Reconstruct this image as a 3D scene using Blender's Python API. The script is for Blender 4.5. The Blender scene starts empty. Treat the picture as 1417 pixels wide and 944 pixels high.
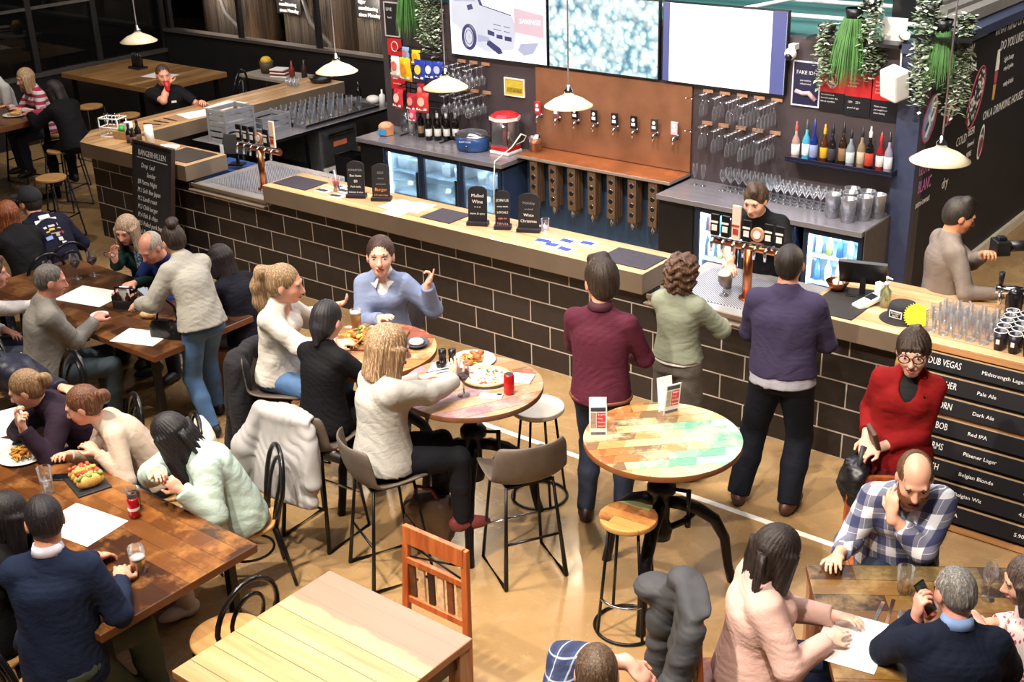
import bpy, math, random, numpy as np
from mathutils import Vector, Matrix
random.seed(7); rng=np.random.default_rng(7)
S=bpy.context.scene; COL=S.collection; PI=math.pi
def rad(a): return a*PI/180
def lin(h):
    if not isinstance(h,str): return (*h,1) if len(h)==3 else h
    h=h.lstrip('#'); o=[]
    for i in (0,2,4):
        c=int(h[i:i+2],16)/255; o.append(c/12.92 if c<=.04045 else ((c+.055)/1.055)**2.4)
    return (*o,1)
# ---------------------------------------------------------------- materials
class NT:
    def __init__(s,name):
        s.m=bpy.data.materials.new(name); s.m.use_nodes=True; s.t=s.m.node_tree; s.n=s.t.nodes
        s.b=s.n['Principled BSDF']; s.o=s.n['Material Output']
    def add(s,ty,**k):
        n=s.n.new(ty)
        for a,v in k.items():
            if a.startswith('i_'):
                n.inputs[int(a[2:]) if a[2:].isdigit() else a[2:].replace('_',' ')].default_value=v
            else: setattr(n,a,v)
        return n
    def ln(s,a,b): s.t.links.new(a,b)
    def co(s,kind='Object',scale=(1,1,1),rot=(0,0,0),loc=(0,0,0)):
        c=s.add('ShaderNodeTexCoord'); m=s.add('ShaderNodeMapping')
        m.inputs['Scale'].default_value=scale; m.inputs['Rotation'].default_value=rot; m.inputs['Location'].default_value=loc
        s.ln(c.outputs[kind],m.inputs[0]); return m.outputs[0]
    def noise(s,vec,scale=5,det=3,rough=.5,dist=0):
        n=s.add('ShaderNodeTexNoise'); n.inputs['Scale'].default_value=scale; n.inputs['Detail'].default_value=det
        n.inputs['Roughness'].default_value=rough; n.inputs['Distortion'].default_value=dist
        if vec is not None: s.ln(vec,n.inputs['Vector'])
        return n.outputs['Fac']
    def ramp(s,fac,stops,interp='LINEAR'):
        r=s.add('ShaderNodeValToRGB'); e=r.color_ramp.elements; r.color_ramp.interpolation=interp
        while len(e)<len(stops): e.new(.5)
        for x,(p,c) in zip(e,stops): x.position=p; x.color=lin(c)
        s.ln(fac,r.inputs[0]); return r.outputs[0]
    def mix(s,fac,a,b,mode='MIX'):
        m=s.add('ShaderNodeMix',data_type='RGBA',blend_type=mode)
        for i,v in ((0,fac),(6,a),(7,b)):
            if hasattr(v,'is_linked') or hasattr(v,'links'): s.ln(v,m.inputs[i])
            else: m.inputs[i].default_value=v if i==0 else lin(v)
        return m.outputs[2]
    def math(s,op,a,b=None,c=None):
        m=s.add('ShaderNodeMath',operation=op)
        for i,v in enumerate((a,b,c)):
            if v is None: continue
            if hasattr(v,'links'): s.ln(v,m.inputs[i])
            else: m.inputs[i].default_value=v
        return m.outputs[0]
    def sep(s,vec):
        n=s.add('ShaderNodeSeparateXYZ'); s.ln(vec,n.inputs[0]); return n.outputs
    def bump(s,fac,strength=.3,dist=.01):
        b=s.add('ShaderNodeBump'); b.inputs['Strength'].default_value=strength; b.inputs['Distance'].default_value=dist
        s.ln(fac,b.inputs['Height']); s.ln(b.outputs[0],s.b.inputs['Normal'])
    def done(s,col=None,rough=None,metal=None,spec=None):
        for k,v in (('Base Color',col),('Roughness',rough),('Metallic',metal),('Specular IOR Level',spec)):
            if v is None: continue
            if hasattr(v,'links'): s.ln(v,s.b.inputs[k])
            else: s.b.inputs[k].default_value=lin(v) if k=='Base Color' else v
        return s.m
MC={}
def mat(c,rough=.5,metal=0,var=.12,sc=14,bump=0,bs=60,stretch=(1,1,1),spec=None):
    """plain procedural surface: a colour with soft noise variation"""
    key=(c,rough,metal,var,sc,bump,bs,stretch)
    if key in MC: return MC[key]
    t=NT('surface_'+str(len(MC))); v=t.co(scale=stretch)
    l=lin(c)[:3]; a=tuple(max(0,x*(1-var)) for x in l); b=tuple(min(1,x*(1+var)) for x in l)
    f=t.noise(v,sc,4)
    col=t.ramp(f,[(.3,a),(.7,b)])
    if bump: t.bump(t.noise(v,bs,3),bump,.006)
    MC[key]=t.done(col,rough,metal,spec); return MC[key]
def wood(name,cols,scale=1,axis=0,rough=.4,plank=0,bump=.15,offs=0,pv=.55):
    """grain along `axis`; plank = plank width across"""
    t=NT(name); st=[14*scale]*3; st[axis]=1.1*scale
    v=t.co(scale=tuple(st),loc=(offs,offs,offs)); n=t.noise(v,1.6,6,.6,.6)
    col=t.ramp(n,[(.28+.44*i/(len(cols)-1),c) for i,c in enumerate(cols)])
    if plank:
        o=t.co(); s=t.sep(o); ac=s[1 if axis==0 else 0]
        q=t.math('MULTIPLY',ac,1/plank); fl=t.math('FLOOR',q); fr=t.math('FRACT',q)
        w=t.add('ShaderNodeTexWhiteNoise',noise_dimensions='1D'); t.ln(fl,w.inputs['W'])
        col=t.mix(t.math('MULTIPLY',w.outputs[0],pv),col,tuple(x*.35 for x in lin(cols[0])[:3]))
        e=t.math('LESS_THAN',fr,.035); col=t.mix(t.math('MULTIPLY',e,.75),col,(.012,.007,.004))
    t.bump(n,bump,.004)
    return t.done(col,rough)
def reclaimed(name,palette,plank=.11,rough=.3,rot=0,seed=0,worn='#e8c896',grad=0):
    """tabletop of mixed old painted boards"""
    t=NT(name); o=t.co(rot=(0,0,rad(rot)),loc=(seed*3.1,seed*1.7,0)); s=t.sep(o)
    q=t.math('MULTIPLY',s[1],1/plank); fl=t.math('FLOOR',q); fr=t.math('FRACT',q)
    off=t.math('MULTIPLY',fl,.37); qx=t.math('FLOOR',t.math('MULTIPLY',t.math('ADD',s[0],off),1.6))
    w=t.add('ShaderNodeTexWhiteNoise',noise_dimensions='2D'); cmb=t.add('ShaderNodeCombineXYZ'); t.ln(fl,cmb.inputs[0]); t.ln(qx,cmb.inputs[1]); t.ln(cmb.outputs[0],w.inputs['Vector'])
    n=len(palette); wv=w.outputs[0]
    if grad: wv=t.math('ADD',t.math('MULTIPLY',wv,.45),t.math('ADD',t.math('MULTIPLY',t.sep(t.co(rot=(0,0,rad(rot+20))))[0],grad),.28))
    base=t.ramp(wv,[(i/n,c) for i,c in enumerate(palette)],'CONSTANT')
    g=t.co(scale=(2.2,26,26),rot=(0,0,rad(rot))); gn=t.noise(g,1.5,6,.65,.5)
    col=t.mix(t.math('MULTIPLY',gn,.55),base,(.03,.015,.008))
    pn=t.noise(o,5,5,.65); col=t.mix(t.ramp(pn,[(.48,(0,0,0)),(.64,(.6,.6,.6))]),col,worn)
    col2=t.mix(t.math('MULTIPLY',t.math('LESS_THAN',fr,.03),.8),col,(.02,.01,.006))
    t.bump(gn,.12,.003)
    return t.done(col2,rough)
def glassmat(name,tint='#ffffff',clear=.86,rough=.03):
    t=NT(name); t.n.remove(t.b)
    tr=t.add('ShaderNodeBsdfTransparent'); tr.inputs[0].default_value=lin(tint)
    gl=t.add('ShaderNodeBsdfGlossy'); gl.inputs['Roughness'].default_value=rough
    fr=t.add('ShaderNodeFresnel'); fr.inputs[0].default_value=1.5
    f=t.math('ADD',t.math('MULTIPLY',fr.outputs[0],.9),(1-clear)*.5); f=t.math('MINIMUM',f,.9)
    m=t.add('ShaderNodeMixShader'); t.ln(f,m.inputs[0]); t.ln(tr.outputs[0],m.inputs[1]); t.ln(gl.outputs[0],m.inputs[2])
    df=t.add('ShaderNodeBsdfDiffuse'); df.inputs[0].default_value=(.9,.9,.93,1); m2=t.add('ShaderNodeMixShader'); t.ln(t.math('MULTIPLY',t.math('ADD',fr.outputs[0],.12),1-clear),m2.inputs[0]); t.ln(m.outputs[0],m2.inputs[1]); t.ln(df.outputs[0],m2.inputs[2])  # white diffuse share stands in for bright highlights on the glass
    t.ln(m2.outputs[0],t.o.inputs[0]); return t.m
def emit(name,c,st=1.0):
    t=NT(name); v=t.co(); f=t.noise(v,3,2); l=lin(c)[:3]
    col=t.ramp(f,[(.3,tuple(x*.92 for x in l)),(.7,l)])
    t.b.inputs['Base Color'].default_value=(.02,.02,.02,1); t.ln(col,t.b.inputs['Emission Color']); t.b.inputs['Emission Strength'].default_value=st
    t.b.inputs['Roughness'].default_value=.3
    return t.m
# ---------------------------------------------------------------- mesh builder
class MB:
    def __init__(s): s.v=[]; s.f=[]; s.m=[]; s.s=[]; s.M=Matrix.Identity(4)
    def at(s,x=0,y=0,z=0,rz=0,ry=0,rx=0):
        s.M=Matrix.Translation((x,y,z))@Matrix.Rotation(rad(rz),4,'Z')@Matrix.Rotation(rad(ry),4,'Y')@Matrix.Rotation(rad(rx),4,'X'); return s
    def raw(s,vs,fs,m=0,sm=False):
        b=len(s.v)
        for p in vs: s.v.append(tuple(s.M@Vector(p)))
        for f in fs: s.f.append(tuple(b+i for i in f)); s.m.append(m); s.s.append(sm)
        return s
    def box(s,lo,hi,m=0):
        x0,y0,z0=lo; x1,y1,z1=hi
        return s.raw([(x0,y0,z0),(x1,y0,z0),(x1,y1,z0),(x0,y1,z0),(x0,y0,z1),(x1,y0,z1),(x1,y1,z1),(x0,y1,z1)],
            [(3,2,1,0),(4,5,6,7),(0,1,5,4),(1,2,6,5),(2,3,7,6),(3,0,4,7)],m)
    def cbox(s,c,d,m=0): return s.box([a-b/2 for a,b in zip(c,d)],[a+b/2 for a,b in zip(c,d)],m)
    def tube(s,pts,r,m=0,n=8,closed=False,caps=True):
        P=[Vector(p) for p in pts]; N=len(P); rs=r if isinstance(r,(list,tuple)) else [r]*N
        T=[]
        for i in range(N):
            a=P[(i-1)%N] if (closed or i>0) else P[i]; b=P[(i+1)%N] if (closed or i<N-1) else P[i]
            d=(b-a); T.append(d.normalized() if d.length>1e-9 else Vector((0,0,1)))
        up=Vector((0,0,1)) if abs(T[0].z)<.9 else Vector((1,0,0))
        nrm=(up-T[0]*up.dot(T[0])).normalized(); vs=[]
        for i in range(N):
            nrm=nrm-T[i]*nrm.dot(T[i]); nrm.normalize(); bi=T[i].cross(nrm)
            k=1.0
            if (closed or 0<i<N-1):
                d1=(P[i]-P[(i-1)%N]).normalized(); k=1/max(.6,d1.dot(T[i]))
            for j in range(n):
                a=2*PI*j/n; vs.append(P[i]+(nrm*math.cos(a)+bi*math.sin(a))*rs[i]*k)
        fs=[]
        for i in range(N if closed else N-1):
            i2=(i+1)%N
            for j in range(n): fs.append((i*n+j,i*n+(j+1)%n,i2*n+(j+1)%n,i2*n+j))
        s.raw(vs,fs,m,True)
        if caps and not closed: 
            b=len(s.v)-N*n
            s.f.append(tuple(b+j for j in reversed(range(n)))); s.m.append(m); s.s.append(False)
            s.f.append(tuple(b+(N-1)*n+j for j in range(n))); s.m.append(m); s.s.append(False)
        return s
    def lathe(s,prof,m=0,n=20,sm=True,sx=1,sy=1):
        vs=[];fs=[];rows=[]
        for r,z in prof:
            if r<1e-6: rows.append([len(vs)]); vs.append((0,0,z))
            else:
                rows.append([len(vs)+j for j in range(n)])
                vs+= [(r*sx*math.cos(2*PI*j/n),r*sy*math.sin(2*PI*j/n),z) for j in range(n)]
        for a,b in zip(rows,rows[1:]):
            for j in range(n):
                k=(j+1)%n
                if len(a)==1 and len(b)==1: continue
                if len(a)==1: fs.append((a[0],b[k],b[j])) 
                elif len(b)==1: fs.append((a[j],a[k],b[0]))
                else: fs.append((a[j],a[k],b[k],b[j]))
        return s.raw(vs,fs,m,sm)
    def cyl(s,r,z0,z1,m=0,n=20,c=(0,0)):
        vs=[(c[0]+r*math.cos(2*PI*j/n),c[1]+r*math.sin(2*PI*j/n),z) for z in (z0,z1) for j in range(n)]
        s.raw(vs,[(j,(j+1)%n,n+(j+1)%n,n+j) for j in range(n)],m,True)
        b=len(s.v)-2*n
        s.f+=[tuple(b+j for j in reversed(range(n))),tuple(b+n+j for j in range(n))]; s.m+=[m,m]; s.s+=[False,False]
        return s
    def ball(s,c,r,m=0,n=14,k=8):
        if not isinstance(r,(list,tuple)): r=(r,r,r)
        vs=[];fs=[]
        for i in range(k+1):
            a=PI*i/k
            for j in range(n): b=2*PI*j/n; vs.append((c[0]+r[0]*math.sin(a)*math.cos(b),c[1]+r[1]*math.sin(a)*math.sin(b),c[2]-r[2]*math.cos(a)))
        for i in range(k):
            for j in range(n): fs.append((i*n+j,i*n+(j+1)%n,(i+1)*n+(j+1)%n,(i+1)*n+j))
        return s.raw(vs,fs,m,True)
    def prism(s,poly,z0,z1,m=0,sm=False):
        n=len(poly); vs=[(x,y,z0) for x,y in poly]+[(x,y,z1) for x,y in poly]
        return s.raw(vs,[tuple(reversed(range(n))),tuple(range(n,2*n))]+[(i,(i+1)%n,n+(i+1)%n,n+i) for i in range(n)],m,sm)
    def build(s,name,mats,parent=None,bev=0,seg=2):
        me=bpy.data.meshes.new(name); me.from_pydata(s.v,[],s.f)
        mats=mats if isinstance(mats,(list,tuple)) else [mats]
        for q in mats: me.materials.append(q)
        me.polygons.foreach_set('material_index',s.m); me.polygons.foreach_set('use_smooth',s.s); me.update()
        o=bpy.data.objects.new(name,me); COL.objects.link(o)
        if parent is not None: o.parent=parent
        if bev:
            b=o.modifiers.new('bevel','BEVEL'); b.width=bev; b.segments=seg; b.limit_method='ANGLE'; b.angle_limit=rad(40)
        return o
def tag(o,label,cat,group=None,kind=None):
    o['label']=label; o['category']=cat
    if group: o['group']=group
    if kind: o['kind']=kind
    return o
def thing(name,label,cat,loc=(0,0,0),rz=0,group=None):
    o=bpy.data.objects.new(name,None); o.empty_display_size=.05; COL.objects.link(o)
    o.location=loc; o.rotation_euler=(0,0,rad(rz)); return tag(o,label,cat,group)
def single(name,label,cat,mb,mats,loc=(0,0,0),rz=0,group=None,bev=0,rot=None):
    o=mb.build(name,mats,None,bev); o.location=loc; o.rotation_euler=rot or (0,0,rad(rz)); return tag(o,label,cat,group)
def struct(name,mb,mats,bev=0):
    o=mb.build(name,mats,None,bev); o['kind']='structure'; return o
def dup(root,loc,rz=0,label=None,group=None,rot=None):
    r=root.copy(); COL.objects.link(r); r.location=loc; r.rotation_euler=rot or (0,0,rad(rz))
    if label: r['label']=label
    if group: r['group']=group
    def kids(a,b):
        for ch in list(a.children):
            c=ch.copy(); COL.objects.link(c); c.parent=b; c.matrix_parent_inverse=ch.matrix_parent_inverse.copy(); kids(ch,c)
    kids(root,r); return r
def words(name,txt,parent,loc,rot,size,m,align='LEFT',ext=.0008,shear=0,sx=1):
    cu=bpy.data.curves.new(name,'FONT'); cu.body=txt; cu.size=size; cu.align_x=align; cu.align_y='CENTER'; cu.extrude=ext; cu.shear=shear; cu.resolution_u=2
    cu.materials.append(m); o=bpy.data.objects.new(name,cu); me=bpy.data.meshes.new_from_object(o); bpy.data.objects.remove(o); bpy.data.curves.remove(cu)
    o=bpy.data.objects.new(name,me); COL.objects.link(o); o.location=loc; o.rotation_euler=tuple(rad(a) for a in rot); o.scale=(sx,1,1)
    if parent is not None: o.parent=parent
    return o
def np_mesh(name,V,Q,mats,parent=None):
    me=bpy.data.meshes.new(name); n=len(Q)
    me.vertices.add(len(V)); me.vertices.foreach_set('co',V.astype(np.float32).ravel())
    me.loops.add(4*n); me.loops.foreach_set('vertex_index',Q.astype(np.int32).ravel())
    me.polygons.add(n); me.polygons.foreach_set('loop_start',np.arange(0,4*n,4,dtype=np.int32))
    me.polygons.foreach_set('use_smooth',np.ones(n,bool))
    for q in (mats if isinstance(mats,(list,tuple)) else [mats]): me.materials.append(q)
    me.update(calc_edges=True); me.validate()
    o=bpy.data.objects.new(name,me); COL.objects.link(o)
    if parent is not None: o.parent=parent
    return o
# ---------------------------------------------------------------- soft-body surfaces (smooth union of limbs, meshed)
def V3(*a): return np.array(a,float)
def nrm(a): return a/max(1e-9,np.linalg.norm(a))
def p_cone(a,b,ra,rb,k=.02,cut=None,mode='u'):
    a=np.asarray(a,float); b=np.asarray(b,float); ba=b-a; L=max(1e-9,ba@ba)
    def f(P):
        q=P-a; t=np.clip(q@ba/L,0,1); return np.linalg.norm(q-t[:,None]*ba,axis=1)-(ra+(rb-ra)*t)
    r=max(ra,rb); return (f,np.minimum(a,b)-r,np.maximum(a,b)+r,k,cut,mode)
def p_ell(c,F,r,k=.02,cut=None,mode='u'):
    c=np.asarray(c,float); r=np.asarray(r,float); F=np.asarray(F,float)
    def f(P):
        q=(P-c)@F.T; k0=np.linalg.norm(q/r,axis=1); k1=np.linalg.norm(q/(r*r),axis=1)+1e-9; return k0*(k0-1)/k1
    e=np.sqrt(((F*r[:,None])**2).sum(0)); return (f,c-e,c+e,k,cut,mode)
def p_ecap(a,b,side,w0,w1,cap=.05,k=.03,cut=None,mode='u'):
    """elliptic capsule: (half width along side, half depth) at both ends"""
    a=np.asarray(a,float); b=np.asarray(b,float); ax=b-a; L=np.linalg.norm(ax); ax=ax/max(L,1e-9)
    s=nrm(np.asarray(side,float)-ax*(side@ax)); g=np.cross(ax,s)
    def f(P):
        q=P-a; h=q@ax; t=np.clip(h/max(L,1e-9),0,1); q=q-(t*L)[:,None]*ax
        x=q@s;y=q@g;z=q@ax; w=w0[0]+(w1[0]-w0[0])*t; d=w0[1]+(w1[1]-w0[1])*t
        k0=np.sqrt((x/w)**2+(y/d)**2+(z/cap)**2); k1=np.sqrt((x/w**2)**2+(y/d**2)**2+(z/cap**2)**2)+1e-9
        return k0*(k0-1)/k1
    m=max(*w0,*w1,cap); return (f,np.minimum(a,b)-m,np.maximum(a,b)+m,k,cut,mode)
def p_chain(pts,side,ws,cap=.05,k=.03,cut=None,sub=4,mode='u'):
    """one smooth body through several elliptic sections"""
    A=np.array([np.concatenate([p,w]) for p,w in zip(pts,ws)],float); A=np.vstack([2*A[0]-A[1],A,2*A[-1]-A[-2]]); L=[]
    for i in range(1,len(A)-2):
        for j in range(sub):
            t=j/sub; L.append(.5*(2*A[i]+(A[i+1]-A[i-1])*t+(2*A[i-1]-5*A[i]+4*A[i+1]-A[i+2])*t*t+(3*A[i]-A[i-1]-3*A[i+1]+A[i+2])*t**3))
    L.append(A[-2]); seg=[p_ecap(a[:3],b[:3],side,a[3:],b[3:],cap) for a,b in zip(L,L[1:])]
    def f(P):
        d=seg[0][0](P)
        for q in seg[1:]: d=np.minimum(d,q[0](P))
        return d
    return (f,np.min([q[1] for q in seg],0),np.max([q[2] for q in seg],0),k,cut,mode)
def p_box(c,F,h,rnd=.01,k=.01,cut=None,mode='u'):
    c=np.asarray(c,float); h=np.asarray(h,float); F=np.asarray(F,float)
    def f(P):
        q=np.abs((P-c)@F.T)-(h-rnd); return np.linalg.norm(np.maximum(q,0),axis=1)+np.minimum(q.max(1),0)-rnd
    e=np.abs(F*h[:,None]).sum(0); return (f,c-e,c+e,k,cut,mode)
def smin(a,b,k):
    h=np.clip(.5+.5*(b-a)/k,0,1); return b+(a-b)*h-k*h*(1-h)
def ev_groups(prims,cent,half):
    """for each prim the rows of `cent` its influence reaches"""
    out=[]
    for p in prims:
        m=p[3]*1.2+half
        out.append(np.nonzero(((cent>p[1]-m)&(cent<p[2]+m)).all(1))[0])
    return out
def field(prims,idx,P,D,disp):
    n=P.shape[1]
    for p,ii in zip(prims,idx):
        if not len(ii): continue
        q=P[ii].reshape(-1,3); d=p[0](q)
        if p[4]:
            for (o,nn) in p[4]: d=np.maximum(d,(q-o)@nn)
        d=d.reshape(len(ii),n); k=max(p[3],1e-4)
        if p[5]=='u': D[ii]=smin(D[ii],d,k)
        else: D[ii]=-smin(-D[ii],d,k)
    if disp is not None: D+=disp(P.reshape(-1,3)).reshape(D.shape)
    return D
BB=8
def surf(prims,h,disp=None,pad=.01):
    us=[p for p in prims if p[5]=='u']
    lo=np.min([p[1] for p in us],0)-pad-2*h; hi=np.max([p[2] for p in us],0)+pad+2*h
    nb=np.ceil((hi-lo)/(BB*h)).astype(int); g=np.stack(np.meshgrid(*[np.arange(x) for x in nb],indexing='ij'),-1).reshape(-1,3)
    cent=lo+(g+.5)*BB*h; half=BB*h*.5
    near=np.zeros(len(g),bool)
    for p in us:
        m=half+pad+h; near|=((cent>p[1]-m)&(cent<p[2]+m)).all(1)
    g=g[near]; cent=cent[near]
    idx=ev_groups(prims,cent,half+.03); D=np.full((len(g),1),.2); D=field(prims,idx,cent[:,None,:],D,disp)
    keep=np.abs(D[:,0])<half*1.732*1.5+.01; g=g[keep]; cent=cent[keep]
    idx=ev_groups(prims,cent,half)
    r=np.arange(BB+1); off=np.stack(np.meshgrid(r,r,r,indexing='ij'),-1).reshape(-1,3)
    P=lo+(g[:,None,:]*BB+off[None])*h
    D=np.full((len(g),len(off)),.2); D=field(prims,idx,P,D,disp).reshape(-1,BB+1,BB+1,BB+1)
    # surface nets
    corners=[(i,j,k) for i in (0,1) for j in (0,1) for k in (0,1)]
    Cn=np.stack([D[:,i:i+BB,j:j+BB,k:k+BB] for i,j,k in corners],-1)
    neg=Cn<0; act=neg.any(-1)&~neg.all(-1)
    bi,ci,cj,ck=np.nonzero(act); c=Cn[bi,ci,cj,ck]
    base=g[bi]*BB+np.stack([ci,cj,ck],1)
    acc=np.zeros((len(c),3)); cnt=np.zeros(len(c))
    ca=np.array(corners,float)
    for x in range(8):
        for y in range(x+1,8):
            if np.abs(ca[x]-ca[y]).sum()!=1: continue
            a=c[:,x]; b=c[:,y]; mk=(a<0)!=(b<0); t=np.where(mk,a/np.where(mk,a-b,1),0)
            acc+=np.where(mk[:,None],ca[x]+(ca[y]-ca[x])*t[:,None],0); cnt+=mk
    V=lo+(base+acc/cnt[:,None])*h
    dim=(nb*BB+2).astype(np.int64)
    key=(base[:,0].astype(np.int64)*dim[1]+base[:,1])*dim[2]+base[:,2]
    order=np.argsort(key); ks=key[order]
    def find(bs):
        k=(bs[:,0].astype(np.int64)*dim[1]+bs[:,1])*dim[2]+bs[:,2]; p=np.searchsorted(ks,k); p=np.minimum(p,len(ks)-1)
        return np.where(ks[p]==k,order[p],-1)
    Q=[]
    for ax,ci2 in ((0,4),(1,2),(2,1)):
        a=c[:,0]<0; b=c[:,ci2]<0; e=np.nonzero(a!=b)[0]
        if not len(e): continue
        u=np.zeros(3,int); w=np.zeros(3,int); u[(ax+1)%3]=1; w[(ax+2)%3]=1
        q=np.stack([e,find(base[e]-u),find(base[e]-u-w),find(base[e]-w)],1)
        fl=~a[e]; q[fl]=q[fl][:,::-1]
        q=q[(q>=0).all(1)]; Q.append(q)
    Q=np.concatenate(Q)
    return V,Q
def wrinkle(amp=.003,f=38,seed=0):
    r=np.random.default_rng(seed); K=r.normal(size=(5,3)); K/=np.linalg.norm(K,axis=1)[:,None]; K*=f*r.uniform(.5,1.5,(5,1)); ph=r.uniform(0,6,5)
    def d(P):
        w=np.sin(P@K[0]+ph[0]+1.5*np.sin(P@K[1]*.5+ph[1])); w2=np.sin(P@K[2]+ph[2]+1.7*np.sin(P@K[3]*.6+ph[3])); w3=np.abs(np.sin(P@K[4]*2.1+ph[4]+2.2*w)); return amp*(w*.5+w2*.45-.55*w3+.25)
    return d
def blob(name,prims,h,mats,parent=None,disp=None,pad=.01):
    V,Q=surf(prims,h,disp,pad); return np_mesh(name,V,Q,mats,parent)
# ---------------------------------------------------------------- people
def rotm(yaw=0,pitch=0,roll=0):
    """rows: forward,left,up after roll, pitch (down +), yaw"""
    M=Matrix.Rotation(yaw,3,'Z')@Matrix.Rotation(pitch,3,'Y')@Matrix.Rotation(roll,3,'X'); M=np.array(M); return M.T
def ik(a,t,l1,l2,pole):
    d=t-a; L=np.linalg.norm(d); L=min(max(L,abs(l1-l2)+.02),(l1+l2)*.997); u=nrm(d); t=a+u*L
    x=(l1*l1-l2*l2+L*L)/(2*L); h=math.sqrt(max(0,l1*l1-x*x)); p=nrm(pole-u*(pole@u)); return a+u*x+p*h,t
SKIN={}
def skinmat(c):
    if c in SKIN: return SKIN[c]
    t=NT('skin_'+str(len(SKIN))); v=t.co(); f=t.noise(v,9,3); l=lin(c)[:3]
    col=t.ramp(f,[(.3,(l[0]*.92,l[1]*.82,l[2]*.8)),(.7,l)]); t.b.inputs['Subsurface Weight'].default_value=.06; t.b.inputs['Subsurface Radius'].default_value=(.02,.008,.005)
    SKIN[c]=t.done(col,.45); return SKIN[c]
HAIRM={}
def hairmat(c,c2=None,sc=1):
    k=(c,c2,sc)
    if k in HAIRM: return HAIRM[k]
    t=NT('hair_'+str(len(HAIRM))); v=t.co(scale=(150*sc,150*sc,9*sc)); n=t.noise(v,1,4,.6,.8)
    l=lin(c)[:3]; l2=lin(c2)[:3] if c2 else tuple(min(1,x*1.9+.01) for x in l)
    col=t.ramp(n,[(.35,tuple(x*.6 for x in l)),(.5,l),(.68,l2)]); t.bump(n,.5,.006)
    HAIRM[k]=t.done(col,.55); return HAIRM[k]
def hand_prims(w,hd,pn,side,s,curl=.35,spread=1.0,thumb=.5,point=False,k0=.012):
    """w wrist, hd hand direction, pn palm normal (out of the palm), side=+1 left hand; palm, four fingers, thumb"""
    hd=nrm(hd); pn=nrm(pn-hd*(pn@hd)); lat=np.cross(hd,pn)*side  # towards the thumb
    F=np.array([hd,lat,pn]); o=[p_cone(w-hd*.02,w+hd*.025*s,.027*s,.027*s,.012), p_ell(w+hd*.052*s,F,(.05*s,.042*s,.018*s),.012)]
    for i,(yy,L) in enumerate(((.031,.068),(.0105,.076),(-.0105,.07),(-.03,.055))):
        a=w+hd*(.086-.004*abs(i-1))*s+lat*yy*s; c=curl*(1+.12*i); sp=lat*yy*spread*2.2
        if point and i==0: c=.08
        if point and i>0: c=max(c,1.15)
        L*=s; p=a
        for j,fr in enumerate((.45,.32,.23)):
            ang=c*(.7+.75*j); d=nrm((hd+sp)*math.cos(ang)+pn*math.sin(ang)); q=p+d*L*fr
            o.append(p_cone(p,q,(.0092-.0008*j)*s,(.0086-.0009*j)*s,.0045)); p=q
    a=w+hd*.028*s+lat*.03*s+pn*.006*s; d=nrm(hd*.62+lat*.75+pn*.35*thumb); b=a+d*.04*s
    d2=nrm(hd*.9+lat*(.45-.6*thumb)+pn*.35*thumb); o.append(p_cone(a,b,.0135*s,.0112*s,.012)); o.append(p_cone(b,b+d2*.034*s,.0108*s,.0085*s,.005))
    return o
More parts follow.
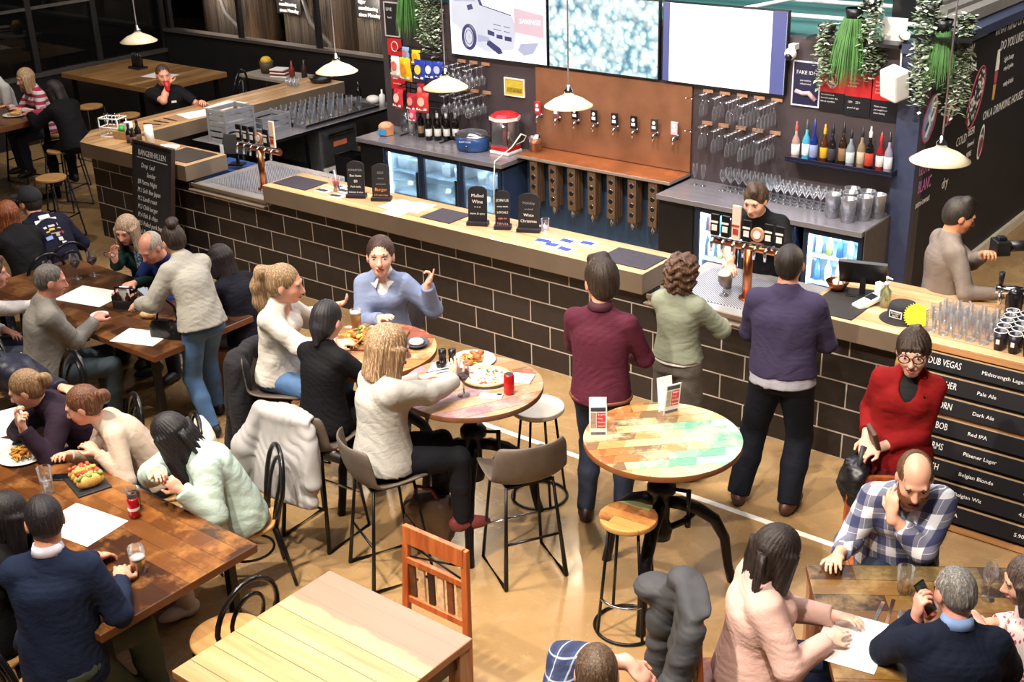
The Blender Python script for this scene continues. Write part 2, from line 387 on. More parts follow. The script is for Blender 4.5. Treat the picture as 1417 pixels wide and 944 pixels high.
def person(label,x,y,face,pz=.92,H=1.7,g=1.0,fem=False,lean=0,side=0,twist=0,head=(0,0,0),hL=None,hR=None,fL=None,fR=None,
           skin='#e8b092',top=None,legs=None,shoe='#1c1a1a',hair=None,cur=(.4,.4),pnL=None,pnR=None,hdL=None,hdR=None,poleL=None,poleR=None,
           vox=.0065,extra=None,name='person',face_on=True,brow=None,lip='#b06058',group=None,knee=None,neck=0,ptL=False,ptR=False,lash='#2a1c14',hd_=1.0):
    root=thing(name,label,'person',(x,y,0),face,group); s=H/1.72; th=rad(face); ct,st_=math.cos(th),math.sin(th)
    def loc(p):
        if p is None: return None
        dx,dy=p[0]-x,p[1]-y; return V3(ct*dx+st_*dy,-st_*dx+ct*dy,p[2])
    def dirl(p): return None if p is None else V3(ct*p[0]+st_*p[1],-st_*p[0]+ct*p[1],p[2])
    stand=pz>.85*s
    B0=rotm(0,rad(lean*.45),rad(side*.5)); B1=rotm(rad(twist*.5),rad(lean),rad(side)); B2=rotm(rad(twist),rad(lean*1.12),rad(side))
    p0=V3(0,0,pz); wa=p0+B0[2]*.2*s; ch=wa+B1[2]*.17*s; nb=ch+B2[2]*.155*s; shc=nb-B2[2]*.075*s
    lf0,lf2=B0[1],B2[1]; sw=(.14 if fem else .163)*s*(.7+.3*g)
    hf=rotm(rad(twist+head[0]),rad(head[1]),rad(head[2])); hs=s*(1.05 if fem else 1.04)*hd_
    nk=nrm(B2[2]*.55+V3(0,0,.5)+B2[0]*(.28+neck)); hc=nb+nk*.118*s+hf[0]*.018*hs+hf[2]*.04*hs
    if fem: W=[(.168,.118),(.132,.095),(.148,.108),(.118,.07)]
    else: W=[(.16,.115),(.15,.108),(.17,.118),(.14,.078)]
    W=[(a*s*g,b*s*g) for a,b in W]
    arm={}
    for sd,nm,t,pole in ((1,'L',loc(hL),dirl(poleL)),(-1,'R',loc(hR),dirl(poleR))):
        sh=shc+lf2*sw*sd
        if t is None: t=(sh+V3(.08,.09*sd,-.52*s)) if stand else p0+V3(.3*s,.1*sd,.1)
        if pole is None: pole=V3(-.45,.55*sd,-.75)
        el,wr=ik(sh,t,.285*s,.25*s,pole); hd=dirl(hdL if sd>0 else hdR); pn=dirl(pnL if sd>0 else pnR)
        fd=nrm(wr-el)
        if hd is None: hd=fd
        if pn is None: pn=V3(0,-.25*sd,-1) if abs(nrm(hd)[2])<.75 else V3(.2,-1*sd,0)
        arm[nm]=(sh,el,wr,hd,pn,sd)
    leg={}
    for sd,nm,t in ((1,'L',loc(fL)),(-1,'R',loc(fR))):
        hp=p0+lf0*.078*s*g*sd-V3(0,0,.02*s)
        if t is None: t=V3(0.0,.1*sd*s,.085*s) if stand else V3(.40*s,.12*sd,max(.085,pz-.5*s))
        kp=V3(1,.12*sd,.15) if knee is None else V3(1,knee*sd,.15)
        kn,an=ik(hp,t,.44*s,.42*s,kp); leg[nm]=(hp,kn,an,sd)
    # --- body
    hp_=lambda a,b,c: hc+(hf[0]*a+hf[1]*b+hf[2]*c)*hs
    sh_in=.006
    b=[p_cone(nb-B2[2]*.0*s,shc+lf2*sw*.8,.045*s,.04*s,.03),p_cone(nb-B2[2]*.0*s,shc-lf2*sw*.8,.045*s,.04*s,.03),p_chain([p0,wa,ch,shc],lf2,W,.05*s,.04)]
    nr=(.047 if fem else .056)*s
    b+=[p_cone(nb-B2[2]*.03*s,hp_(-.02,0,-.06),nr*1.1,nr,.035)]
    b+=[p_ell(hp_(-.014,0,.022),hf,V3(.097,.076,.09)*hs,.02),p_ell(hp_(.022,0,-.038),hf,V3(.066,.057,.076)*hs,.035),p_ell(hp_(.05,0,-.09),hf,V3(.03,.028 if fem else .034,.021)*hs,.03)]
    for q in (1,-1):
        b+=[p_ell(hp_(.05,.034*q,-.032),hf,V3(.03,.026,.028)*hs,.025),p_ell(hp_(-.008,.076*q,-.012),hf,V3(.02,.009,.031)*hs,.008)]
    b+=[p_cone(hp_(.079,-.036,.02),hp_(.079,.036,.02),.011*hs,.011*hs,.02),p_cone(hp_(.089,0,.0),hp_(.107,0,-.036),.008*hs,.0125*hs,.012),
        p_ell(hp_(.096,0,-.04),hf,V3(.012,.019,.009)*hs,.01)]
    for q in (1,-1): b.append(p_ell(hp_(.098,.032*q,.002),hf,V3(.017,.019,.012)*hs,.012,mode='s'))
    b+=[p_ell(hp_(.083,0,-.063),hf,V3(.012,.024,.006)*hs,.006),p_ell(hp_(.081,0,-.074),hf,V3(.012,.021,.0065)*hs,.006)]
    hk=[]
    for nm in 'LR':
        sh,el,wr,hd,pn,sd=arm[nm]
        b+=[p_cone(sh,el,.05*s*g,.04*s*(.6+.4*g),.03),p_cone(el,el*.6+wr*.4,.04*s*(.6+.4*g),.039*s*(.6+.4*g),.02),p_cone(el*.6+wr*.4,wr,.039*s*(.6+.4*g),.026*s,.02)]
        i=0 if sd>0 else 1; hk+=hand_prims(wr,hd,pn,sd,s*(.96 if fem else 1.04),cur[i] if cur[i]<5 else .5,point=ptL if sd>0 else ptR)
        hp,kn,an,_=leg[nm]
        b+=[p_cone(hp,kn,.08*s*g,.056*s,.03),p_cone(kn,kn*.55+an*.45,.058*s,.055*s,.02),p_cone(kn*.55+an*.45,an,.055*s,.037*s,.02),p_cone(an,an+V3(.1,.02*sd,-.03)*s,.034*s,.024*s,.02)]
    sk=skinmat(skin); blob('body',b+hk,vox,sk,root)
    # --- eyes, brows, lips
    if face_on:
        e=MB()
        for q in (1,-1):
            c=hp_(.0745,.032*q,.0); e.ball(c,.0125*hs,0,10,8)
            c2=c+(hf[0]*.007-hf[2]*.002)*hs; e.ball(c2,.0072*hs,1,8,6)
        e.build('eyes',[EYEW,EYED],root)
        bm_=MB(); br=brow or (hair[1] if hair else '#3a2a20')
        for q in (1,-1):
            bm_.tube([hp_(.0855,.012*q,.0195),hp_(.0875,.028*q,.0245),hp_(.0765,.05*q,.0185)],[.0032*hs,.0042*hs,.002*hs],0,6)
            bm_.tube([hp_(.0835,.018*q,.0065),hp_(.0878,.031*q,.0095),hp_(.079,.046*q,.005)],.0018*hs,1,5)
        bm_.build('eyebrows',[mat(br,.7),mat(lash,.6)],root)
        m=MB(); m.tube([hp_(.083,.024,-.0665),hp_(.0925,.01,-.063),hp_(.0935,0,-.0645),hp_(.0925,-.01,-.063),hp_(.083,-.024,-.0665)],[.002*hs,.0045*hs,.0042*hs,.0045*hs,.002*hs],0,6)
        m.tube([hp_(.083,.022,-.068),hp_(.0925,.009,-.0735),hp_(.0925,-.009,-.0735),hp_(.083,-.022,-.068)],[.002*hs,.005*hs,.005*hs,.002*hs],0,6); m.build('lips',mat(lip,.4),root)
    # --- clothes
    ctx=dict(root=root,s=s,p0=p0,wa=wa,ch=ch,nb=nb,shc=shc,B0=B0,B1=B1,B2=B2,arm=arm,leg=leg,hc=hc,hf=hf,hs=hs,hp=hp_,W=W,g=g,sw=sw,loc=loc,dirl=dirl,vox=vox,fem=fem)
    if top:
        t=dict(infl=.016,sl=.016,hem=-.06,cuff=.98,neck=.5,amp=.0045,f=30,short=False,vneck=0,belly=0,waist=.006); t.update(top); I=t['infl']
        hemc=[(p0+B0[2]*t['hem']*s,-B0[2])]; w=[(a+I,c+I) for a,c in W]
        lo=p0-B0[2]*.1*s; hw=max(w[0][0],.162*s*g+I+.013)
        T=[p_cone(nb-B2[2]*.005*s,shc+lf2*sw*.85*q,.045*s+I,.042*s+I,.04) for q in (1,-1)]
        T+=[p_chain([lo,p0,wa,ch,shc],lf2,[(hw,w[0][1]+.02),(hw,w[0][1]+.02),(w[1][0]+t['waist'],w[1][1]+t['waist']),w[2],w[3]],.05*s,.045,hemc)]
        if fem:
            for q in (1,-1): T.append(p_ell(ch+B2[0]*.082*s*g+lf2*.062*q*s-B2[2]*.0*s,B2,V3(.055,.062,.062)*s*g,.05))
        if t['belly']: T.append(p_ell(wa+B1[0]*.06*s-B1[2]*.04,B1,V3(.1+t['belly'],.14*g,.14)*s,.06,hemc))
        for nm in 'LR':
            sh,el,wr,hd,pn,sd=arm[nm]; q=t['sl']
            if t['short']:
                e2=sh+(el-sh)*.75; T.append(p_cone(sh,el,.052*s*g+q,.046*s+q*1.2,.04,[(e2,nrm(el-sh))]))
            else:
                cf=t['cuff']; a2=el+(wr-el)*cf; fd=nrm(wr-el)
                T+=[p_cone(sh,el,.048*s*g+q,.041*s+q,.035),p_cone(el,wr,.042*s+q,.028*s+q*.75,.02,[(a2,fd)])]
        if t['neck']:
            T.append(p_cone(nb-B2[2]*.05*s,nb+nk*t['neck']*.06*s,nr*1.12+I*.6,nr*1.02+I*.45,.02,[(nb+nk*t['neck']*.06*s,nk)]))
            T.append(p_cone(nb-B2[2]*.02*s,nb+nk*.12,nr*1.03,nr*1.0,.006,mode='s'))
        if t['vneck']: T.append(p_ell(nb+B2[0]*(.1)*s-B2[2]*.02*s,B2,V3(.07,.055,t['vneck'])*s,.01,mode='s'))
        blob(t.get('name','sweater'),T,max(.009,vox*1.25),t['m'],root,wrinkle(t['amp'],t['f'],int(abs(x*97+y*31))))
        ctx['top']=t
        if t.get('under'):
            m_,h_=t['under']; blob('undershirt',[p_chain([lo,p0,wa],lf2,[(hw-.01,w[0][1]+.009),(hw-.01,w[0][1]+.009),(w[1][0]-.012,w[1][1]-.012)],.05*s,.03,[(p0+B0[2]*h_*s,-B0[2])])],.009,m_,root,wrinkle(.003,30,5))
    if legs:
        t=dict(infl=.012,flare=0,waist=.1,end=1.0,amp=.003,f=30,skirt=0); t.update(legs); I=t['infl']
        wc=[(p0+B0[2]*t['waist']*s,B0[2])]
        L=[p_ecap(p0-B0[2]*.05*s,wa,lf0,(W[0][0]+I*.6,W[0][1]+I*.6),(W[1][0]+I*.6,W[1][1]+I*.6),.06,.05,wc)]
        if not stand: L.append(p_ell(p0-B0[0]*.03*s-V3(0,0,.03*s),B0,V3(.12,.17*g,.085)*s,.05))
        for nm in 'LR':
            hp,kn,an,sd=leg[nm]; ed=[(an+(an-kn)*.03*t['end'],nrm(an-kn))]
            L+=[p_cone(hp,kn,.083*s*g+I,.058*s+I+t['flare']*.5,.03),p_cone(kn,kn*.55+an*.45,.06*s+I+t['flare']*.5,.055*s+I+t['flare']*.8,.02,ed),p_cone(kn*.55+an*.45,an,.055*s+I+t['flare']*.8,.043*s+I+t['flare'],.02,ed)]
        if t['skirt']:
            m1=(leg['L'][1]+leg['R'][1])/2; L.append(p_ecap(p0,m1-V3(0,0,.05),lf0,(W[0][0]+.02,W[0][1]+.02),(.2*s,.15*s),.06,.05,[(m1,V3(0,0,-1))]))
        blob(t.get('name','trousers'),L,max(.0095,vox*1.3),t['m'],root,wrinkle(t['amp'],t['f'],int(abs(x*57+y*71))))
    if shoe:
        for nm in 'LR':
            hp,kn,an,sd=leg[nm]; sh_d=nrm(V3(1,.22*sd,0)) 
            if not stand and an[2]>.1: sh_d=nrm(V3(1,.15*sd,-.12))
            lt=np.cross(V3(0,0,1),sh_d); F=np.array([sh_d,lt,np.cross(sh_d,lt)]); c=an+sh_d*.055*s; up=F[2]
            q=[p_ell(c-up*.03*s,F,V3(.135,.046,.045)*s,.02,[(an-up*.082*s,-up)]),p_ell(an-up*.035*s-sh_d*.02,F,V3(.06,.042,.06)*s,.02,[(an-up*.082*s,-up)]),p_cone(an+V3(0,0,.02)*s,an-up*.03*s,.046*s,.046*s,.02,[(an+up*.045*s,up)])]
            blob('shoe',q,.009,mat(shoe,.5),root)
    if hair: do_hair(ctx,*hair)
    if extra: extra(ctx)
    return ctx
def strand(amp,f,hc,hf):
    def d(P):
        q=(P-hc)@hf.T; th=np.arctan2(q[:,1],q[:,0]); w=np.sin(th*f+.5*np.sin(q[:,2]*14)+2*np.sin(th*3))+.5*np.sin(th*f*1.9); return amp*w
    return d
def curls(amp,f):
    def d(P): return amp*(np.sin(P[:,0]*f+2*np.sin(P[:,2]*f*.7))*np.sin(P[:,1]*f+2*np.sin(P[:,0]*f*.8))+np.sin(P[:,2]*f*1.2+2*np.sin(P[:,1]*f*.6)))*.7
    return d
def do_hair(c,style,col,col2=None):
    hp,hf,hs,root,hc=c['hp'],c['hf'],c['hs'],c['root'],c['hc']; R=lambda *a:V3(*a)*hs
    m=hairmat(col,col2); D=strand(.0011,34,hc,hf); P=[]
    facecut=lambda z=.0,f=.0:[p_ell(hp(.125+f,0,-.05+z),hf,R(.08,.083,.115),.012,mode='s')]
    neckcut=lambda z:[(hp(0,0,z),-hf[2])]
    if style=='short':
        P=[p_ell(hp(-.02,0,.028),hf,R(.103,.084,.1),.02,neckcut(-.07)),p_ell(hp(-.05,0,-.02),hf,R(.066,.072,.07),.03,neckcut(-.085)),p_cone(hp(.06,.02,.1),hp(.0,-.02,.118),.026*hs,.03*hs,.03)]+facecut(.0,-.004)
        for q in (1,-1): P.append(p_ell(hp(.008,.094*q,-.032),hf,R(.036,.03,.042),.01,mode='s'))
    elif style in('crop','ring'):
        P=[p_ell(hp(-.02,0,.024),hf,R(.1,.0795,.094),.02,neckcut(-.05)),p_ell(hp(-.05,0,-.02),hf,R(.06,.062,.055),.03,neckcut(-.065))]+facecut(.005,-.006)
        for q in (1,-1): P.append(p_ell(hp(.006,.09*q,-.028),hf,R(.04,.032,.046),.01,mode='s'))
        if style=='ring': P.append(p_ell(hp(.045,0,.115),hf,R(.105,.066,.085),.012,mode='s'))
    elif style in('bun','pony','highbun','lowtie'):
        P=[p_ell(hp(-.022,0,.026),hf,R(.101,.083,.098),.02,neckcut(-.075)),p_ell(hp(-.05,0,-.02),hf,R(.06,.068,.066),.03)]+facecut(.0,-.006)
        for q in (1,-1): P.append(p_ell(hp(.005,.092*q,-.03),hf,R(.03,.025,.034),.01,mode='s'))
        if style=='lowtie': P+=[p_ell(hp(-.06,0,-.04),hf,R(.06,.07,.07),.03),p_cone(hp(-.085,0,-.05),hp(-.095,0,-.13),.04*hs,.022*hs,.03)]
        if style=='bun': P.append(p_ell(hp(-.135,0,.0),hf,R(.042,.048,.046),.02)); P.append(p_ell(hp(-.14,.02,.025),hf,R(.03,.03,.03),.01))
        if style=='highbun': P+= [p_ell(hp(-.075,0,.125),hf,R(.046,.05,.042),.012),p_ell(hp(-.1,.02,.105),hf,R(.035,.035,.035),.01)]
        if style=='pony':
            a=[hp(-.105,0,.065),hp(-.15,0,.05),hp(-.165,.0,-.04),hp(-.15,.0,-.14),hp(-.125,.0,-.25)]
            P+=[p_cone(a[0],a[1],.034*hs,.04*hs,.02),p_cone(a[1],a[2],.04*hs,.046*hs,.03),p_cone(a[2],a[3],.046*hs,.042*hs,.03),p_cone(a[3],a[4],.042*hs,.012*hs,.03)]
    elif style in('bob','long','longback','lob'):
        P=[p_ell(hp(-.018,0,.028),hf,R(.105,.09,.102),.02)]
        dn=nrm(hf[2]*.55+V3(0,0,.6)) if style!='bob' else hf[2]
        L={'bob':.13,'lob':.17,'long':.27,'longback':.3}[style]
        top_=hp(-.055,0,.02); end=hp(-.06,0,-.02)-dn*L*hs
        P.append(p_ecap(top_,end,hf[1],(.085*hs,.06*hs),((.095 if style=='bob' else .08)*hs,(.055 if style=='bob' else .038)*hs),.03*hs,.03,[(end,-dn)] if style=='bob' else None))
        for q in (1,-1):
            if style=='longback': continue
            a=hp(.015,.078*q,.02); e=hp(.02,.083*q,-.02)-dn*(L-.03)*hs
            P.append(p_ecap(a,e,hf[0],(.05*hs,.024*hs),(.04*hs,.02*hs),.02*hs,.02))
        P+=[p_ell(hp(.125,0,-.055),hf,R(.09,.072,.118),.012,mode='s')]
        P.append(p_cone(hp(-.01,0,-.08),c['nb'],.045*hs,.045*hs,.005,mode='s')) if style!='longback' else None
        D=strand(.0016,30,hc,hf)
    elif style=='curly':
        P=[p_ell(hp(-.025,0,.02),hf,R(.125,.115,.115),.02),p_ell(hp(-.05,0,-.07),hf,R(.09,.105,.09),.04),p_ell(hp(.125,0,-.05),hf,R(.085,.078,.12),.012,mode='s')]; D=curls(.011,95)
    elif style=='fringe':  # bob-length hair with fringe, gathered up
        P=[p_ell(hp(-.015,0,.024),hf,R(.103,.084,.096),.02,neckcut(-.06)),p_cone(hp(.082,.04,.048),hp(.082,-.04,.048),.014*hs,.014*hs,.02),p_ell(hp(-.105,0,.06),hf,R(.04,.045,.04),.02),p_ell(hp(-.06,0,-.03),hf,R(.06,.07,.07),.03),p_ell(hp(.128,0,-.065),hf,R(.085,.08,.105),.01,mode='s')]
    if style=='fringe': D=strand(.0028,22,hc,hf)
    if P: blob('hair',[p for p in P if p],max(.005,c['vox']*.85),m,root,D,.02)
def beard(c,col,full=True):
    hp,hf,hs=c['hp'],c['hf'],c['hs']; R=lambda *a:V3(*a)*hs
    P=[p_ell(hp(.026,0,-.068),hf,R(.08,.07,.07 if full else .05),.02,[(hp(0,0,-.035),hf[2])]),p_ell(hp(.06,0,-.1),hf,R(.038,.044,.04 if full else .018),.02),p_ell(hp(.088,0,-.052),hf,R(.014,.026,.007),.008)]
    P+=[p_ell(hp(.1,0,-.07),hf,R(.02,.02,.0085),.006,mode='s'),p_ell(hp(.11,0,-.005),hf,R(.05,.036,.046),.01,mode='s')]
    blob('beard',P,.0055,hairmat(col,None,.6),c['root'],curls(.0018,220),.01)
def specs(c,col='#15100e',k=1.0):
    hp=c['hp']; m=MB()
    for q in (1,-1):
        m.tube([hp(.107,(.033+.026*math.cos(a))*q,.0+.02*math.sin(a)) for a in [2*PI*i/14 for i in range(14)]],.0026*k*c['hs'],0,6,True)
        m.tube([hp(.104,.057*q,.006),hp(.05,.083*q,.008),hp(-.01,.086*q,.004)],.002*c['hs'],0,6)
    m.tube([hp(.104,.009,.004),hp(.109,0,.007),hp(.104,-.009,.004)],.002*c['hs'],0,6); m.build('spectacles',mat(col,.3),c['root'])
EYEW=mat('#e9e4de',.25); EYED=mat('#241a14',.15)
# ---------------------------------------------------------------- setting
def floor_mat():
    t=NT('polished_concrete'); v=t.co(); n=t.noise(v,.9,5,.6,.4); n2=t.noise(v,7,6,.7,.8); n3=t.noise(v,2.6,8,.75,1.5)
    c=t.ramp(n,[(.3,'#8a6c47'),(.5,'#9a7b53'),(.7,'#a8885e')]); c=t.mix(t.ramp(n2,[(.45,(0,0,0)),(.7,(.3,.3,.3))]),c,'#7d6648')
    c=t.mix(t.ramp(n3,[(.56,(0,0,0)),(.66,(.2,.2,.2))]),c,'#bfa680')
    r=t.ramp(n3,[(.3,(.16,)*3),(.7,(.34,)*3)]); t.bump(n2,.06,.004); return t.done(c,r)
def block_mat():
    t=NT('dark_glazed_blockwork'); v=t.co(); s=t.sep(v)
    row=t.math('FLOOR',t.math('MULTIPLY',s[2],5)); fz=t.math('FRACT',t.math('MULTIPLY',s[2],5))
    u=t.math('ADD',t.math('MULTIPLY',s[0],2.5),t.math('MULTIPLY',t.math('MODULO',row,2.0),.5)); fx=t.math('FRACT',u); fl=t.math('FLOOR',u)
    hz=t.math('ADD',t.math('LESS_THAN',fz,.028),t.math('GREATER_THAN',fz,.972)); hx=t.math('ADD',t.math('LESS_THAN',fx,.013),t.math('GREATER_THAN',fx,.987))
    j=t.math('MINIMUM',t.math('ADD',hz,hx),1.0)
    w=t.add('ShaderNodeTexWhiteNoise',noise_dimensions='2D'); cb=t.add('ShaderNodeCombineXYZ'); t.ln(fl,cb.inputs[0]); t.ln(row,cb.inputs[1]); t.ln(cb.outputs[0],w.inputs['Vector'])
    base=t.ramp(w.outputs[0],[(0,'#1f1a19'),(.5,'#272120'),(1,'#2f2826')]); n=t.noise(v,11,6,.7,.5); base=t.mix(t.ramp(n,[(.45,(0,0,0)),(.75,(.5,.5,.5))]),base,'#3b332f')
    c=t.mix(j,base,'#b9aca0'); h=t.math('SUBTRACT',t.math('MULTIPLY',n,.25),j); t.bump(h,.5,.006)
    return t.done(c,t.ramp(j,[(0,(.38,)*3),(1,(.85,)*3)]))
M_floor=floor_mat(); M_block=block_mat()
M_wallb=mat('#43393b',.55,0,.12,3); M_black=mat('#1b1a1b',.5,0,.2,4); M_chalkwall=mat('#161417',.65,0,.25,3)
M_white=mat('#eeece8',.5,0,.04); M_blackm=mat('#121214',.35,0,.2); M_steel=mat('#b9b9bd',.22,1,.1,4,stretch=(1,12,12)); M_dsteel=mat('#55565a',.35,1,.15)
M_chrome=mat('#d5d5d8',.12,1,.03); M_copper=mat('#b8744c',.28,1,.18,5); M_brass=mat('#b08d52',.25,1,.15); M_iron=mat('#17161a',.38,.6,.2,8)
M_barface=mat('#70604f',.55,0,.1,3,stretch=(1,1,1)); M_chalk=emit('chalk_lettering','#e8e6e0',.16); M_chalk.node_tree.nodes['Principled BSDF'].inputs['Base Color'].default_value=(.8,.79,.76,1); M_chalk.node_tree.nodes['Principled BSDF'].inputs['Emission Strength'].default_value=0
M_bartop=wood('pale_oiled_timber',['#b98d62','#d2a87a','#e0bd92'],.5,0,.22,.14); M_bartop_y=wood('pale_oiled_timber_lengthwise',['#b98d62','#cfa678','#dcb98e'],.5,1,.25,.14)
M_glass=glassmat('clear_glass','#f6f8fc',.8); M_pane=glassmat('window_glass','#8a8e92',.97,.02); M_door=glassmat('fridge_door_glass','#eef8ff',.93,.02)
struct('floor',MB().box((-17,-9,-.12),(10,11,0)),M_floor)
struct('ceiling',MB().box((-17,-9,6.6),(10,11,6.75)),mat('#77757a',.8))
struct('trim_1',MB().box((-.6,-1.095,.0),(8.5,-1.045,.002)),mat('#e9e4da',.4,0,.05))   # white line on the floor
struct('wall_back',MB().box((-3.06,2.8,0),(3.3,2.95,2.38)),M_wallb)
struct('wall_right',MB().box((3.14,2.95,0),(3.3,10.5,2.38)),M_chalkwall)
struct('trim_2',MB().box((3.1,2.74,0),(3.303,2.82,2.38)).box((3.1,2.7,2.36),(3.4,10.5,2.44)),[mat('#3a4058',.5)])  # wall corner; blue light from the screens is put into its colour
struct('wall_rear_end',MB().box((-3.06,2.95,0),(-2.9,10.5,2.38)),M_black)
struct('wall_outer_back',MB().box((-17,10.5,0),(10,10.7,6.6)),mat('#141416',.8))
struct('wall_outer_left',MB().box((-17.2,-9,0),(-17,10.7,6.6)),mat('#141416',.8))
struct('roof_slab',MB().box((-3.06,2.95,2.36),(3.14,10.5,2.4)),mat('#2f625c',.6,0,.25,1.2))
# low black wall behind the bar's left arm
struct('wall_far',MB().box((-9.3,4.4,0),(-3.06,4.5,1.25)),M_black)
struct('trim_3',MB().box((-9.3,4.36,1.25),(-3.06,4.54,1.29)),mat('#4a4440',.5))
b=MB()
for px in (-9.2,-7.55,-5.9,-4.35): b.cbox((px,4.45,1.95),(.07,.07,1.32))
b.box((-9.3,4.4,2.55),(-3.06,4.5,2.62)); struct('window_1',b,M_black,.004)
# glazed partition on the far left
b=MB().box((-9.45,-4,0),(-9.35,4.5,.93)).box((-9.45,-4,2.55),(-9.35,4.5,2.7))
for py in (-2.2,-1.1,0,1.1,2.2,3.24,4.43): b.cbox((-9.4,py,1.75),(.09,.09,1.64))
struct('window_2',b,M_black,.004)
struct('trim_4',MB().box((-9.47,-4,.93),(-9.3,4.4,.985)).box((-9.44,-4,1.86),(-9.36,4.4,1.9)),mat('#8d8a86',.3,.8))
g=MB()
ys=(-4,-2.2,-1.1,0,1.1,2.2,3.24,4.43)
for a,c in zip(ys,ys[1:]): g.box((-9.405,a+.045,.985),(-9.395,c-.045,1.86)); g.box((-9.405,a+.045,1.9),(-9.395,c-.045,2.55))
struct('window_2_pane',g,M_pane)
# chalk drawings and lettering on the right wall (flat paint on the wall)
art=thing('chalk_mural','white and pink chalk lettering and drawings covering the black side wall','mural',(3.301,2.95,0))
def wtx(t,y,z,s,al='LEFT',m=M_chalk,sx=.8): words('lettering',t,art,(.003,y-2.95,z),(90,0,90),s,m,al,.0006,.12,sx)
wtx('WHAT KIND OF BEER',4.42,2.29,.13); wtx('DO YOU LIKE?',4.62,2.12,.13); wtx("SAVE A BEER?",3.35,2.22,.13,sx=.7); wtx('5. Each',3.78,2.06,.1)
wtx('ON A DRINKING HOUSE!',4.36,1.5,.12,sx=.85); wtx('Light & easy',4.78,1.97,.07); wtx('crisp & golden',4.8,1.88,.06); wtx('malty & dark',4.85,1.72,.07); wtx('COLD',3.7,1.39,.12); wtx('BEER',4.0,1.42,.1); wtx('brewed',4.02,1.3,.07); wtx('HERE',4.02,1.2,.07)
MP=[mat(c,.8) for c in ('#e7e4df','#b04a5c','#c27ab0','#c79a4a','#7c9cc8','#4a4650')]
wtx('GLUTEN',2.84,1.33,.15,m=MP[2],sx=.55); wtx('BLANC',2.86,1.17,.16,m=MP[2],sx=.6); wtx('SAUV',3.24,1.33,.12,m=MP[3],sx=.6); wtx('semi-sweet',2.84,1.02,.09); wtx('dry',3.45,1.06,.14)
def stroke(pts,r,m,nm='chalk_drawing'): MB().tube([(.002,p[0]-2.95,p[1]) for p in pts],r,0,5).build(nm,m,art)
def oval(cy,cz,a,bb,ang,n=26): 
    c,s_=math.cos(rad(ang)),math.sin(rad(ang)); return [(cy+a*math.cos(t)*c-bb*math.sin(t)*s_,cz+a*math.cos(t)*s_+bb*math.sin(t)*c) for t in [2*PI*i/n for i in range(n+1)]]
def fillp(pts,m,nm='chalk_drawing',x=.001):
    b=MB(); b.raw([(x,p[0]-2.95,p[1]) for p in pts],[tuple(range(len(pts)))]); b.raw([(x-.001,p[0]-2.95,p[1]) for p in pts],[tuple(reversed(range(len(pts))))]); b.build(nm,m,art)
fillp(oval(2.97,1.77,.2,.12,65),MP[4]); stroke(oval(2.97,1.77,.21,.13,65),.008,MP[1]); stroke(oval(3.02,1.85,.11,.05,75),.012,MP[0]); stroke([(2.9,1.62),(2.98,1.72),(2.95,1.8),(3.03,1.9)],.014,MP[0]); fillp(oval(2.95,1.71,.06,.04,30),MP[5],x=.003)
stroke(oval(3.47,1.8,.18,.09,72),.008,MP[1]); stroke(oval(3.46,1.72,.06,.05,60),.01,MP[0]); stroke([(3.38,1.62),(3.46,1.8),(3.56,1.95)],.009,MP[0])
t=NT('chalk_hops'); v=t.co(); vo=t.add('ShaderNodeTexVoronoi'); vo.inputs['Scale'].default_value=26; t.ln(v,vo.inputs['Vector']); M_hop=t.done(t.ramp(vo.outputs['Distance'],[(.3,'#e4e0d8'),(.62,'#2a2628')]),.8)
fillp(oval(4.18,1.82,.2,.1,66),M_hop); fillp(oval(4.02,1.63,.15,.12,50),M_hop,x=.0012); stroke(oval(4.1,1.74,.3,.15,64),.008,MP[1])
fillp([(4.57,2.1),(4.63,2.1),(4.66,1.98),(4.66,1.9),(4.56,1.9),(4.56,1.98)],MP[0]); fillp([(4.56,1.89),(4.65,1.89),(4.64,1.78),(4.57,1.78)],MP[1]); fillp([(4.56,1.77),(4.64,1.77),(4.63,1.62),(4.57,1.62)],MP[3])
fillp(oval(4.4,1.25,.17,.07,80),MP[0]); fillp(oval(4.4,1.25,.14,.05,80),MP[5],x=.002); wtx('IPA',4.36,1.3,.06); stroke(oval(4.4,1.2,.09,.05,80),.006,MP[1])
# ---- things beyond: tanks, pipes, ducts
tank=thing('brewing_tank','tall polished steel brewing tank behind the black half wall, farthest left','tank',(-9.0,5.7,0),0,'brewing tanks')
b=MB(); b.lathe([(.02,.35),(.3,.5),(.6,.95),(.6,3.4),(.45,3.6),(0,3.66)],0,36); b.build('vessel',[mat('#b4a698',.22,.85,.85,7,stretch=(12,12,.12))],tank)  # vertical light and dark streaks in the colour imitate reflections on the steel
for a in (45,135,225,315): MB().at(.5*math.cos(rad(a)),.5*math.sin(rad(a)),0).cyl(.04,0,.95).build('leg',M_dsteel,tank)
MB().tube([(.45,-.55,2.9),(.3,-.75,2.1),(.45,-.7,1.5),(.75,-.62,1.2),(.62,-.66,.5)],.03,0,10).build('hose',mat('#5a5856',.4),tank)
b=MB(); b.lathe([(.605,1.9),(.62,1.9),(.62,1.96),(.605,1.96)],0,36); b.build('band',M_dsteel,tank)
for i,(xx,l) in enumerate(((-7.1,'tall polished steel brewing tank behind the half wall, middle of the three'),(-5.55,'tall polished steel brewing tank behind the half wall, rightmost of the three'))): dup(tank,(xx,5.7,0),20*i,l)
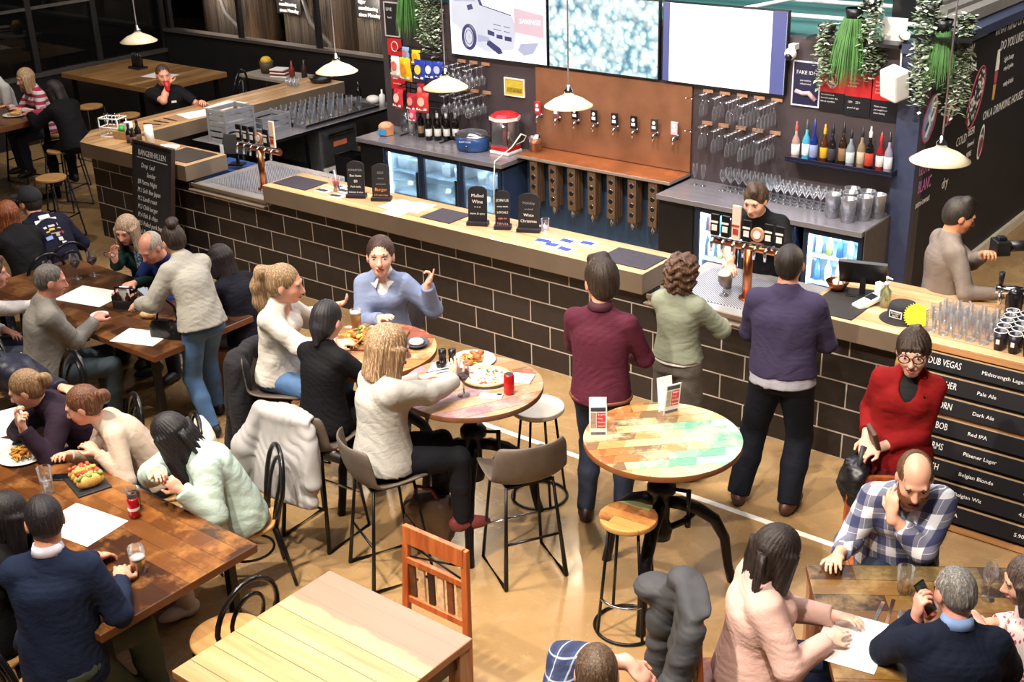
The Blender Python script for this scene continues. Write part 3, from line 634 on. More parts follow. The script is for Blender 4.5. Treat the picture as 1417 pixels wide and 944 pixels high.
for i,(xx,zz,l) in enumerate(((-7.1,1.78,'black tank sign with white lines of writing on the middle tank'),(-5.45,1.84,'black tank sign with white lines of writing on the right tank'))):
    r=thing('tank_sign',l,'sign',(xx,5.02,zz)); MB().box((-.26,-.01,-.2),(.26,.01,.34)).build('board',M_blackm,r,.004)
    for k,tx in enumerate(('PALE','lager','conditioning','since Monday')): words('lettering',tx,r,(-.2,-.013,.12-.09*k),(90,0,0),.075,M_chalk)
for i in range(3):
    b=MB(); y0=3.3+i*.75; b.tube([(-3,y0,2.46+.02*i),(3.05,y0+.2,2.46+.02*i)],.022,0,10)
    single('conduit_pipe',('white conduit pipe along the edge of the green roof','white conduit pipe across the middle of the green roof','white conduit pipe at the back of the green roof')[i],'pipe',b,M_white,group=None)
b=MB().tube([(1.2,3.2,2.5),(1.9,4.6,2.6)],.018,0,8); single('conduit_pipe','thin diagonal conduit beside the hanging plants','pipe',b,M_white)
b=MB(); b.box((2.62,3.6,2.4),(2.9,4.1,3.1)); single('roof_duct','black ventilation box standing on the roof corner','duct',b,M_blackm,bev=.01)
for i in range(3):
    b=MB().box((3.34,3.6,2.46+.0*i),(3.46,9.5,2.56)); o=single('roof_plank',('nearest grey plank laid along the top of the chalk wall','middle grey plank laid along the top of the chalk wall','farthest grey plank laid along the top of the chalk wall')[i],'plank',b,mat('#8b857c',.6),(-.2-i*.2,.2*i,0),0,'planks on the side wall')
struct('trim_5',MB().box((3.3,2.95,0),(3.34,10.5,.1)),mat('#cfc3ae',.6))
# pale floor strip outside the side wall
# back room tables seen through the glass
# ---------------------------------------------------------------- the bar
def slab(name,label,cat,poly,z0,z1,mats,top=1,bev=.006,loc=(0,0,0)):
    b=MB(); b.prism(poly,z0,z1,0); k=len(poly)
    b.m[1]=top; return single(name,label,cat,b,mats,loc,bev=bev)
R4=lambda x0,y0,x1,y1:[(x0,y0),(x1,y0),(x1,y1),(x0,y1)]
struct('wall_bar_front',MB().box((-4.9,0,0),(-3.12,.16,.93)).box((-3.12,0,0),(-1.95,.16,.855)).box((-1.95,0,0),(2.36,.16,.925)).box((2.36,0,0),(3.62,.16,.855)).box((3.62,0,0),(9,.16,.955)),M_block)
struct('wall_bar_left',MB().box((-4.95,.16,0),(-4.8,3.6,.93)),M_black)
slab('bar_counter','long raised timber bar top with brown fascia running behind the seated group','bar counter',R4(-1.94,-.1,2.36,.42),.93,1.1,[M_barface,M_bartop])
slab('bar_counter','right-hand timber bar top holding the till, bucket hat and cups','bar counter',R4(3.62,-.1,8.6,.8),.96,1.1,[M_barface,M_bartop])
slab('bar_counter','L-shaped timber bar top at the far left with the sandwich board below','bar counter',[(-4.95,-.08),(-3.13,-.08),(-3.13,.46),(-4.66,.46),(-4.66,3.68),(-5.3,3.68),(-5.3,.3)],.935,1.1,[M_barface,M_bartop_y])
# drip trays
def dripm():
    t=NT('perforated_steel'); v=t.co(); s=t.sep(v); d=t.math('ADD',t.math('MULTIPLY',s[0],.8),t.math('MULTIPLY',s[1],1))
    f=t.math('FRACT',t.math('MULTIPLY',d,46)); k=t.math('LESS_THAN',f,.42); n=t.noise(v,6,3); c=t.mix(k,t.ramp(n,[(.3,'#b8b8c0'),(.7,'#d0d2da')]),'#5c5c68'); t.bump(k,.3,.003); return t.done(c,.28,.5)
M_drip=dripm()
def drip(label,x0,x1,y1):
    r=thing('drip_tray_bench',label,'drip tray',(x0,0,0)); w=x1-x0
    MB().box((0,-.04,.86),(w,y1,.915)).build('bench_top',mat('#b7b4b2',.26,.5,.1),r,.006)
    MB().box((.12,.1,.915),(w-.1,y1-.12,.922)).build('grate',M_drip,r,.002)
    b=MB().box((0,-.06,.895),(w,-.04,.93)).box((0,-.1,.86),(w,-.06,.875)); b.build('front_lip',M_barface,r,.003)
    MB().box((0,.165,.05),(w,y1-.03,.86)).build('cabinet_body',M_dsteel,r)
    return r
drip('stainless steel drip bench between the raised bar and the right counter',2.37,3.6,.86)
drip('stainless steel drip bench between the left bar corner and the raised bar',-3.1,-1.96,1.0)
# tap fonts
def tap_font(label,loc,n,w,col,hcols,rz=0):
    r=thing('beer_tap_font',label,'beer tap',loc,rz); b=MB(); b.cyl(.035,0,.4,0,18).cyl(.06,0,.015,0,18); b.build('column',col,r)
    MB().tube([(-w/2,0,.41),(w/2,0,.41)],.028,0,14).build('crossbar',col,r)
    for i in range(n):
        x=-w/2+w*(i+.43)/n; h=hcols[i%len(hcols)]; t=MB(); t.tube([(x,0,.43),(x,-.05,.445),(x,-.075,.42),(x,-.075,.35)],.011,0,8); p=t.build('tap',M_chrome,r)
        bd=MB()
        if h=='round': bd.at(x,-.03,.53,0,0,90).cyl(.055,-.012,.012,0,20)
        elif h=='tall': bd.box((x-.034,-.04,.46),(x+.034,-.02,.72))
        else: bd.box((x-.034,-.04,.46),(x+.034,-.02,.625))
        q=bd.build('tap_badge',mat({'round':'#c78f6a','tall':'#e8cdb8'}.get(h,'#141214'),.3),p,.004)
        e=MB()
        if h=='round': e.at(x,-.045,.53,0,0,90).cyl(.03,-.004,.004,0,16)
        else: e.box((x-.022,-.044,.5),(x+.022,-.041,.545)).box((x-.03,-.044,.56),(x+.03,-.041,.575))
        e.build('badge_mark',mat('#e9e2da' if h!='tall' else '#b03a30',.4),p)
    MB().box((-w/2,-.02,.435),(w/2,.02,.45)).build('badge_rail',M_chrome,r)
    return r
tap_font('copper T-shaped tap font with six black badges, right drip bench',(3.03,.3,.922),7,.62,M_copper,['flat','flat','tall','flat','round','flat','flat'])
tap_font('tapered copper tap font with black badges, left drip bench',(-2.3,.22,.922),6,.6,M_copper,['flat','flat','flat','round','flat','tall'])
# bar mats, papers, coasters
M_mat=mat('#2b2733',.8,0,.2,30,.3,200)
def barmat(label,x0,y0,x1,y1,z=1.1,m=None): single('bar_mat',label,'bar mat',MB().box((x0,y0,z),(x1,y1,z+.008)),m or M_mat,bev=.003)
barmat('dark rubber bar mat at the left end of the raised bar',-1.9,.0,-1.45,.3); barmat('dark rubber bar mat beside the middle chalkboard signs',0.0,.0,.34,.3); barmat('dark rubber bar mat at the right end of the raised bar',1.88,-.02,2.33,.3)
barmat('large black bar mat beside the till',3.66,-.06,4.02,.5,m=mat('#1d1a19',.75)); barmat('dark mat on the corner of the left bar',-3.7,.0,-3.2,.4,m=mat('#2f2723',.7))
M_blue=mat('#2c3f86',.5); M_paper=mat('#f4f1ec',.6,0,.03)
for i,(x,y,a) in enumerate(((1.28,.1,8),(1.45,.2,-4),(1.62,.25,5),(1.4,.06,3),(1.55,.03,-6))):
    r=thing('coaster','blue and white printed coaster laid on the bar left of the right-hand mat','coaster',(x,y,1.1),a,'coasters on the bar'); MB().box((-.07,-.07,0),(.07,.07,.003)).build('card',M_paper,r); MB().box((-.07,-.035,.003),(.045,.035,.0035)).build('print',M_blue,r)
for i,(x,y,a) in enumerate(((-1.28,.28,5),(-1.12,.2,-3),(-1.3,.1,2),(-1.07,.05,6))):
    r=thing('coaster','black and white printed coaster beside the strawberry drink','coaster',(x,y,1.1),a,'coasters by the strawberry drink'); MB().box((-.08,-.055,0),(.08,.055,.003)).build('card',M_paper,r); MB().box((-.08,-.03,.003),(.04,.03,.0035)).build('print',M_mat,r)
for i,(x,y,a,l,c) in enumerate(((-.42,.16,-4,'white menu sheet on the bar between the sign pairs','#f4f1ec'),(-.2,.2,3,'white sheet with a yellow band beside the rubber mat','#eef0c0'),(-.28,.05,8,'small white leaflet at the front edge of the bar','#f6f3f0'))):
    r=thing('menu_sheet',l,'paper',(x,y,1.1+.0012*i),a); MB().box((-.1,-.14,0),(.1,.14,.001)).build('sheet',mat(c,.6,0,.03),r)
    for k in range(5): MB().box((-.07,-.1+.04*k,.001),(.05+.01*(k%2),-.092+.04*k,.0014)).build('print',mat('#b9b3b0',.6),r)
def chalksign(label,x,y,lines,rz=0,h=.27,w=.165,c2='#e8e6e0'):
    r=thing('chalkboard_sign',label,'sign',(x,y,1.1),rz); n=10
    poly=[(-w/2,0),(w/2,0),(w/2,h)]+[(w/2*math.cos(PI*i/n)*.92,h+.035*math.sin(PI*i/n)) for i in range(1,n)]+[(-w/2,h)]
    b=MB(); b.at(0,0,.03,0,0,82); b.prism(poly,-.006,.006); b.build('board',mat('#171518',.6),r,.002)
    MB().box((-w/2-.01,-.04,0),(w/2+.01,.045,.035)).build('foot',mat('#191622',.5),r,.004)
    for k,(t,s_,c) in enumerate(lines):
        words('lettering',t,r,(0,-.006-(h-.06-.05*k)*-.139-.001,.03+h-.05-.05*k),(82,0,0),s_,mat(c,.7),'CENTER')
    return r
Wc='#e6e3dd'; Oc='#d98a4a'
chalksign('chalkboard sign with many white lines, left one of the left pair',-.89,.12,[('SCHNITZEL',.026,'#8f8f92'),('Bao buns',.03,Wc),('$8',.034,Wc),('Pork belly',.024,Wc),('Chicken & slaw',.022,Wc),('Mushroom & soy',.022,Wc)],28)
chalksign('chalkboard sign with orange Burger lettering, right one of the left pair',-.63,.18,[('BEEF',.03,'#77777c'),('cheese',.022,'#77777c'),('and bacon',.022,'#77777c'),('Burger',.042,Oc),('$15 with chips',.022,Oc)],30)
chalksign('chalkboard sign reading Mulled Wine',.56,.12,[('Mulled',.04,Wc),('Wine',.042,Wc),('* * *',.03,Wc),('warm & spicy',.024,Wc)],26)
chalksign('narrow chalkboard sign between the wine sign and the Christmas sign',.8,.16,[('JOIN US',.03,Wc),('every week',.02,Wc),('LOCALS',.026,Wc),('night for',.022,'#d98a80'),('TRIVIA',.034,'#d98a80')],30,.26,.125)
chalksign('broad chalkboard sign reading White Christmas',1.03,.22,[('Holiday',.034,'#8a8488'),('cocktail',.024,'#8a8488'),('White',.034,Wc),('Christmas',.034,Wc)],24,.26,.18)
# drinkware prototypes
def proto_glass(name,label,cat,prof,m=None,n=14): 
    return single(name,label,cat,MB().lathe(prof,0,n),m or M_glass)
P_wine=[(.033,0),(.033,.003),(.004,.008),(.0035,.085),(.012,.095),(.034,.125),(.037,.155),(.028,.2)]
P_flute=[(.03,0),(.03,.003),(.004,.007),(.0035,.07),(.012,.085),(.023,.12),(.025,.17),(.022,.21)]
P_coupe=[(.032,0),(.032,.003),(.004,.008),(.004,.1),(.014,.11),(.042,.15),(.044,.165)]
P_pint=[(0,.004),(.03,.004),(.031,0),(.034,.03),(.042,.145)]
P_tumbler=[(0,.004),(.029,.004),(.03,0),(.036,.1)]
# hanging racks
def rack(label,x,z,L=.36):
    r=thing('glass_rack_rail',label,'glass rack',(x,2.8,z)); MB().box((-.055,-.02,-.004),(.055,0,.03)).build('wall_plate',mat('#b98a6a',.5),r,.003)
    b=MB()
    for q in (-.03,.03): b.tube([(q,0,0),(q,-L,0),(q,-L-.012,.012)],.004,0,6)
    b.build('rail',M_chrome,r); return r
def hang(prof,name,label,cat,xs,z,ys,grp,base=None):
    for x in xs:
        for y in ys:
            o=base[0] if not base[1] else dup(base[0],(0,0,0)); base[1]=True
            o['label']=label; o['group']=grp; o.location=(x,y,z+.0); o.rotation_euler=(PI,0,random.uniform(0,2))
wgp=[proto_glass('wine_glass','x','glass',P_wine),False]; flp=[proto_glass('champagne_flute','x','glass',P_flute),False]
rw=('top','lower')
for ti,z in enumerate((1.80,1.49)):
    for i,x in enumerate((1.22,1.4,1.585,1.76,1.94)):
        rack(f"steel glass rail on the {rw[ti]} tier right of the copper panel, {('first','second','third','fourth','fifth')[i]} from the copper",x,z)
        hang(P_flute,'champagne_flute',f'stemmed flute hanging upside down from the {rw[ti]} tier of rails right of the copper panel','glass',[x],z-.0,[2.74-.07*k for k in range(2+ (i>0)*1+(i>1)*1+(i>2))],f'flutes hanging on the {rw[ti]} right tier',flp)
    for i,x in enumerate((-1.86,-1.69,-1.52)):
        rack(f"steel glass rail on the {rw[ti]} tier left of the popcorn machine, {('first','second','third')[i]} from the left",x,z-.02)
        hang(P_wine,'wine_glass',f'wine glass hanging upside down from the {rw[ti]} tier of rails above the slow cooker','glass',[x],z-.02,[2.72-.085*k for k in range(4)],f'wine glasses hanging on the {rw[ti]} left tier',wgp)
# back counters
FTUBE=emit('fridge_tube','#c4e6ff',70)
def fridge(label,x,w,shelves=2,stock=None):
    r=thing('bar_fridge',label,'fridge',(x,2.2,0)); d=.58
    b=MB().box((0,.02,.08),(w,.04,.1)).box((0,.04,.08),(.02,d,.86)).box((w-.02,.04,.08),(w,d,.86)).box((0,d-.02,.08),(w,d,.86)).box((0,.04,.08),(w,d,.1)).box((0,.04,.84),(w,d,.86)).box((0,.03,0),(w,d,.08))
    b.build('cabinet',[mat('#2a3a58',.4)],r); MB().box((.02,d-.03,.1),(w-.02,d-.022,.84)).box((.02,.05,.1),(.022,d-.03,.84)).box((w-.022,.05,.1),(w-.02,d-.03,.84)).build('lining',mat('#e6f2fa',.4),r)
    MB().box((.05,.07,.826),(w-.05,.11,.838)).box((.022,.06,.12),(.028,.09,.82)).box((w-.028,.06,.12),(w-.022,.09,.82)).build('light_strip',FTUBE,r)
    for k in range(shelves): MB().box((.02,.07,.33+.25*k),(w-.02,d-.03,.338+.25*k)).build('shelf',mat('#cfe4ef',.3,.2),r)
    for k in range(max(1,round(w/.5))):
        l=bpy.data.lights.new('fridge_light','POINT'); l.energy=15; l.color=(.74,.92,1); l.shadow_soft_size=.03; o=bpy.data.objects.new('fridge_light',l); COL.objects.link(o); o.location=(x+w*(k+.5)/max(1,round(w/.5)),2.3,.79); q=o.copy(); COL.objects.link(q); q.location.z=.46
    nd=max(1,round(w/.52)); 
    for k in range(nd):
        a=w*k/nd; c=w*(k+1)/nd; e=MB().box((a+.004,0,.1),(a+.045,.03,.86)).box((c-.045,0,.1),(c-.004,.03,.86)).box((a+.045,0,.82),(c-.045,.03,.86)).box((a+.045,0,.1),(c-.045,.03,.14))
        dr=e.build('door',mat('#1d2638',.35),r,.003); MB().box((a+.045,.012,.14),(c-.045,.018,.82)).build('glass',M_door,dr); MB().box((c-.06,-.03,.35),(c-.045,0,.65)).build('handle',M_dsteel,dr,.003)
    return r
M_ctop=mat('#9d989c',.26,.55,.1,3,stretch=(1,8,8))
def counter(label,x0,x1,z=.93,y0=2.16,m=None): return single('back_counter',label,'counter',MB().box((x0,y0,z-.05),(x1,2.795,z)),m or M_ctop,bev=.005)
counter('stainless back counter with wine bottles and popcorn machine',-2.96,-.84); counter('stainless back counter with stemware and glass jugs',1.05,3.12)
fridge('three-door glass bar fridge glowing blue under the left back counter',-2.58,1.7)
fridge('two-door glass bar fridge glowing blue under the right back counter, beside the dark panel',1.46,1.02); fridge('single glass bar fridge glowing blue at the right end below the glass jugs',2.56,.56)
single('cupboard','black cupboard left of the blue fridges','cupboard',MB().box((-2.94,2.2,0),(-2.6,2.78,.87)),M_blackm,bev=.006)
single('cupboard','black cooling cabinet between the paddles and the right fridge','cupboard',MB().box((1.06,2.2,0),(1.44,2.78,.87)),M_blackm,bev=.006)
single('end_panel','grey end panel at the right end of the back counter','panel',MB().box((3.13,2.2,0),(3.135,2.79,.93)).box((3.0,2.75,0),(3.13,2.79,.1)),mat('#5a504a',.6))
bcol=['#dfe9ef','#3f7f8f','#b7482f','#e8f0f2','#2f5f9a','#d8c060']
fb=None
for s in range(2):
    for i,a in enumerate((1.54,1.64,1.74,1.84,2.08,2.18,2.28,2.4,2.64,2.74,2.84,2.94,3.04)):
        for yy in (2.38,):
            m=mat(bcol[(i*5+s*2)%6],.2); o=single('drink_bottle',f"{('white','teal','rust','pale','blue','yellow')[(i*5+s*2)%6]} bottle on the {('lower','upper')[s]} shelf inside the right bar fridges",'bottle',MB().lathe([(0,0),(.03,0),(.03,.12),(.012,.16),(.012,.2),(0,.2)],0,12),m,(a,yy,.339+.25*s),group='bottles in the right fridges')
for i in range(10):
    x=-2.46+.165*i+(0.02 if i>4 else 0)
    if any(abs(x-q)<.06 for q in (-2.01,-1.45)): continue
    single('food_tub',f"white plastic tub on the upper shelf of the three-door fridge",'tub',MB().box((-.06,-.13,0),(.06,.13,.12)).box((-.064,-.134,.11),(.064,.134,.125)),M_white,(x,2.5,.589),group='tubs in the left fridge',bev=.006)
# copper section
struct('wall_copper_recess',MB().box((-.84,2.6,0),(1.05,2.79,.9)),mat('#27405c',.6))
slab('copper_shelf','orange copper shelf with a pale edge below the wall taps','shelf',R4(-.84,2.4,1.05,2.795),.95,.985,[mat('#b9aaa0',.35,.6),mat('#b06a3e',.26,.5,.3,4)])
single('copper_splashback','large brushed copper splashback with eight beer taps','panel',MB().box((-.84,2.775,.99),(1.05,2.795,1.84)),mat('#96664a',.4,.4,.28,2.5),bev=.004)
for i,(x,c) in enumerate(((-.77,'#b8323a'),(-.53,'#7a4a52'),(-.29,'#17151a'),(-.05,'#1c1a1e'),(.2,'#1a1a1e'),(.43,'#17161a'),(.67,'#3a3532'),(.9,'#d9b9c0'))):
    r=thing('wall_tap','chrome wall tap with %s badge, number %s along the copper panel'%(('red','maroon','black','black dotted','black oval','black silver','round','pink')[i],('one','two','three','four','five','six','seven','eight')[i]),'beer tap',(x,2.775,1.33)); b=MB(); b.tube([(0,0,0),(0,-.05,.01),(0,-.085,-.01),(0,-.085,-.06)],.012,0,10).at(0,0,0,0,0,90).cyl(.024,0,.012,0,14); b.build('tap',M_chrome,r)
    MB().box((-.038,-.07,.03),(.038,-.05,.16)).build('badge',mat(c,.35),r,.006); MB().box((-.022,-.073,.06),(.022,-.07,.09)).build('badge_mark',M_chalk,r); b=MB(); b.at(0,-.0725,.12,0,0,90).cyl(.018,-.002,.002,0,12); b.build('badge_dot',M_chalk,r)
# paddles hanging under the copper shelf
M_pad=wood('paddle_timber',['#3a2c22','#5a4432','#6b523c'],1,2,.5); pd=None
for i in range(7):
    for k in range(5):
        x=-.62+.245*i; y=2.43+.028*k
        if pd is None:
            pd=thing('tasting_paddle','x','paddle'); MB().box((-.05,-.009,-.46),(.05,.009,0)).build('board',M_pad,pd,.004)
            for q in range(4): b=MB(); b.at(0,-.0095,-.08-.1*q,0,0,90); b.lathe([(.026,0),(.03,.001),(.03,.003),(.026,.003)],0,16); b.build('hole_glint_rim',M_chrome,pd); b=MB(); b.at(0,-.0096,-.08-.1*q,0,0,90).cyl(.026,-.0005,.0005,0,16); b.build('hole_dark_disc',M_blackm,pd)  # flat dark discs paint the holes' shade, chrome rims their glint
            MB().tube([(0,0,-.46),(.012,0,-.5),(.004,0,-.54),(-.012,0,-.5),(0,0,-.46)],.003,0,5).build('cord',mat('#a08a70',.8),pd); o=pd
        else: o=dup(pd,(0,0,0))
        o.location=(x+random.uniform(-.004,.004),y,.945); o.rotation_euler=(rad(random.uniform(-1.5,1.5)),0,0)
        o['label']=f"dark timber tasting paddle hanging in the {('first','second','third','fourth','fifth','sixth','seventh')[i]} bundle from the left under the copper shelf"; o['group']=f'tasting paddles in bundle {i+1}'
# TVs
def tv(label,x0,x1,z0,z1,m):
    r=thing('television',label,'television',(x0,2.74,z0)); w=x1-x0;h=z1-z0
    MB().box((-.012,0,-.012),(w+.012,.05,h+.012)).build('casing',mat('#15151c',.35),r,.004); MB().box((0,-.003,0),(w,0,h)).build('screen',m,r); return r,w,h
t1,w,h=tv('wall television showing a pale four-wheel-drive car advertisement, leftmost of three',-1.95,-.66,1.875,2.61,emit('screen_white','#eef1fb',2.0))
dk=emit('screen_navy','#3b3c78',.9); lv=emit('screen_lilac','#c3c4de',1.0); pk=emit('screen_pink','#f0cdd6',1.05)
def pic(r,poly,m,nm='picture'): b=MB(); b.at(0,-.0045,0,0,0,90); b.prism([(a,c) for a,c in poly],-.0008,.0008); b.build(nm,m,r)
C2=lambda cx,cz,a,bb:[(cx+a*math.cos(2*PI*i/24),cz+bb*math.sin(2*PI*i/24)) for i in range(24)]
def ring(r,cx,cz,a,bb,th,m): MB().tube([(p[0],-.004,p[1]) for p in C2(cx,cz,a,bb)],th,0,5,True).build('picture',m,r)
gr=emit('screen_grey','#e3e4f0',1.02)
pic(t1,[(.02,.34),(.02,.7),(.34,.72),(.44,.55),(.86,.46),(.9,.3),(.86,.12),(.5,.06),(.3,.14),(.1,.3)],gr,'car_body'); 
def pic2(poly,m,d=.0062): b=MB(); b.at(0,-d,0,0,0,90); b.prism(poly,-.0008,.0008); b.build('picture',m,t1)
pic2([(.06,.56),(.06,.7),(.3,.71),(.37,.58)],lv); pic2([(.34,.72),(.37,.72),(.46,.55),(.42,.55)],dk); pic2([(.24,.53),(.31,.55),(.33,.5),(.26,.48)],dk); pic2([(.42,.555),(.84,.475),(.84,.465),(.42,.545)],dk)
MB().tube([(p[0],-.008,p[1]) for p in C2(.26,.2,.085,.12)],.02,0,5,True).build('picture',dk,t1); pic2(C2(.26,.2,.07,.1),gr,.0075); MB().tube([(p[0],-.009,p[1]) for p in C2(.26,.2,.05,.075)],.004,0,5,True).build('picture',dk,t1)
for a in range(6): MB().tube([(.26,-.009,.2),(.26+.05*math.cos(a*1.05),-.009,.2+.075*math.sin(a*1.05))],.003,0,4).build('picture',lv,t1)
pic2([(.38,.16),(.54,.18),(.53,.22),(.38,.24)],lv); pic2([(.5,.14),(.66,.05),(.72,.07),(.68,.12),(.52,.2)],dk); pic2([(.52,.25),(.61,.235),(.61,.28),(.52,.3)],dk,.0075); pic2([(.64,.22),(.72,.215),(.72,.255),(.64,.26)],dk,.0075); pic2([(.75,.205),(.84,.2),(.84,.245),(.75,.25)],dk,.0075)
for z in (.31,.36): pic2([(.6,z),(.7,z-.012),(.7,z-.006),(.6,z+.007)],dk); pic2([(.74,z-.014),(.82,z-.024),(.82,z-.018),(.74,z-.007)],dk)
pic2([(.88,.3),(1.26,.27),(1.26,.5),(.88,.55)],pk); words('lettering','SAVINGS',t1,(.95,-.008,.42),(90,0,0),.07,emit('screen_cream','#fdf3f4',2.0)); pic2([(.92,.12),(1.0,.07),(1.12,.1),(1.2,.22),(.96,.19)],lv)
def pebbles():
    t=NT('screen_pebbles'); v=t.co(scale=(11,11,11)); vo=t.add('ShaderNodeTexVoronoi'); vo.inputs['Scale'].default_value=1.4; t.ln(v,vo.inputs['Vector']); n=t.noise(v,.5,3)
    c=t.ramp(vo.outputs['Distance'],[(.0,'#fbfffc'),(.45,'#dff6f2'),(.62,'#7fb9c6'),(.85,'#2a6688')]); s=t.sep(vo.outputs['Color']); c=t.mix(t.math('MULTIPLY',s[0],.35),c,'#a9d8e4'); c=t.mix(t.ramp(n,[(.45,(0,0,0)),(.62,(.8,.8,.8))]),c,'#f4fbf4')
    t.b.inputs['Base Color'].default_value=(.02,.02,.02,1); t.ln(c,t.b.inputs['Emission Color']); t.b.inputs['Emission Strength'].default_value=1.1; return t.m
tv('wall television showing pale teal pebbles, middle of three',-.62,.68,1.875,2.61,pebbles())
t3,w,h=tv('blank white wall television with a lilac edge, rightmost of three',.74,2.02,1.875,2.61,emit('screen_blank','#f6f6fd',2.0)); pic(t3,[(w-.14,0),(w,0),(w,h),(w-.14,h)],emit('bezel_glow','#6f76c4',.8)); pic(t3,[(0,0),(.07,0),(.07,h),(0,h)],emit('bezel_glow2','#6f76c4',.75))  # lilac emissive bands paint the bluish glow on the bezels
# posters
def poster(label,x,z,w,h,top,bot,lines,frame=None,split=.55):
    r=thing('poster',label,'poster',(x,2.79,z)); MB().box((-w/2,-.008,0),(w/2,.005,h)).build('sheet',mat(bot,.4),r)
    if top: MB().box((-w/2,-.0095,h*(1-split)),(w/2,-.008,h)).build('band',mat(top,.4),r)
    if frame: 
        b=MB()
        for a in ((-w/2-.012,0,-w/2,h),(w/2,0,w/2+.012,h),(-w/2-.012,-.012,w/2+.012,0),(-w/2-.012,h,w/2+.012,h+.012)): b.box((a[0],-.014,a[1]),(a[2],.005,a[3]))
        b.build('frame',mat(frame,.4),r)
    for tx,xx,zz,s_ in lines: words('lettering',tx,r,(xx,-.0105,zz),(90,0,0),s_,M_chalk)
    return r
p=poster('navy FAKE ID? poster in a white frame under the screen corner',2.22,1.8,.25,.38,None,'#1b1a3c',[('FAKE ID?',-.1,.29,.046),('you could be',-.06,.22,.02),('refused entry',-.06,.19,.02)],'#d9d6e2'); MB().tube([(-.1,-.01,.12),(-.03,-.01,.1),(.03,-.01,.11),(.1,-.01,.05)],.02,0,6).build('picture',mat('#c9a0a0',.5),p)
p=poster('red and black no-drinking poster with a round symbol, left of three',2.47,1.77,.24,.38,'#c8242a','#121118',[('Intoxication is',-.1,.15,.022),('harmful under the',-.1,.12,.022),('law at any time',-.1,.09,.022)])
b=MB(); b.tube([(.05*math.cos(t_),-.012,.28+.06*math.sin(t_)) for t_ in [2*PI*i/20 for i in range(20)]],.007,0,5,True).tube([(-.035,-.012,.32),(.035,-.012,.24)],.006,0,5).box((-.012,-.012,.25),(.012,-.01,.31)); b.build('symbol',M_chalk,p)
poster('red and black notice poster partly behind the trailing plant, middle of three',2.715,1.76,.24,.38,'#c8242a','#15141d',[('Under 18s must be',-.1,.32,.02),('with an adult',-.1,.29,.02),('at all times',-.1,.26,.02),('18+   25+',-.09,.12,.03),('proof of age',-.09,.07,.022)])
poster('red and black notice poster beside the side wall, right of three',2.97,1.75,.25,.39,'#d2232a','#15141d',[('Drunk guests',-.1,.33,.026),('will not be',-.1,.3,.026),('served alcohol',-.1,.27,.026),('here - sorry',-.1,.24,.026),('Please respect',-.1,.12,.02),('our neighbours',-.1,.09,.02),('when leaving',-.1,.06,.02)])
poster('framed black and white poster at the left end of the back wall',-2.87,1.98,.2,.36,None,'#1c1a20',[('LIVE',-.08,.29,.05),('band',-.06,.2,.03)],'#cfc8c0')
p=poster('red no-drinking notice below the framed poster',-2.85,1.6,.22,.35,'#c8242a','#121118',[('served',-.08,.12,.024),('under law',-.08,.08,.024)]); MB().tube([(.05*math.cos(t_),-.012,.26+.055*math.sin(t_)) for t_ in [2*PI*i/20 for i in range(20)]],.006,0,5,True).build('symbol',M_chalk,p)
poster('red notice with white text lowest on the left wall end',-2.83,1.22,.22,.34,'#c8242a','#121118',[('please',-.08,.28,.03),('no smoking',-.08,.22,.026)])
p=poster('yellow landscape print in a white frame above the popcorn machine',-1.13,1.5,.25,.17,None,'#c9b23c',[],'#ece7df'); MB().box((-.1,-.0095,.03),(.1,-.008,.08)).build('picture',mat('#8f7f2a',.5,0,.4,30),p)
# right bottle shelf
sh=thing('bottle_shelf','black wall shelf holding the row of spirits','shelf',(2.13,2.8,1.3)); MB().box((0,-.17,0),(1.02,0,.02)).box((0,-.17,.02),(1.02,-.162,.05)).box((1.012,-.17,.02),(1.02,0,.05)).build('tray',mat('#14152a',.35),sh,.003)
SP=[('#a8887c','#f0f0ee','#c84a3a','clear gin bottle with a red cap'),('#4a9cbc','#eef6f8','#40444a','pale blue gin bottle'),('#1c2a70','#8f9cc8','#1e2c7c','deep blue vodka bottle'),('#4a2a12','#e0a52a','#d09a2a','amber liqueur bottle with a yellow label'),('#181518','#3a3438','#100e10','black bottle with a dark cap'),('#2a1c14','#8a6a4a','#1c1814','brown whisky bottle'),('#7c8488','#c9d2d6','#101010','clear bottle with a grey label'),('#8a7458','#c4b49a','#1a1714','square whisky bottle with a brown label'),('#16130f','#c0402c','#e6e2da','black bottle with a red band'),('#8a1e22','#e8d8d0','#b4262a','red aperitif bottle'),('#8c8492','#e9e4ea','#2a2630','clear bottle at the right end')]
def spirit(label,x,y,z,c,lab,cap,s=1.0,grp=None,r0=.034):
    r=thing('spirit_bottle',label,'bottle',(x,y,z),-10,grp); MB().lathe([(0,0),(r0,0),(r0+.002,.01),(r0+.002,.15*s),(r0*.8,.175*s),(.013,.2*s),(.012,.255*s),(0,.255*s)],0,16).build('glass_body',mat(c,.08,0,.1),r)
    MB().lathe([(r0+.0028,.045),(r0+.0035,.046),(r0+.0035,.125*s),(r0+.0028,.126*s)],0,16).build('paper_label',mat(lab,.5),r); MB().lathe([(.0145,.235*s),(.0145,.275*s),(.008,.28*s),(.007,.31*s),(0,.312*s)],0,12).build('cap',mat(cap,.35),r); return r
for i,(c,l,k,nm) in enumerate(SP): spirit(nm+' on the black wall shelf',2.2+.088*i,2.69+.03*(i%2),1.321,c,l,k,1.12+.14*((i*7)%3)/2)
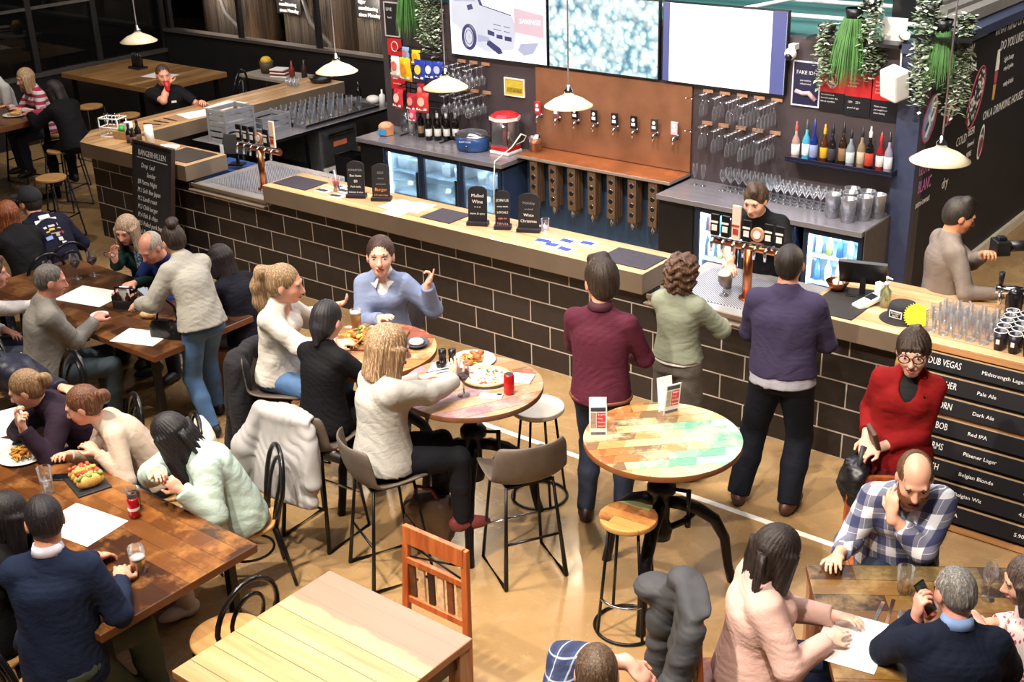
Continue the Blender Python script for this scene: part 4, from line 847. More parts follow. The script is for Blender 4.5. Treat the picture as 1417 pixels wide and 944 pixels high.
# wine bottles on the left counter
for i in range(8):
    f=i<4; x=(-2.33+.075*i) if f else (-2.16+.085*(i-4)); y=2.58+.05*(i%4) if f else 2.52+.055*(i-4)
    r=thing('wine_bottle',(f"dark wine bottle with a beige label, {('nearest','second','third','farthest')[i%4]} of the beige-labelled four" if f else f"black wine bottle with a white label and white neck, {('nearest','second','third','farthest')[i%4]} of the white-labelled four"),'bottle',(x,y,.93),-20)
    MB().lathe([(0,0),(.037,0),(.037,.19),(.03,.215),(.014,.24),(.013,.3),(0,.3)],0,16).build('glass_body',mat('#15120f',.08),r)
    MB().lathe([(.0378,.05),(.0384,.051),(.0384,.13),(.0378,.131)],0,16).build('paper_label',mat('#9c8566' if f else '#e9e6e0',.5),r); MB().cyl(.015,.245,.302,0,12).build('capsule',mat('#1a1a20' if f else '#ebe8e4',.35),r)
# slow cooker, popcorn machine, ice bucket
r=thing('slow_cooker','blue oval slow cooker on the left back counter','slow cooker',(-1.47,2.46,.93),20); MB().lathe([(0,0),(.15,0),(.165,.02),(.175,.13),(.165,.135),(.155,.05)],0,30,sx=1.1,sy=.85).build('pot',mat('#2d4f86',.22,.1),r); MB().lathe([(.165,.133),(.178,.134),(.178,.145),(.165,.146)],0,30,sx=1.1,sy=.85).build('rim',M_chrome,r)
MB().lathe([(.165,.146),(.14,.17),(.05,.19),(0,.192)],0,30,sx=1.08,sy=.83).build('lid',glassmat('dark_lid','#55556a',.75),r)
for q in (1,-1): MB().box((.18*q-.03*(q>0)-.0,-.04,.09),(.18*q+.03*(q>0)+.03*(q<0),.04,.115)).build('handle',M_blackm,r,.006)
b=MB(); b.at(-.02,-.147,.05,0,0,90).cyl(.018,0,.014,0,14); b.build('knob',M_chrome,r); r.scale=(1,1,1.2); words('lettering','SLOW COOK',r,(-.1,-.15,.1),(84,0,0),.022,M_chalk)
r=thing('popcorn_machine','red popcorn machine with clear sides','popcorn machine',(-1.1,2.57,.93),0); M_red=mat('#c02026',.3); M_cream=mat('#efe8e0',.4)
MB().box((-.13,-.12,.0),(.13,.12,.035)).build('base',M_cream,r,.008); MB().box((-.12,-.11,.035),(.12,.11,.08)).build('tray',M_red,r,.006); MB().lathe([(0,.36),(.16,.36),(.165,.4),(.12,.43),(0,.435)],0,8,False).build('roof',M_red,r); MB().lathe([(.166,.362),(.17,.363),(.17,.397),(.166,.398)],0,8,False).build('band',M_cream,r)
for a in ((-.11,-.1),(.11,-.1),(.11,.1),(-.11,.1)): MB().cbox((a[0],a[1],.22),(.012,.012,.28)).build('post',M_chrome,r)
MB().box((-.108,-.103,.08),(.108,-.101,.36)).box((-.112,-.098,.08),(-.11,.098,.36)).box((.11,-.098,.08),(.112,.098,.36)).build('side_glass',M_glass,r); b=MB(); b.cyl(.05,.24,.3,0,16).tube([(0,0,.3),(0,0,.36)],.008); b.build('kettle',M_chrome,r)
l=bpy.data.lights.new('popper_fill','POINT'); l.energy=1.2; l.color=(1,.85,.7); l.shadow_soft_size=.02; o=bpy.data.objects.new('popper_fill',l); COL.objects.link(o); o.location=(-1.1,2.5,1.25)  # added point light, brightens the dark inside of the machine
MB().tube([(0.02,-.02,.08),(.01,-.02,.17),(.02,-.02,.24)],.03,0,10).build('scoop',M_red,r)
MB().tube([(.13,.02,.1),(.2,.06,.14),(.24,.05,.2),(.19,.03,.22),(.16,-.1,.1),(.17,-.4,.02),(.18,-.44,-.2),(.175,-.445,-.6)],.006,0,6).build('power_cord',mat('#e6dcc8',.5),r)
single('ice_bucket','polished steel ice bucket at the left end of the copper shelf','bucket',MB().lathe([(0,.005),(.055,.005),(.057,0),(.075,.15),(.078,.155),(.072,.155),(.055,.02)],0,22),M_chrome,(-.74,2.62,.985))
single('paper_cup','small beige cup between the cooker and popcorn machine','cup',MB().lathe([(0,.003),(.035,.003),(.036,0),(.045,.12),(.043,.12),(.034,.01)],0,16),mat('#b8a68a',.6),(-1.3,2.66,.93))
# snack stand
st=thing('snack_stand','black wire snack stand hung with crisp packets','stand',(-2.25,2.56,.93)); b=MB()
for q in (-.28,.28): b.tube([(q,.1,0),(q,.1,.98)],.007,0,6)
for z in (.98,.78,.58,.4): b.tube([(-.3,.1,z),(.3,.1,z),(.3,-.06,z-.02),(-.3,-.06,z-.02)],.005,0,5,True)
b.tube([(-.3,.15,.01),(-.3,-.1,.01)],.008,0,6).tube([(.3,.15,.01),(.3,-.1,.01)],.008,0,6); b.build('wire_frame',M_iron,st)
def packet(label,x,y,z,rz,c,c2,s=1.0,tilt=0):
    r=thing('snack_packet',label,'snack packet',(x,y,z),rz); r.rotation_euler=(rad(tilt),0,rad(rz)); b=MB(); nx,nz=8,10; w,h=.075*s,.1*s
    vs=[]
    for sd in (1,-1):
        for j in range(nz+1):
            for i in range(nx+1):
                u=i/nx*2-1; v=j/nz*2-1; th=.028*s*max(0,(1-u*u))**.6*max(0,(1-v**4))**.7; vs.append((u*w*(1-.05*(1-v*v)),-sd*th+.004*math.sin(9*u+5*v),v*h))
    n=(nx+1)*(nz+1); fs=[]
    for j in range(nz):
        for i in range(nx):
            a=j*(nx+1)+i; fs+=[(a,a+1,a+nx+2,a+nx+1),(n+a,n+a+nx+1,n+a+nx+2,n+a+1)]
    b.raw(vs,fs,0,True); b.build('bag',mat(c,.25),r); e=MB(); e.at(0,-.03*s,0,0,0,90); e.prism(C2(0,.01*s,.04*s,.045*s),-.002,.002); e.build('badge',mat(c2,.4),r); MB().box((-w*.8,-.022*s,-.075*s),(w*.8,-.018*s,-.055*s)).build('print_band',mat('#e8e4de',.5),r); return r
PK=[(-2.5,2.42,1.73,'#e8e0dc','#d86a5a','white and pink crisp packet at the left of the top row',1.15),(-2.34,2.4,1.72,'#e8b520','#e0902a','large yellow crisp packet in the middle of the top row',1.3),(-2.27,2.5,1.84,'#e6b422','#c8901c','yellow crisp packet lying at the very top of the stand',.8),(-2.13,2.4,1.73,'#27398c','#e6c64a','blue crisp packet with a yellow disc, top row',1.15),(-2.0,2.42,1.74,'#2b3f96','#c8d0e8','blue crisp packet with a white disc, top row',1.0),(-1.9,2.44,1.75,'#2a3d92','#b9c4e4','blue crisp packet at the right end of the top row',.95),(-2.42,2.5,1.87,'#7f9fc0','#c86a6a','grey blue crisp packet peeking over the top left',.7),
(-2.48,2.4,1.38,'#b8323a','#e6c0b0','red snack packet hanging second row left',1.1),(-2.3,2.42,1.36,'#a82a34','#d88a80','dark red snack packet hanging second row middle',1.0),(-2.12,2.4,1.38,'#c43a34','#e0b0a0','bright red snack packet hanging second row right',1.1),(-2.16,2.44,1.5,'#b02c38','#d0a0a0','red snack packet behind the lamp shade',.9),(-2.26,2.38,1.22,'#c4405a','#e0a0b0','pink snack packet lowest on the stand',.7)]
for x,y,z,c,c2,l,s_ in PK: packet(l,x,y,z,random.uniform(-8,14),c,c2,s_,random.uniform(-6,6))
r=thing('straw_box','orange paper basket with a blue card on the left end of the back counter','basket',(-2.74,2.44,.93),15); MB().lathe([(0,.005),(.09,.005),(.1,.1),(.095,.1),(.08,.02)],0,6,False).build('basket',mat('#d8946a',.6),r); MB().ball((0,0,.1),(.085,.085,.05),0).build('napkins',mat('#e3a07a',.7,0,.3,30),r); MB().box((-.05,-.105,.02),(.05,-.1,.085)).build('card',mat('#3f8fc4',.5),r)
r=thing('straw_jar','clear jar of long white straws beside the wine bottles','jar',(-2.5,2.6,.93)); MB().lathe([(0,.004),(.045,.004),(.045,.12),(.043,.12)],0,16).build('jar',M_glass,r)
for k in range(5): MB().tube([(-.02+.01*k,0,.01),(-.05+.025*k,.01,.3)],.004,0,5).build('straw',M_white,r)
single('glass_jug','clear water jug at the back of the left counter','jug',MB().lathe([(0,.004),(.055,.004),(.06,.01),(.062,.2),(.06,.2),(.055,.012)],0,18),M_glass,(-2.66,2.68,.93))
# standing stemware and jugs on the right counter
cp=proto_glass('coupe_glass','x','glass',P_coupe); first=True
for i in range(30):
    x=1.98+.072*(i%10)+.02*(i//10%2); y=2.7-.085*(i//10)
    o=cp if first else dup(cp,(0,0,0)); first=False; o.location=(x,y,.93); o['label']='small stemmed glass standing in the crowd of glasses left of the jugs'; o['group']='stemmed glasses on the right back counter'
for i in range(14):
    o=dup(wgp[0],(1.52+.085*(i%7),2.7-.1*(i//7),.93)); o['label']='balloon wine glass standing on the back counter below the hanging rails'; o['group']='wine glasses on the right back counter'
for x in (1.2,1.29): o=dup(flp[0],(x,2.62,.93)); o['label']='lone flute of the pair standing on the back counter beside the copper panel'; o['group']='pair of flutes by the copper'
jg=None
for i,(x,y) in enumerate(((2.72,2.42),(2.82,2.55),(2.89,2.37),(2.98,2.5),(2.78,2.68),(2.93,2.67),(3.05,2.62))):
    if jg is None:
        jg=thing('beer_jug','x','jug'); MB().lathe([(0,.005),(.055,.005),(.057,0),(.068,.21),(.07,.215),(.064,.212),(.053,.012)],0,18).build('vessel',glassmat('jug_plastic','#f6f8fc',.4,.15),jg); MB().tube([(.064,0,.18),(.11,0,.175),(.115,0,.1),(.06,0,.05)],.008,0,8).build('handle',M_glass,jg); o=jg
    else: o=dup(jg,(0,0,0))
    o.location=(x,y,.93); o.rotation_euler=(0,0,rad(20+15*i)); o['label']='clear plastic beer jug in the cluster at the right end of the back counter'; o['group']='beer jugs on the back counter'
# right counter things
r=thing('till_screen','black touch-screen till seen from behind on the right counter','till',(3.88,.42,1.1),195); MB().box((-.1,-.08,0),(.1,.08,.02)).cbox((0,0,.09),(.04,.04,.14)).build('stand',M_blackm,r,.006); b=MB(); b.at(0,.02,.17,0,0,-32); b.box((-.17,-.015,-.1),(.17,.015,.13)); b.build('screen',M_blackm,r,.006)
r=thing('card_terminal','white card payment terminal with a receipt','card reader',(3.99,.25,1.1),-25); b=MB(); b.at(0,0,.03,0,0,14); b.box((-.045,-.1,-.02),(.045,.1,.02)); b.build('body',M_white,r,.01); b=MB(); b.at(0,0,.03,0,0,14); b.box((-.035,.01,.02),(.035,.08,.0215)); b.build('display',mat('#20242a',.2),r); MB().box((-.03,.09,.05),(.03,.13,.15)).build('receipt',M_paper,r)
r=thing('sanitiser_bottle','clear pump bottle of sanitiser on the right counter','bottle',(4.1,.3,1.1)); MB().lathe([(0,0),(.038,0),(.038,.12),(.014,.15),(.014,.16),(0,.16)],0,16).build('bottle',glassmat('sanitiser_gel','#dff0c8',.7),r); b=MB(); b.cyl(.015,.16,.185,0,12).tube([(0,0,.185),(0,0,.22),(.045,-.01,.215)],.006,0,6); b.build('pump',M_white,r)
r=thing('bucket_hat','black bucket hat with a white framed badge on the counter','hat',(4.28,.17,1.1),-5); MB().lathe([(.0,.12),(.06,.122),(.085,.112),(.093,.09),(.105,.03),(.15,.004),(.152,.0),(.15,.0),(.1,.02)],0,28).build('hat',mat('#18161a',.85,0,.2,20,.2,150),r); b=MB().box((-.045,-.104,.035),(.045,-.1,.085)); b.build('badge',M_white,r); b=MB().box((-.039,-.1045,.041),(.039,-.1042,.079)); b.build('badge_field',M_blackm,r); words('lettering','BUCKET',r,(0,-.1055,.068),(90,0,0),.017,M_chalk,'CENTER'); words('lettering','HATS',r,(0,-.1055,.05),(90,0,0),.017,M_chalk,'CENTER')
r=thing('price_star','fluorescent yellow starburst price card leaning on the bucket hat','sign',(4.415,.07,1.185)); r.rotation_euler=(rad(70),0,rad(10)); pts=[((.088 if i%2 else .074)*math.cos(2*PI*i/60),(.088 if i%2 else .074)*math.sin(2*PI*i/60)) for i in range(60)]; MB().prism(pts,-.001,.001).build('card',mat('#e6ea1c',.5,0,.03),r); words('lettering','$25',r,(0,.01,.002),(0,0,0),.045,mat('#c9c21a',.5),'CENTER')
r=thing('lemon_bowl','copper bowl of ice and garnish beside the till','bowl',(3.7,.4,1.108)); MB().lathe([(0,.004),(.05,.004),(.085,.07),(.08,.07),(.05,.012)],0,20).build('bowl',M_copper,r); 
for k in range(9): MB().ball((.045*math.cos(k*2.4)*(k%3)/2,.045*math.sin(k*2.4)*(k%3)/2,.06),.018,0,8,5).build('garnish',M_cream,r)
gp=proto_glass('beer_glass','x','glass',P_pint); gt=proto_glass('tumbler','x','glass',P_tumbler); k=0
for i in range(5):
    for j in range(4):
        o=(gp if k==0 else dup(gp,(0,0,0))); k+=1; o.location=(4.52+.088*i+.01*j,.06+.09*j,1.1); o['label']='clear beer glass in the crowd between the yellow star and the dark cups'; o['group']='beer glasses on the right counter'
for i,(x,y) in enumerate(((4.46,.3),(4.5,.42),(4.6,.46))):
    o=gt if i==0 else dup(gt,(0,0,0)); o.location=(x,y,1.1); o['label']='short clear tumbler at the back of the beer glasses behind the star'; o['group']='tumblers behind the star'
cup=None; k=0
for i in range(4):
    for j in range(5):
        if cup is None:
            cup=thing('dark_cup','x','cup'); MB().lathe([(0,.004),(.03,.004),(.031,0),(.042,.13),(.039,.13),(.028,.01)],0,18).build('cup',mat('#25222e',.35),cup); MB().lathe([(.0425,.126),(.0445,.128),(.0435,.132),(.04,.131)],0,18).build('white_rim',M_white,cup); b=MB(); b.cbox((0,-.0385,.065),(.022,.004,.03)); b.build('print',M_white,cup); o=cup
        else: o=dup(cup,(0,0,0))
        o.location=(4.98+.092*i-.012*j,.03+.094*j,1.1+(.0 if not(i>1 and j in(2,3)) else .0)); o['label']='white-rimmed dark cup in the block at the right end of the bar'; o['group']='dark cups on the right counter'
for i in range(4):
    o=dup(cup,(5.17+.088*(i%2),.2+.094*(i//2),1.16)); o['label']='white-rimmed dark cup on top of the block at the right bar end'; o['group']='stacked dark cups on the right counter'
r=thing('beer_tap_font','chrome tap font with black handles and a round blue badge','beer tap',(4.86,.66,1.1),20); b=MB(); b.lathe([(0,0),(.06,0),(.055,.03),(.06,.15),(.045,.19),(0,.2)],0,20); b.build('body',mat('#1c191c',.2),r); b=MB(); b.tube([(-.13,0,.17),(.13,0,.17)],.03,0,12); b.build('bar',M_chrome,r)
for q in (-.1,.09): MB().tube([(q,0,.19),(q,-.01,.3)],[.014,.02],0,10).build('tap_handle',M_blackm,r); MB().tube([(q,-.02,.16),(q,-.07,.15),(q,-.075,.09)],.011,0,8).build('spout',M_chrome,r)
b=MB(); b.at(.1,-.05,.24,0,0,75).cyl(.065,-.008,.008,0,24); b.build('badge',mat('#3b6b94',.35),r); b=MB(); b.at(.1,-.06,.24,0,0,75).cyl(.05,-.001,.002,0,24); b.build('badge_face',mat('#dfe6ee',.4),r); words('lettering','ALE',r,(.1,-.068,.245),(75,0,0),.04,mat('#2a4a70',.4),'CENTER')
# stein with froth, little strawberry drink, small glass
r=thing('beer_stein','frothy goblet of beer on the right drip tray','beer glass',(2.86,.26,.922)); MB().lathe([(.035,0),(.036,.004),(.008,.012),(.008,.06),(.03,.08),(.05,.13),(.045,.18)],0,18).build('goblet',M_glass,r); MB().lathe([(0,.075),(.028,.082),(.046,.13),(.044,.15),(0,.15)],0,18).build('beer',mat('#c88a50',.3),r); MB().lathe([(0,.15),(.045,.15),(.047,.18),(.03,.2),(0,.205)],0,16).build('froth',mat('#f2e4cc',.8),r)
r=thing('beer_stein','taller foaming beer glass standing behind the goblet on the drip tray','beer glass',(2.8,.42,.922)); MB().lathe([(.03,0),(.032,.004),(.034,.03),(.046,.19)],0,18).build('glass',M_glass,r); MB().lathe([(0,.005),(.03,.005),(.042,.15),(0,.15)],0,18).build('beer',mat('#d9b070',.3),r); MB().lathe([(0,.15),(.043,.15),(.046,.19),(.03,.205),(0,.207)],0,16).build('froth',mat('#f4ead2',.8),r)
r=thing('strawberry_drink','tall glass of red fruit drink on the left of the raised bar','drink',(-1.19,.16,1.1)); MB().lathe([(0,.004),(.03,.004),(.03,0),(.037,.13)],0,16).build('glass',M_glass,r); MB().lathe([(0,.006),(.028,.006),(.034,.1),(0,.1)],0,14).build('drink',mat('#b03038',.4,0,.5,60),r); MB().tube([(.01,0,.05),(-.012,0,.2)],.004,0,6).build('straw',M_white,r)
single('tumbler','small clear glass with a blue print behind the Christmas sign','glass',MB().lathe(P_tumbler,0,16),glassmat('blue_tinted_glass','#c6cdf0',.75),(1.12,.33,1.1))
# left bar things
for i,(x,y,h,l) in enumerate(((-4.42,.2,.2,'dark sauce bottle nearest the sandwich board'),(-4.36,.27,.23,'tall dark sauce bottle at the back of the sauce trio'),(-4.31,.17,.17,'short dark sauce bottle on the right of the trio'))):
    r=thing('sauce_bottle',l,'bottle',(x,y,1.1)); MB().lathe([(0,0),(.036,0),(.036,h*.6),(.015,h*.78),(.014,h),(0,h)],0,14).build('bottle',mat('#1d1210',.12),r); MB().cyl(.016,h-.02,h+.015,0,10).build('cap',M_blackm,r); MB().lathe([(.0365,.04),(.037,.041),(.037,.09),(.0365,.091)],0,14).build('paper_label',mat('#6e5a4c',.5),r)
r=thing('cutlery_caddy','white wire caddy of cutlery on the left bar corner','caddy',(-4.86,.3,1.1),20); b=MB()
for z in (.0,.1,.2): b.tube([(-.12,-.07,z),(.12,-.07,z),(.14,.08,z),(-.12,.08,z)],.006,0,6,True)
for q in ((-.12,-.07),(.12,-.07),(.13,.08),(-.12,.08)): b.tube([(q[0],q[1],0),(q[0],q[1],.2)],.006,0,6)
b.build('wire_frame',M_white,r)
for k in range(5): MB().tube([(-.08+.04*k,-.02,.02),(-.1+.05*k,.02,.24)],.006,0,5).build('cutlery',M_chrome,r)
r=thing('napkin_box','wooden box with a green bottle and wrapped napkins','box',(-4.62,.3,1.1),10); MB().box((-.12,-.08,0),(.12,.08,.01)).box((-.12,-.08,.01),(-.11,.08,.09)).box((.11,-.08,.01),(.12,.08,.09)).box((-.11,-.08,.01),(.11,-.07,.09)).box((-.11,.07,.01),(.11,.08,.09)).build('box',mat('#b8946a',.6),r,.003); MB().ball((-.04,0,.1),(.05,.05,.04),0).build('green_pouch',mat('#3fae4a',.4),r); MB().box((.01,-.03,.03),(.09,.03,.19)).build('napkins',M_paper,r,.006)
single('paper_roll','upright white roll of paper beside the sauces','paper roll',MB().lathe([(0,0),(.05,0),(.045,.2),(0,.2)],0,18),M_paper,(-4.2,.3,1.1))
single('wrapped_napkin','folded white napkin tray on the left bar','napkin',MB().box((-.11,-.05,0),(.11,.05,.03)),M_paper,(-3.86,.28,1.1),24,bev=.008); single('napkin_tray','small black tray under the napkin','tray',MB().box((-.12,-.06,0),(.12,.06,.012)),M_blackm,(-3.84,.14,1.1),24,bev=.003)
r=thing('tablet_till','black tablet till with a white label on the inner left bar','till',(-3.3,.72,.9),25); b=MB(); b.at(0,0,.22,0,0,-35); b.box((-.15,-.012,-.11),(.15,.012,.11)); b.build('tablet',M_blackm,r,.005); MB().box((-.08,-.06,0),(.08,.06,.02)).cbox((0,.02,.1),(.03,.03,.18)).build('stand',M_dsteel,r,.004); MB().box((-.13,-.1,.1),(-.09,-.095,.24)).build('tag',M_paper,r)
single('service_trolley','blue service cabinet inside the left bar corner','cabinet',MB().box((-3.75,.62,.0),(-3.12,.98,.86)),mat('#2b4a86',.4),bev=.01)
for i,(x,y,w_,h_,l) in enumerate(((-4.75,1.5,.16,.22,'white menu sheet on the left bar near the drinking staff member'),(-4.82,1.95,.16,.22,'second white menu sheet along the left bar arm'))): single('menu_sheet',l,'paper',MB().box((-w_,-h_,0),(w_,h_,.002)),M_paper,(x-.12,y,1.1),-12+20*i)
for i in range(3): single('knife',f"dark-handled knife lying on the left bar arm, {('nearest','middle','farthest')[i]} of three",'knife',MB().box((-.1,-.008,0),(.0,.008,.01)).box((0,-.01,.003),(.13,.01,.005)),M_dsteel,(-4.93,.85+.13*i,1.1),20-10*i)
# inner left bench with glass trays, crate, washer
slab('inner_bench','low stainless bench inside the left bar arm','bench',R4(-4.62,1.15,-3.74,3.75),.86,.9,[M_dsteel,M_ctop])
r=thing('glass_washer','grey steel glass washer under the inner bench','washer',(-4.55,2.35,0)); MB().box((0,0,0),(.78,.62,.855)).build('body',mat('#77787a',.35,.7),r,.008); MB().box((.78,.04,.42),(.8,.58,.82)).build('door',mat('#6a6b6e',.3,.8),r,.006); MB().box((.8,.1,.76),(.83,.52,.79)).build('handle',M_chrome,r,.004); MB().box((.78,.02,.25),(.79,.6,.38)).build('control_panel',mat('#cfcac2',.5),r); b=MB()
for k in range(4): b.cbox((.795,.12+.12*k,.31),(.01,.05,.05))
b.build('buttons',M_blackm,r); MB().box((.8,.2,.62),(.803,.42,.68)).build('sticker',mat('#c07048',.5),r)
single('bin','black bin standing inside the bar beside the washer','bin',MB().lathe([(0,.01),(.18,.01),(.2,.62),(.21,.64),(.18,.63)],0,4,False),M_blackm,(-3.3,2.4,0),45)
single('bench_shelf','grey steel undershelf unit near the tap font','shelf',MB().box((-4.5,1.2,.1),(-3.8,2.2,.13)).box((-4.5,1.2,.45),(-3.8,2.2,.48)).box((-4.5,1.2,.13),(-4.47,2.2,.45)).box((-3.83,1.2,0),(-3.8,1.23,.855)).box((-3.83,2.17,0),(-3.8,2.2,.855)),M_dsteel)
cr=None
for i in range(3):
    if cr is None:
        cr=thing('bottle_crate','x','crate'); b=MB(); M_cr=mat('#84858a',.6)
        for q in (-1,1):
            for z in (0,.07,.14): b.box((-.2,q*.15-.008,z),(.2,q*.15+.008,z+.045)); b.box((q*.2-.008,-.15,z),(q*.2+.008,.15,z+.045))
            for p_ in (-1,1): b.cbox((q*.2,p_*.15,.095),(.03,.03,.19))
        b.box((-.2,-.15,0),(.2,.15,.01)); b.build('basket',M_cr,cr); o=cr
    else: o=dup(cr,(0,0,0))
    o.location=(-4.2+.0*i,1.42,.9+.19*i if i<2 else .9); 
    if i==2: o.location=(-4.2,1.95,.9)
    o.rotation_euler=(0,0,rad(90)); o['label']=('grey plastic crate at the bottom of the pair on the inner bench','grey plastic crate on top of the pair on the inner bench','single grey plastic crate behind the pair')[i]
single('glass_tray','low grey glass rack tray on the inner bench','tray',MB().box((-.4,-.62,0),(.4,.62,.012)).box((-.4,-.62,.012),(-.388,.62,.05)).box((.388,-.62,.012),(.4,.62,.05)).box((-.388,-.62,.012),(.388,-.608,.05)).box((-.388,.608,.012),(.388,.62,.05)),M_steel,(-4.2,2.8,.9))
for i in range(7):
    for j in range(4):
        o=dup(gp,(-4.48+.16*j,2.3+.16*i,.912)); o['label']='clear beer glass drying on the tray of the inner left bench'; o['group']='drying beer glasses'
single('pump_bottle','white pump bottle at the end of the inner bench','bottle',MB().lathe([(0,0),(.04,0),(.04,.15),(.012,.17),(.012,.22),(0,.22)],0,12),M_white,(-3.84,3.52,.9)); single('cloth_pile','crumpled cream cloth on the inner bench','cloth',MB().ball((0,0,.045),(.1,.08,.055),0,12,8),M_cream,(-4.1,3.62,.9)); single('sauce_bottle','dark bottle at the far end of the inner bench','bottle',MB().lathe([(0,0),(.035,0),(.035,.14),(.012,.18),(.012,.24),(0,.24)],0,12),mat('#17100e',.15),(-4.35,3.62,.9))
# far end of the left arm: pan, jars; sideboard behind
single('frying_pan','black pan on the far end of the left bar arm','pan',MB().lathe([(0,.01),(.13,.01),(.16,.07),(.15,.07),(.12,.02)],0,24),M_blackm,(-4.9,3.5,1.1)); 
for i in range(5): o=dup(gt,(-5.1+.07*(i%3),3.1+.09*(i//3),1.1)); o['label']='small clear tumbler beside the pan on the far end of the left bar'; o['group']='tumblers on the far left bar end'
r=thing('side_station','dark metal waiter station behind the left bar arm','cabinet',(-6.6,3.55,0)); MB().box((0,0,.98),(1.15,.5,1.02)).build('top',mat('#8a8378',.5),r,.004); b=MB()
for q in ((.02,.02),(1.1,.02),(1.1,.45),(.02,.45)): b.cbox((q[0]+.015,q[1]+.015,.49),(.035,.035,.98))
b.box((.02,.02,.5),(1.13,.48,.53)); b.build('frame',mat('#6a665f',.5),r,.003)
r=thing('cutlery_bucket','wooden bucket with yellow packets on the waiter station','bucket',(-6.3,3.8,1.02)); MB().lathe([(0,.005),(.08,.005),(.1,.16),(.095,.16),(.075,.02)],0,16).build('bucket',mat('#4a3a2a',.6),r); MB().ball((0,0,.17),(.08,.08,.06),0,10,6).build('packets',mat('#d8b030',.5,0,.3,60),r)
r=thing('menu_stack','stack of cream menus and red holders on the waiter station','menu',(-5.95,3.75,1.02),15)
for k in range(5): MB().box((-.13,-.09,.022*k),(.13-.01*k,.09,.022*k+.018)).build('menu',[M_cream,mat('#7a2a26',.5)][k%2],r,.002)
for i,(x,y,c,l) in enumerate(((-5.7,3.72,'#7a2a26','red bottle on the waiter station'),(-5.6,3.85,'#3a2620','brown bottle on the waiter station'))): single('sauce_bottle',l,'bottle',MB().lathe([(0,0),(.04,0),(.04,.14),(.014,.18),(.014,.24),(0,.24)],0,12),mat(c,.2),(x,y,1.02))
# sandwich board
r=thing('sandwich_board','tall chalkboard leaning against the left bar front with white handwriting','chalkboard',(-3.62,-.28,0)); r.rotation_euler=(rad(-9),0,rad(-4)); MB().box((-.33,-.015,.02),(.33,.015,1.25)).build('board',mat('#2a2728',.7,0,.25,6),r); b=MB().box((-.36,-.025,0),(-.33,.025,1.28)).box((.33,-.025,0),(.36,.025,1.28)).box((-.33,-.025,1.25),(.33,.025,1.28)).box((-.33,-.025,0),(.33,.025,.03)); b.build('frame',mat('#2c211b',.5),r,.004)
words('lettering','BANGERHALLEN',r,(0,-.018,1.16),(90,0,0),.085,M_chalk,'CENTER',sx=.8); MB().box((-.28,-.018,1.105),(.28,-.0155,1.112)).build('underline',M_chalk,r)
for k,tx in enumerate(('Drop  Leaf','Sunday','$8 Parma Night','M.1 Soft Bao Japan','M.2 Lamb roast','M.3 Chili burger','M.4 Fish & chips','M.5 Pulled pork bap','M.6 Pizza night','M.7 Trivia quiz','open late')): words('lettering',tx,r,(-.27 if k>1 else -.2+.1*k,-.018,1.03-.088*k),(90,0,0),.07,M_chalk,'LEFT',shear=.2,sx=.8)
# beer menu board on the right
r=thing('beer_menu_board','large timber menu board of black slats with white beer names leaning on the bar','menu board',(4.42,-.47,0)); r.rotation_euler=(rad(-17.5),0,0); W_=1.55
M_bw=wood('menu_board_timber',['#6b4426','#9a6a3c','#b9854e'],.8,0,.5)
MB().box((0,.0,0),(W_,.02,1.16)).build('backing',mat('#241a14',.7),r); 
for z in (.0,1.12): MB().box((-.02,-.02,z),(W_+.02,.03,z+.04)).build('rail',M_bw,r,.003)
MB().box((.25,-.004,.7),(1.1,.0,.74)).build('exposed_board',M_bw,r)
for x in (-.02,W_-.02): MB().box((x,-.02,.04),(x+.04,.03,1.16)).build('stile',M_bw,r,.003)
for k,(a,bb,cc) in enumerate((('DUB VEGAS','Midstrength Lager','3.50%'),('GUN LAUNCHER','Pale Ale','4.80%'),('RAM HORN','Dark Ale','5.20%'),('SIR BOB','Red IPA','5.60%'),('CARL ARMS','Pilsener Lager','4.20%'),('PALM BEACH','Belgian Blonde','6.00%'),('OWNER','Belgian Wit','4.50%'),('','IPA','5.90%'))):
    z=1.0-.134*k; s_=MB().box((.03,-.035,z),(W_-.04,-.012,z+.105)).build('slat',mat('#16161a',.4),r,.002); MB().box((.03,-.036,z+.105),(W_-.04,-.01,z+.112)).build('slat_edge',mat('#a88a66',.5),r)
    words('lettering',a,s_,(.41,-.0365,z+.053),(90,0,0),.062,M_chalk,'RIGHT',sx=.66); words('lettering',bb,s_,(.54,-.0365,z+.05),(90,0,0),.034,M_chalk,'LEFT',sx=1.1); words('lettering',cc,s_,(.95,-.0365,z+.045),(90,0,0),.034,M_chalk,'LEFT',sx=1.1)
# wall fittings right
r=thing('security_camera','white dome camera under the end of the right screen','camera',(2.09,2.74,2.26)); MB().ball((0,-.04,0),.055,0).build('housing',M_white,r); MB().ball((0,-.075,-.02),.035,0).build('lens',M_blackm,r); MB().box((-.03,-.03,.03),(.03,.06,.08)).build('bracket',M_white,r)
single('white_card','blank cream card standing on top of the back wall','card',MB().box((-.11,-.006,0),(.11,.006,.24)),M_cream,(2.96,2.86,2.38),bev=.002)
r=thing('wall_speaker','white box speaker tilted on the wall corner','speaker',(3.1,2.62,2.12),-25); b=MB(); b.at(0,0,0,0,8,14); b.box((-.1,-.08,-.13),(.1,.08,.13)); b.build('cabinet',M_white,r,.02); MB().tube([(0,.05,.13),(-.06,.1,.26),(.0,.13,.3)],.008,0,6).tube([(.1,.02,.05),(.2,.06,.1),(.22,.1,.25),(.05,.13,.31)],.005,0,6).build('cable',M_white,r)
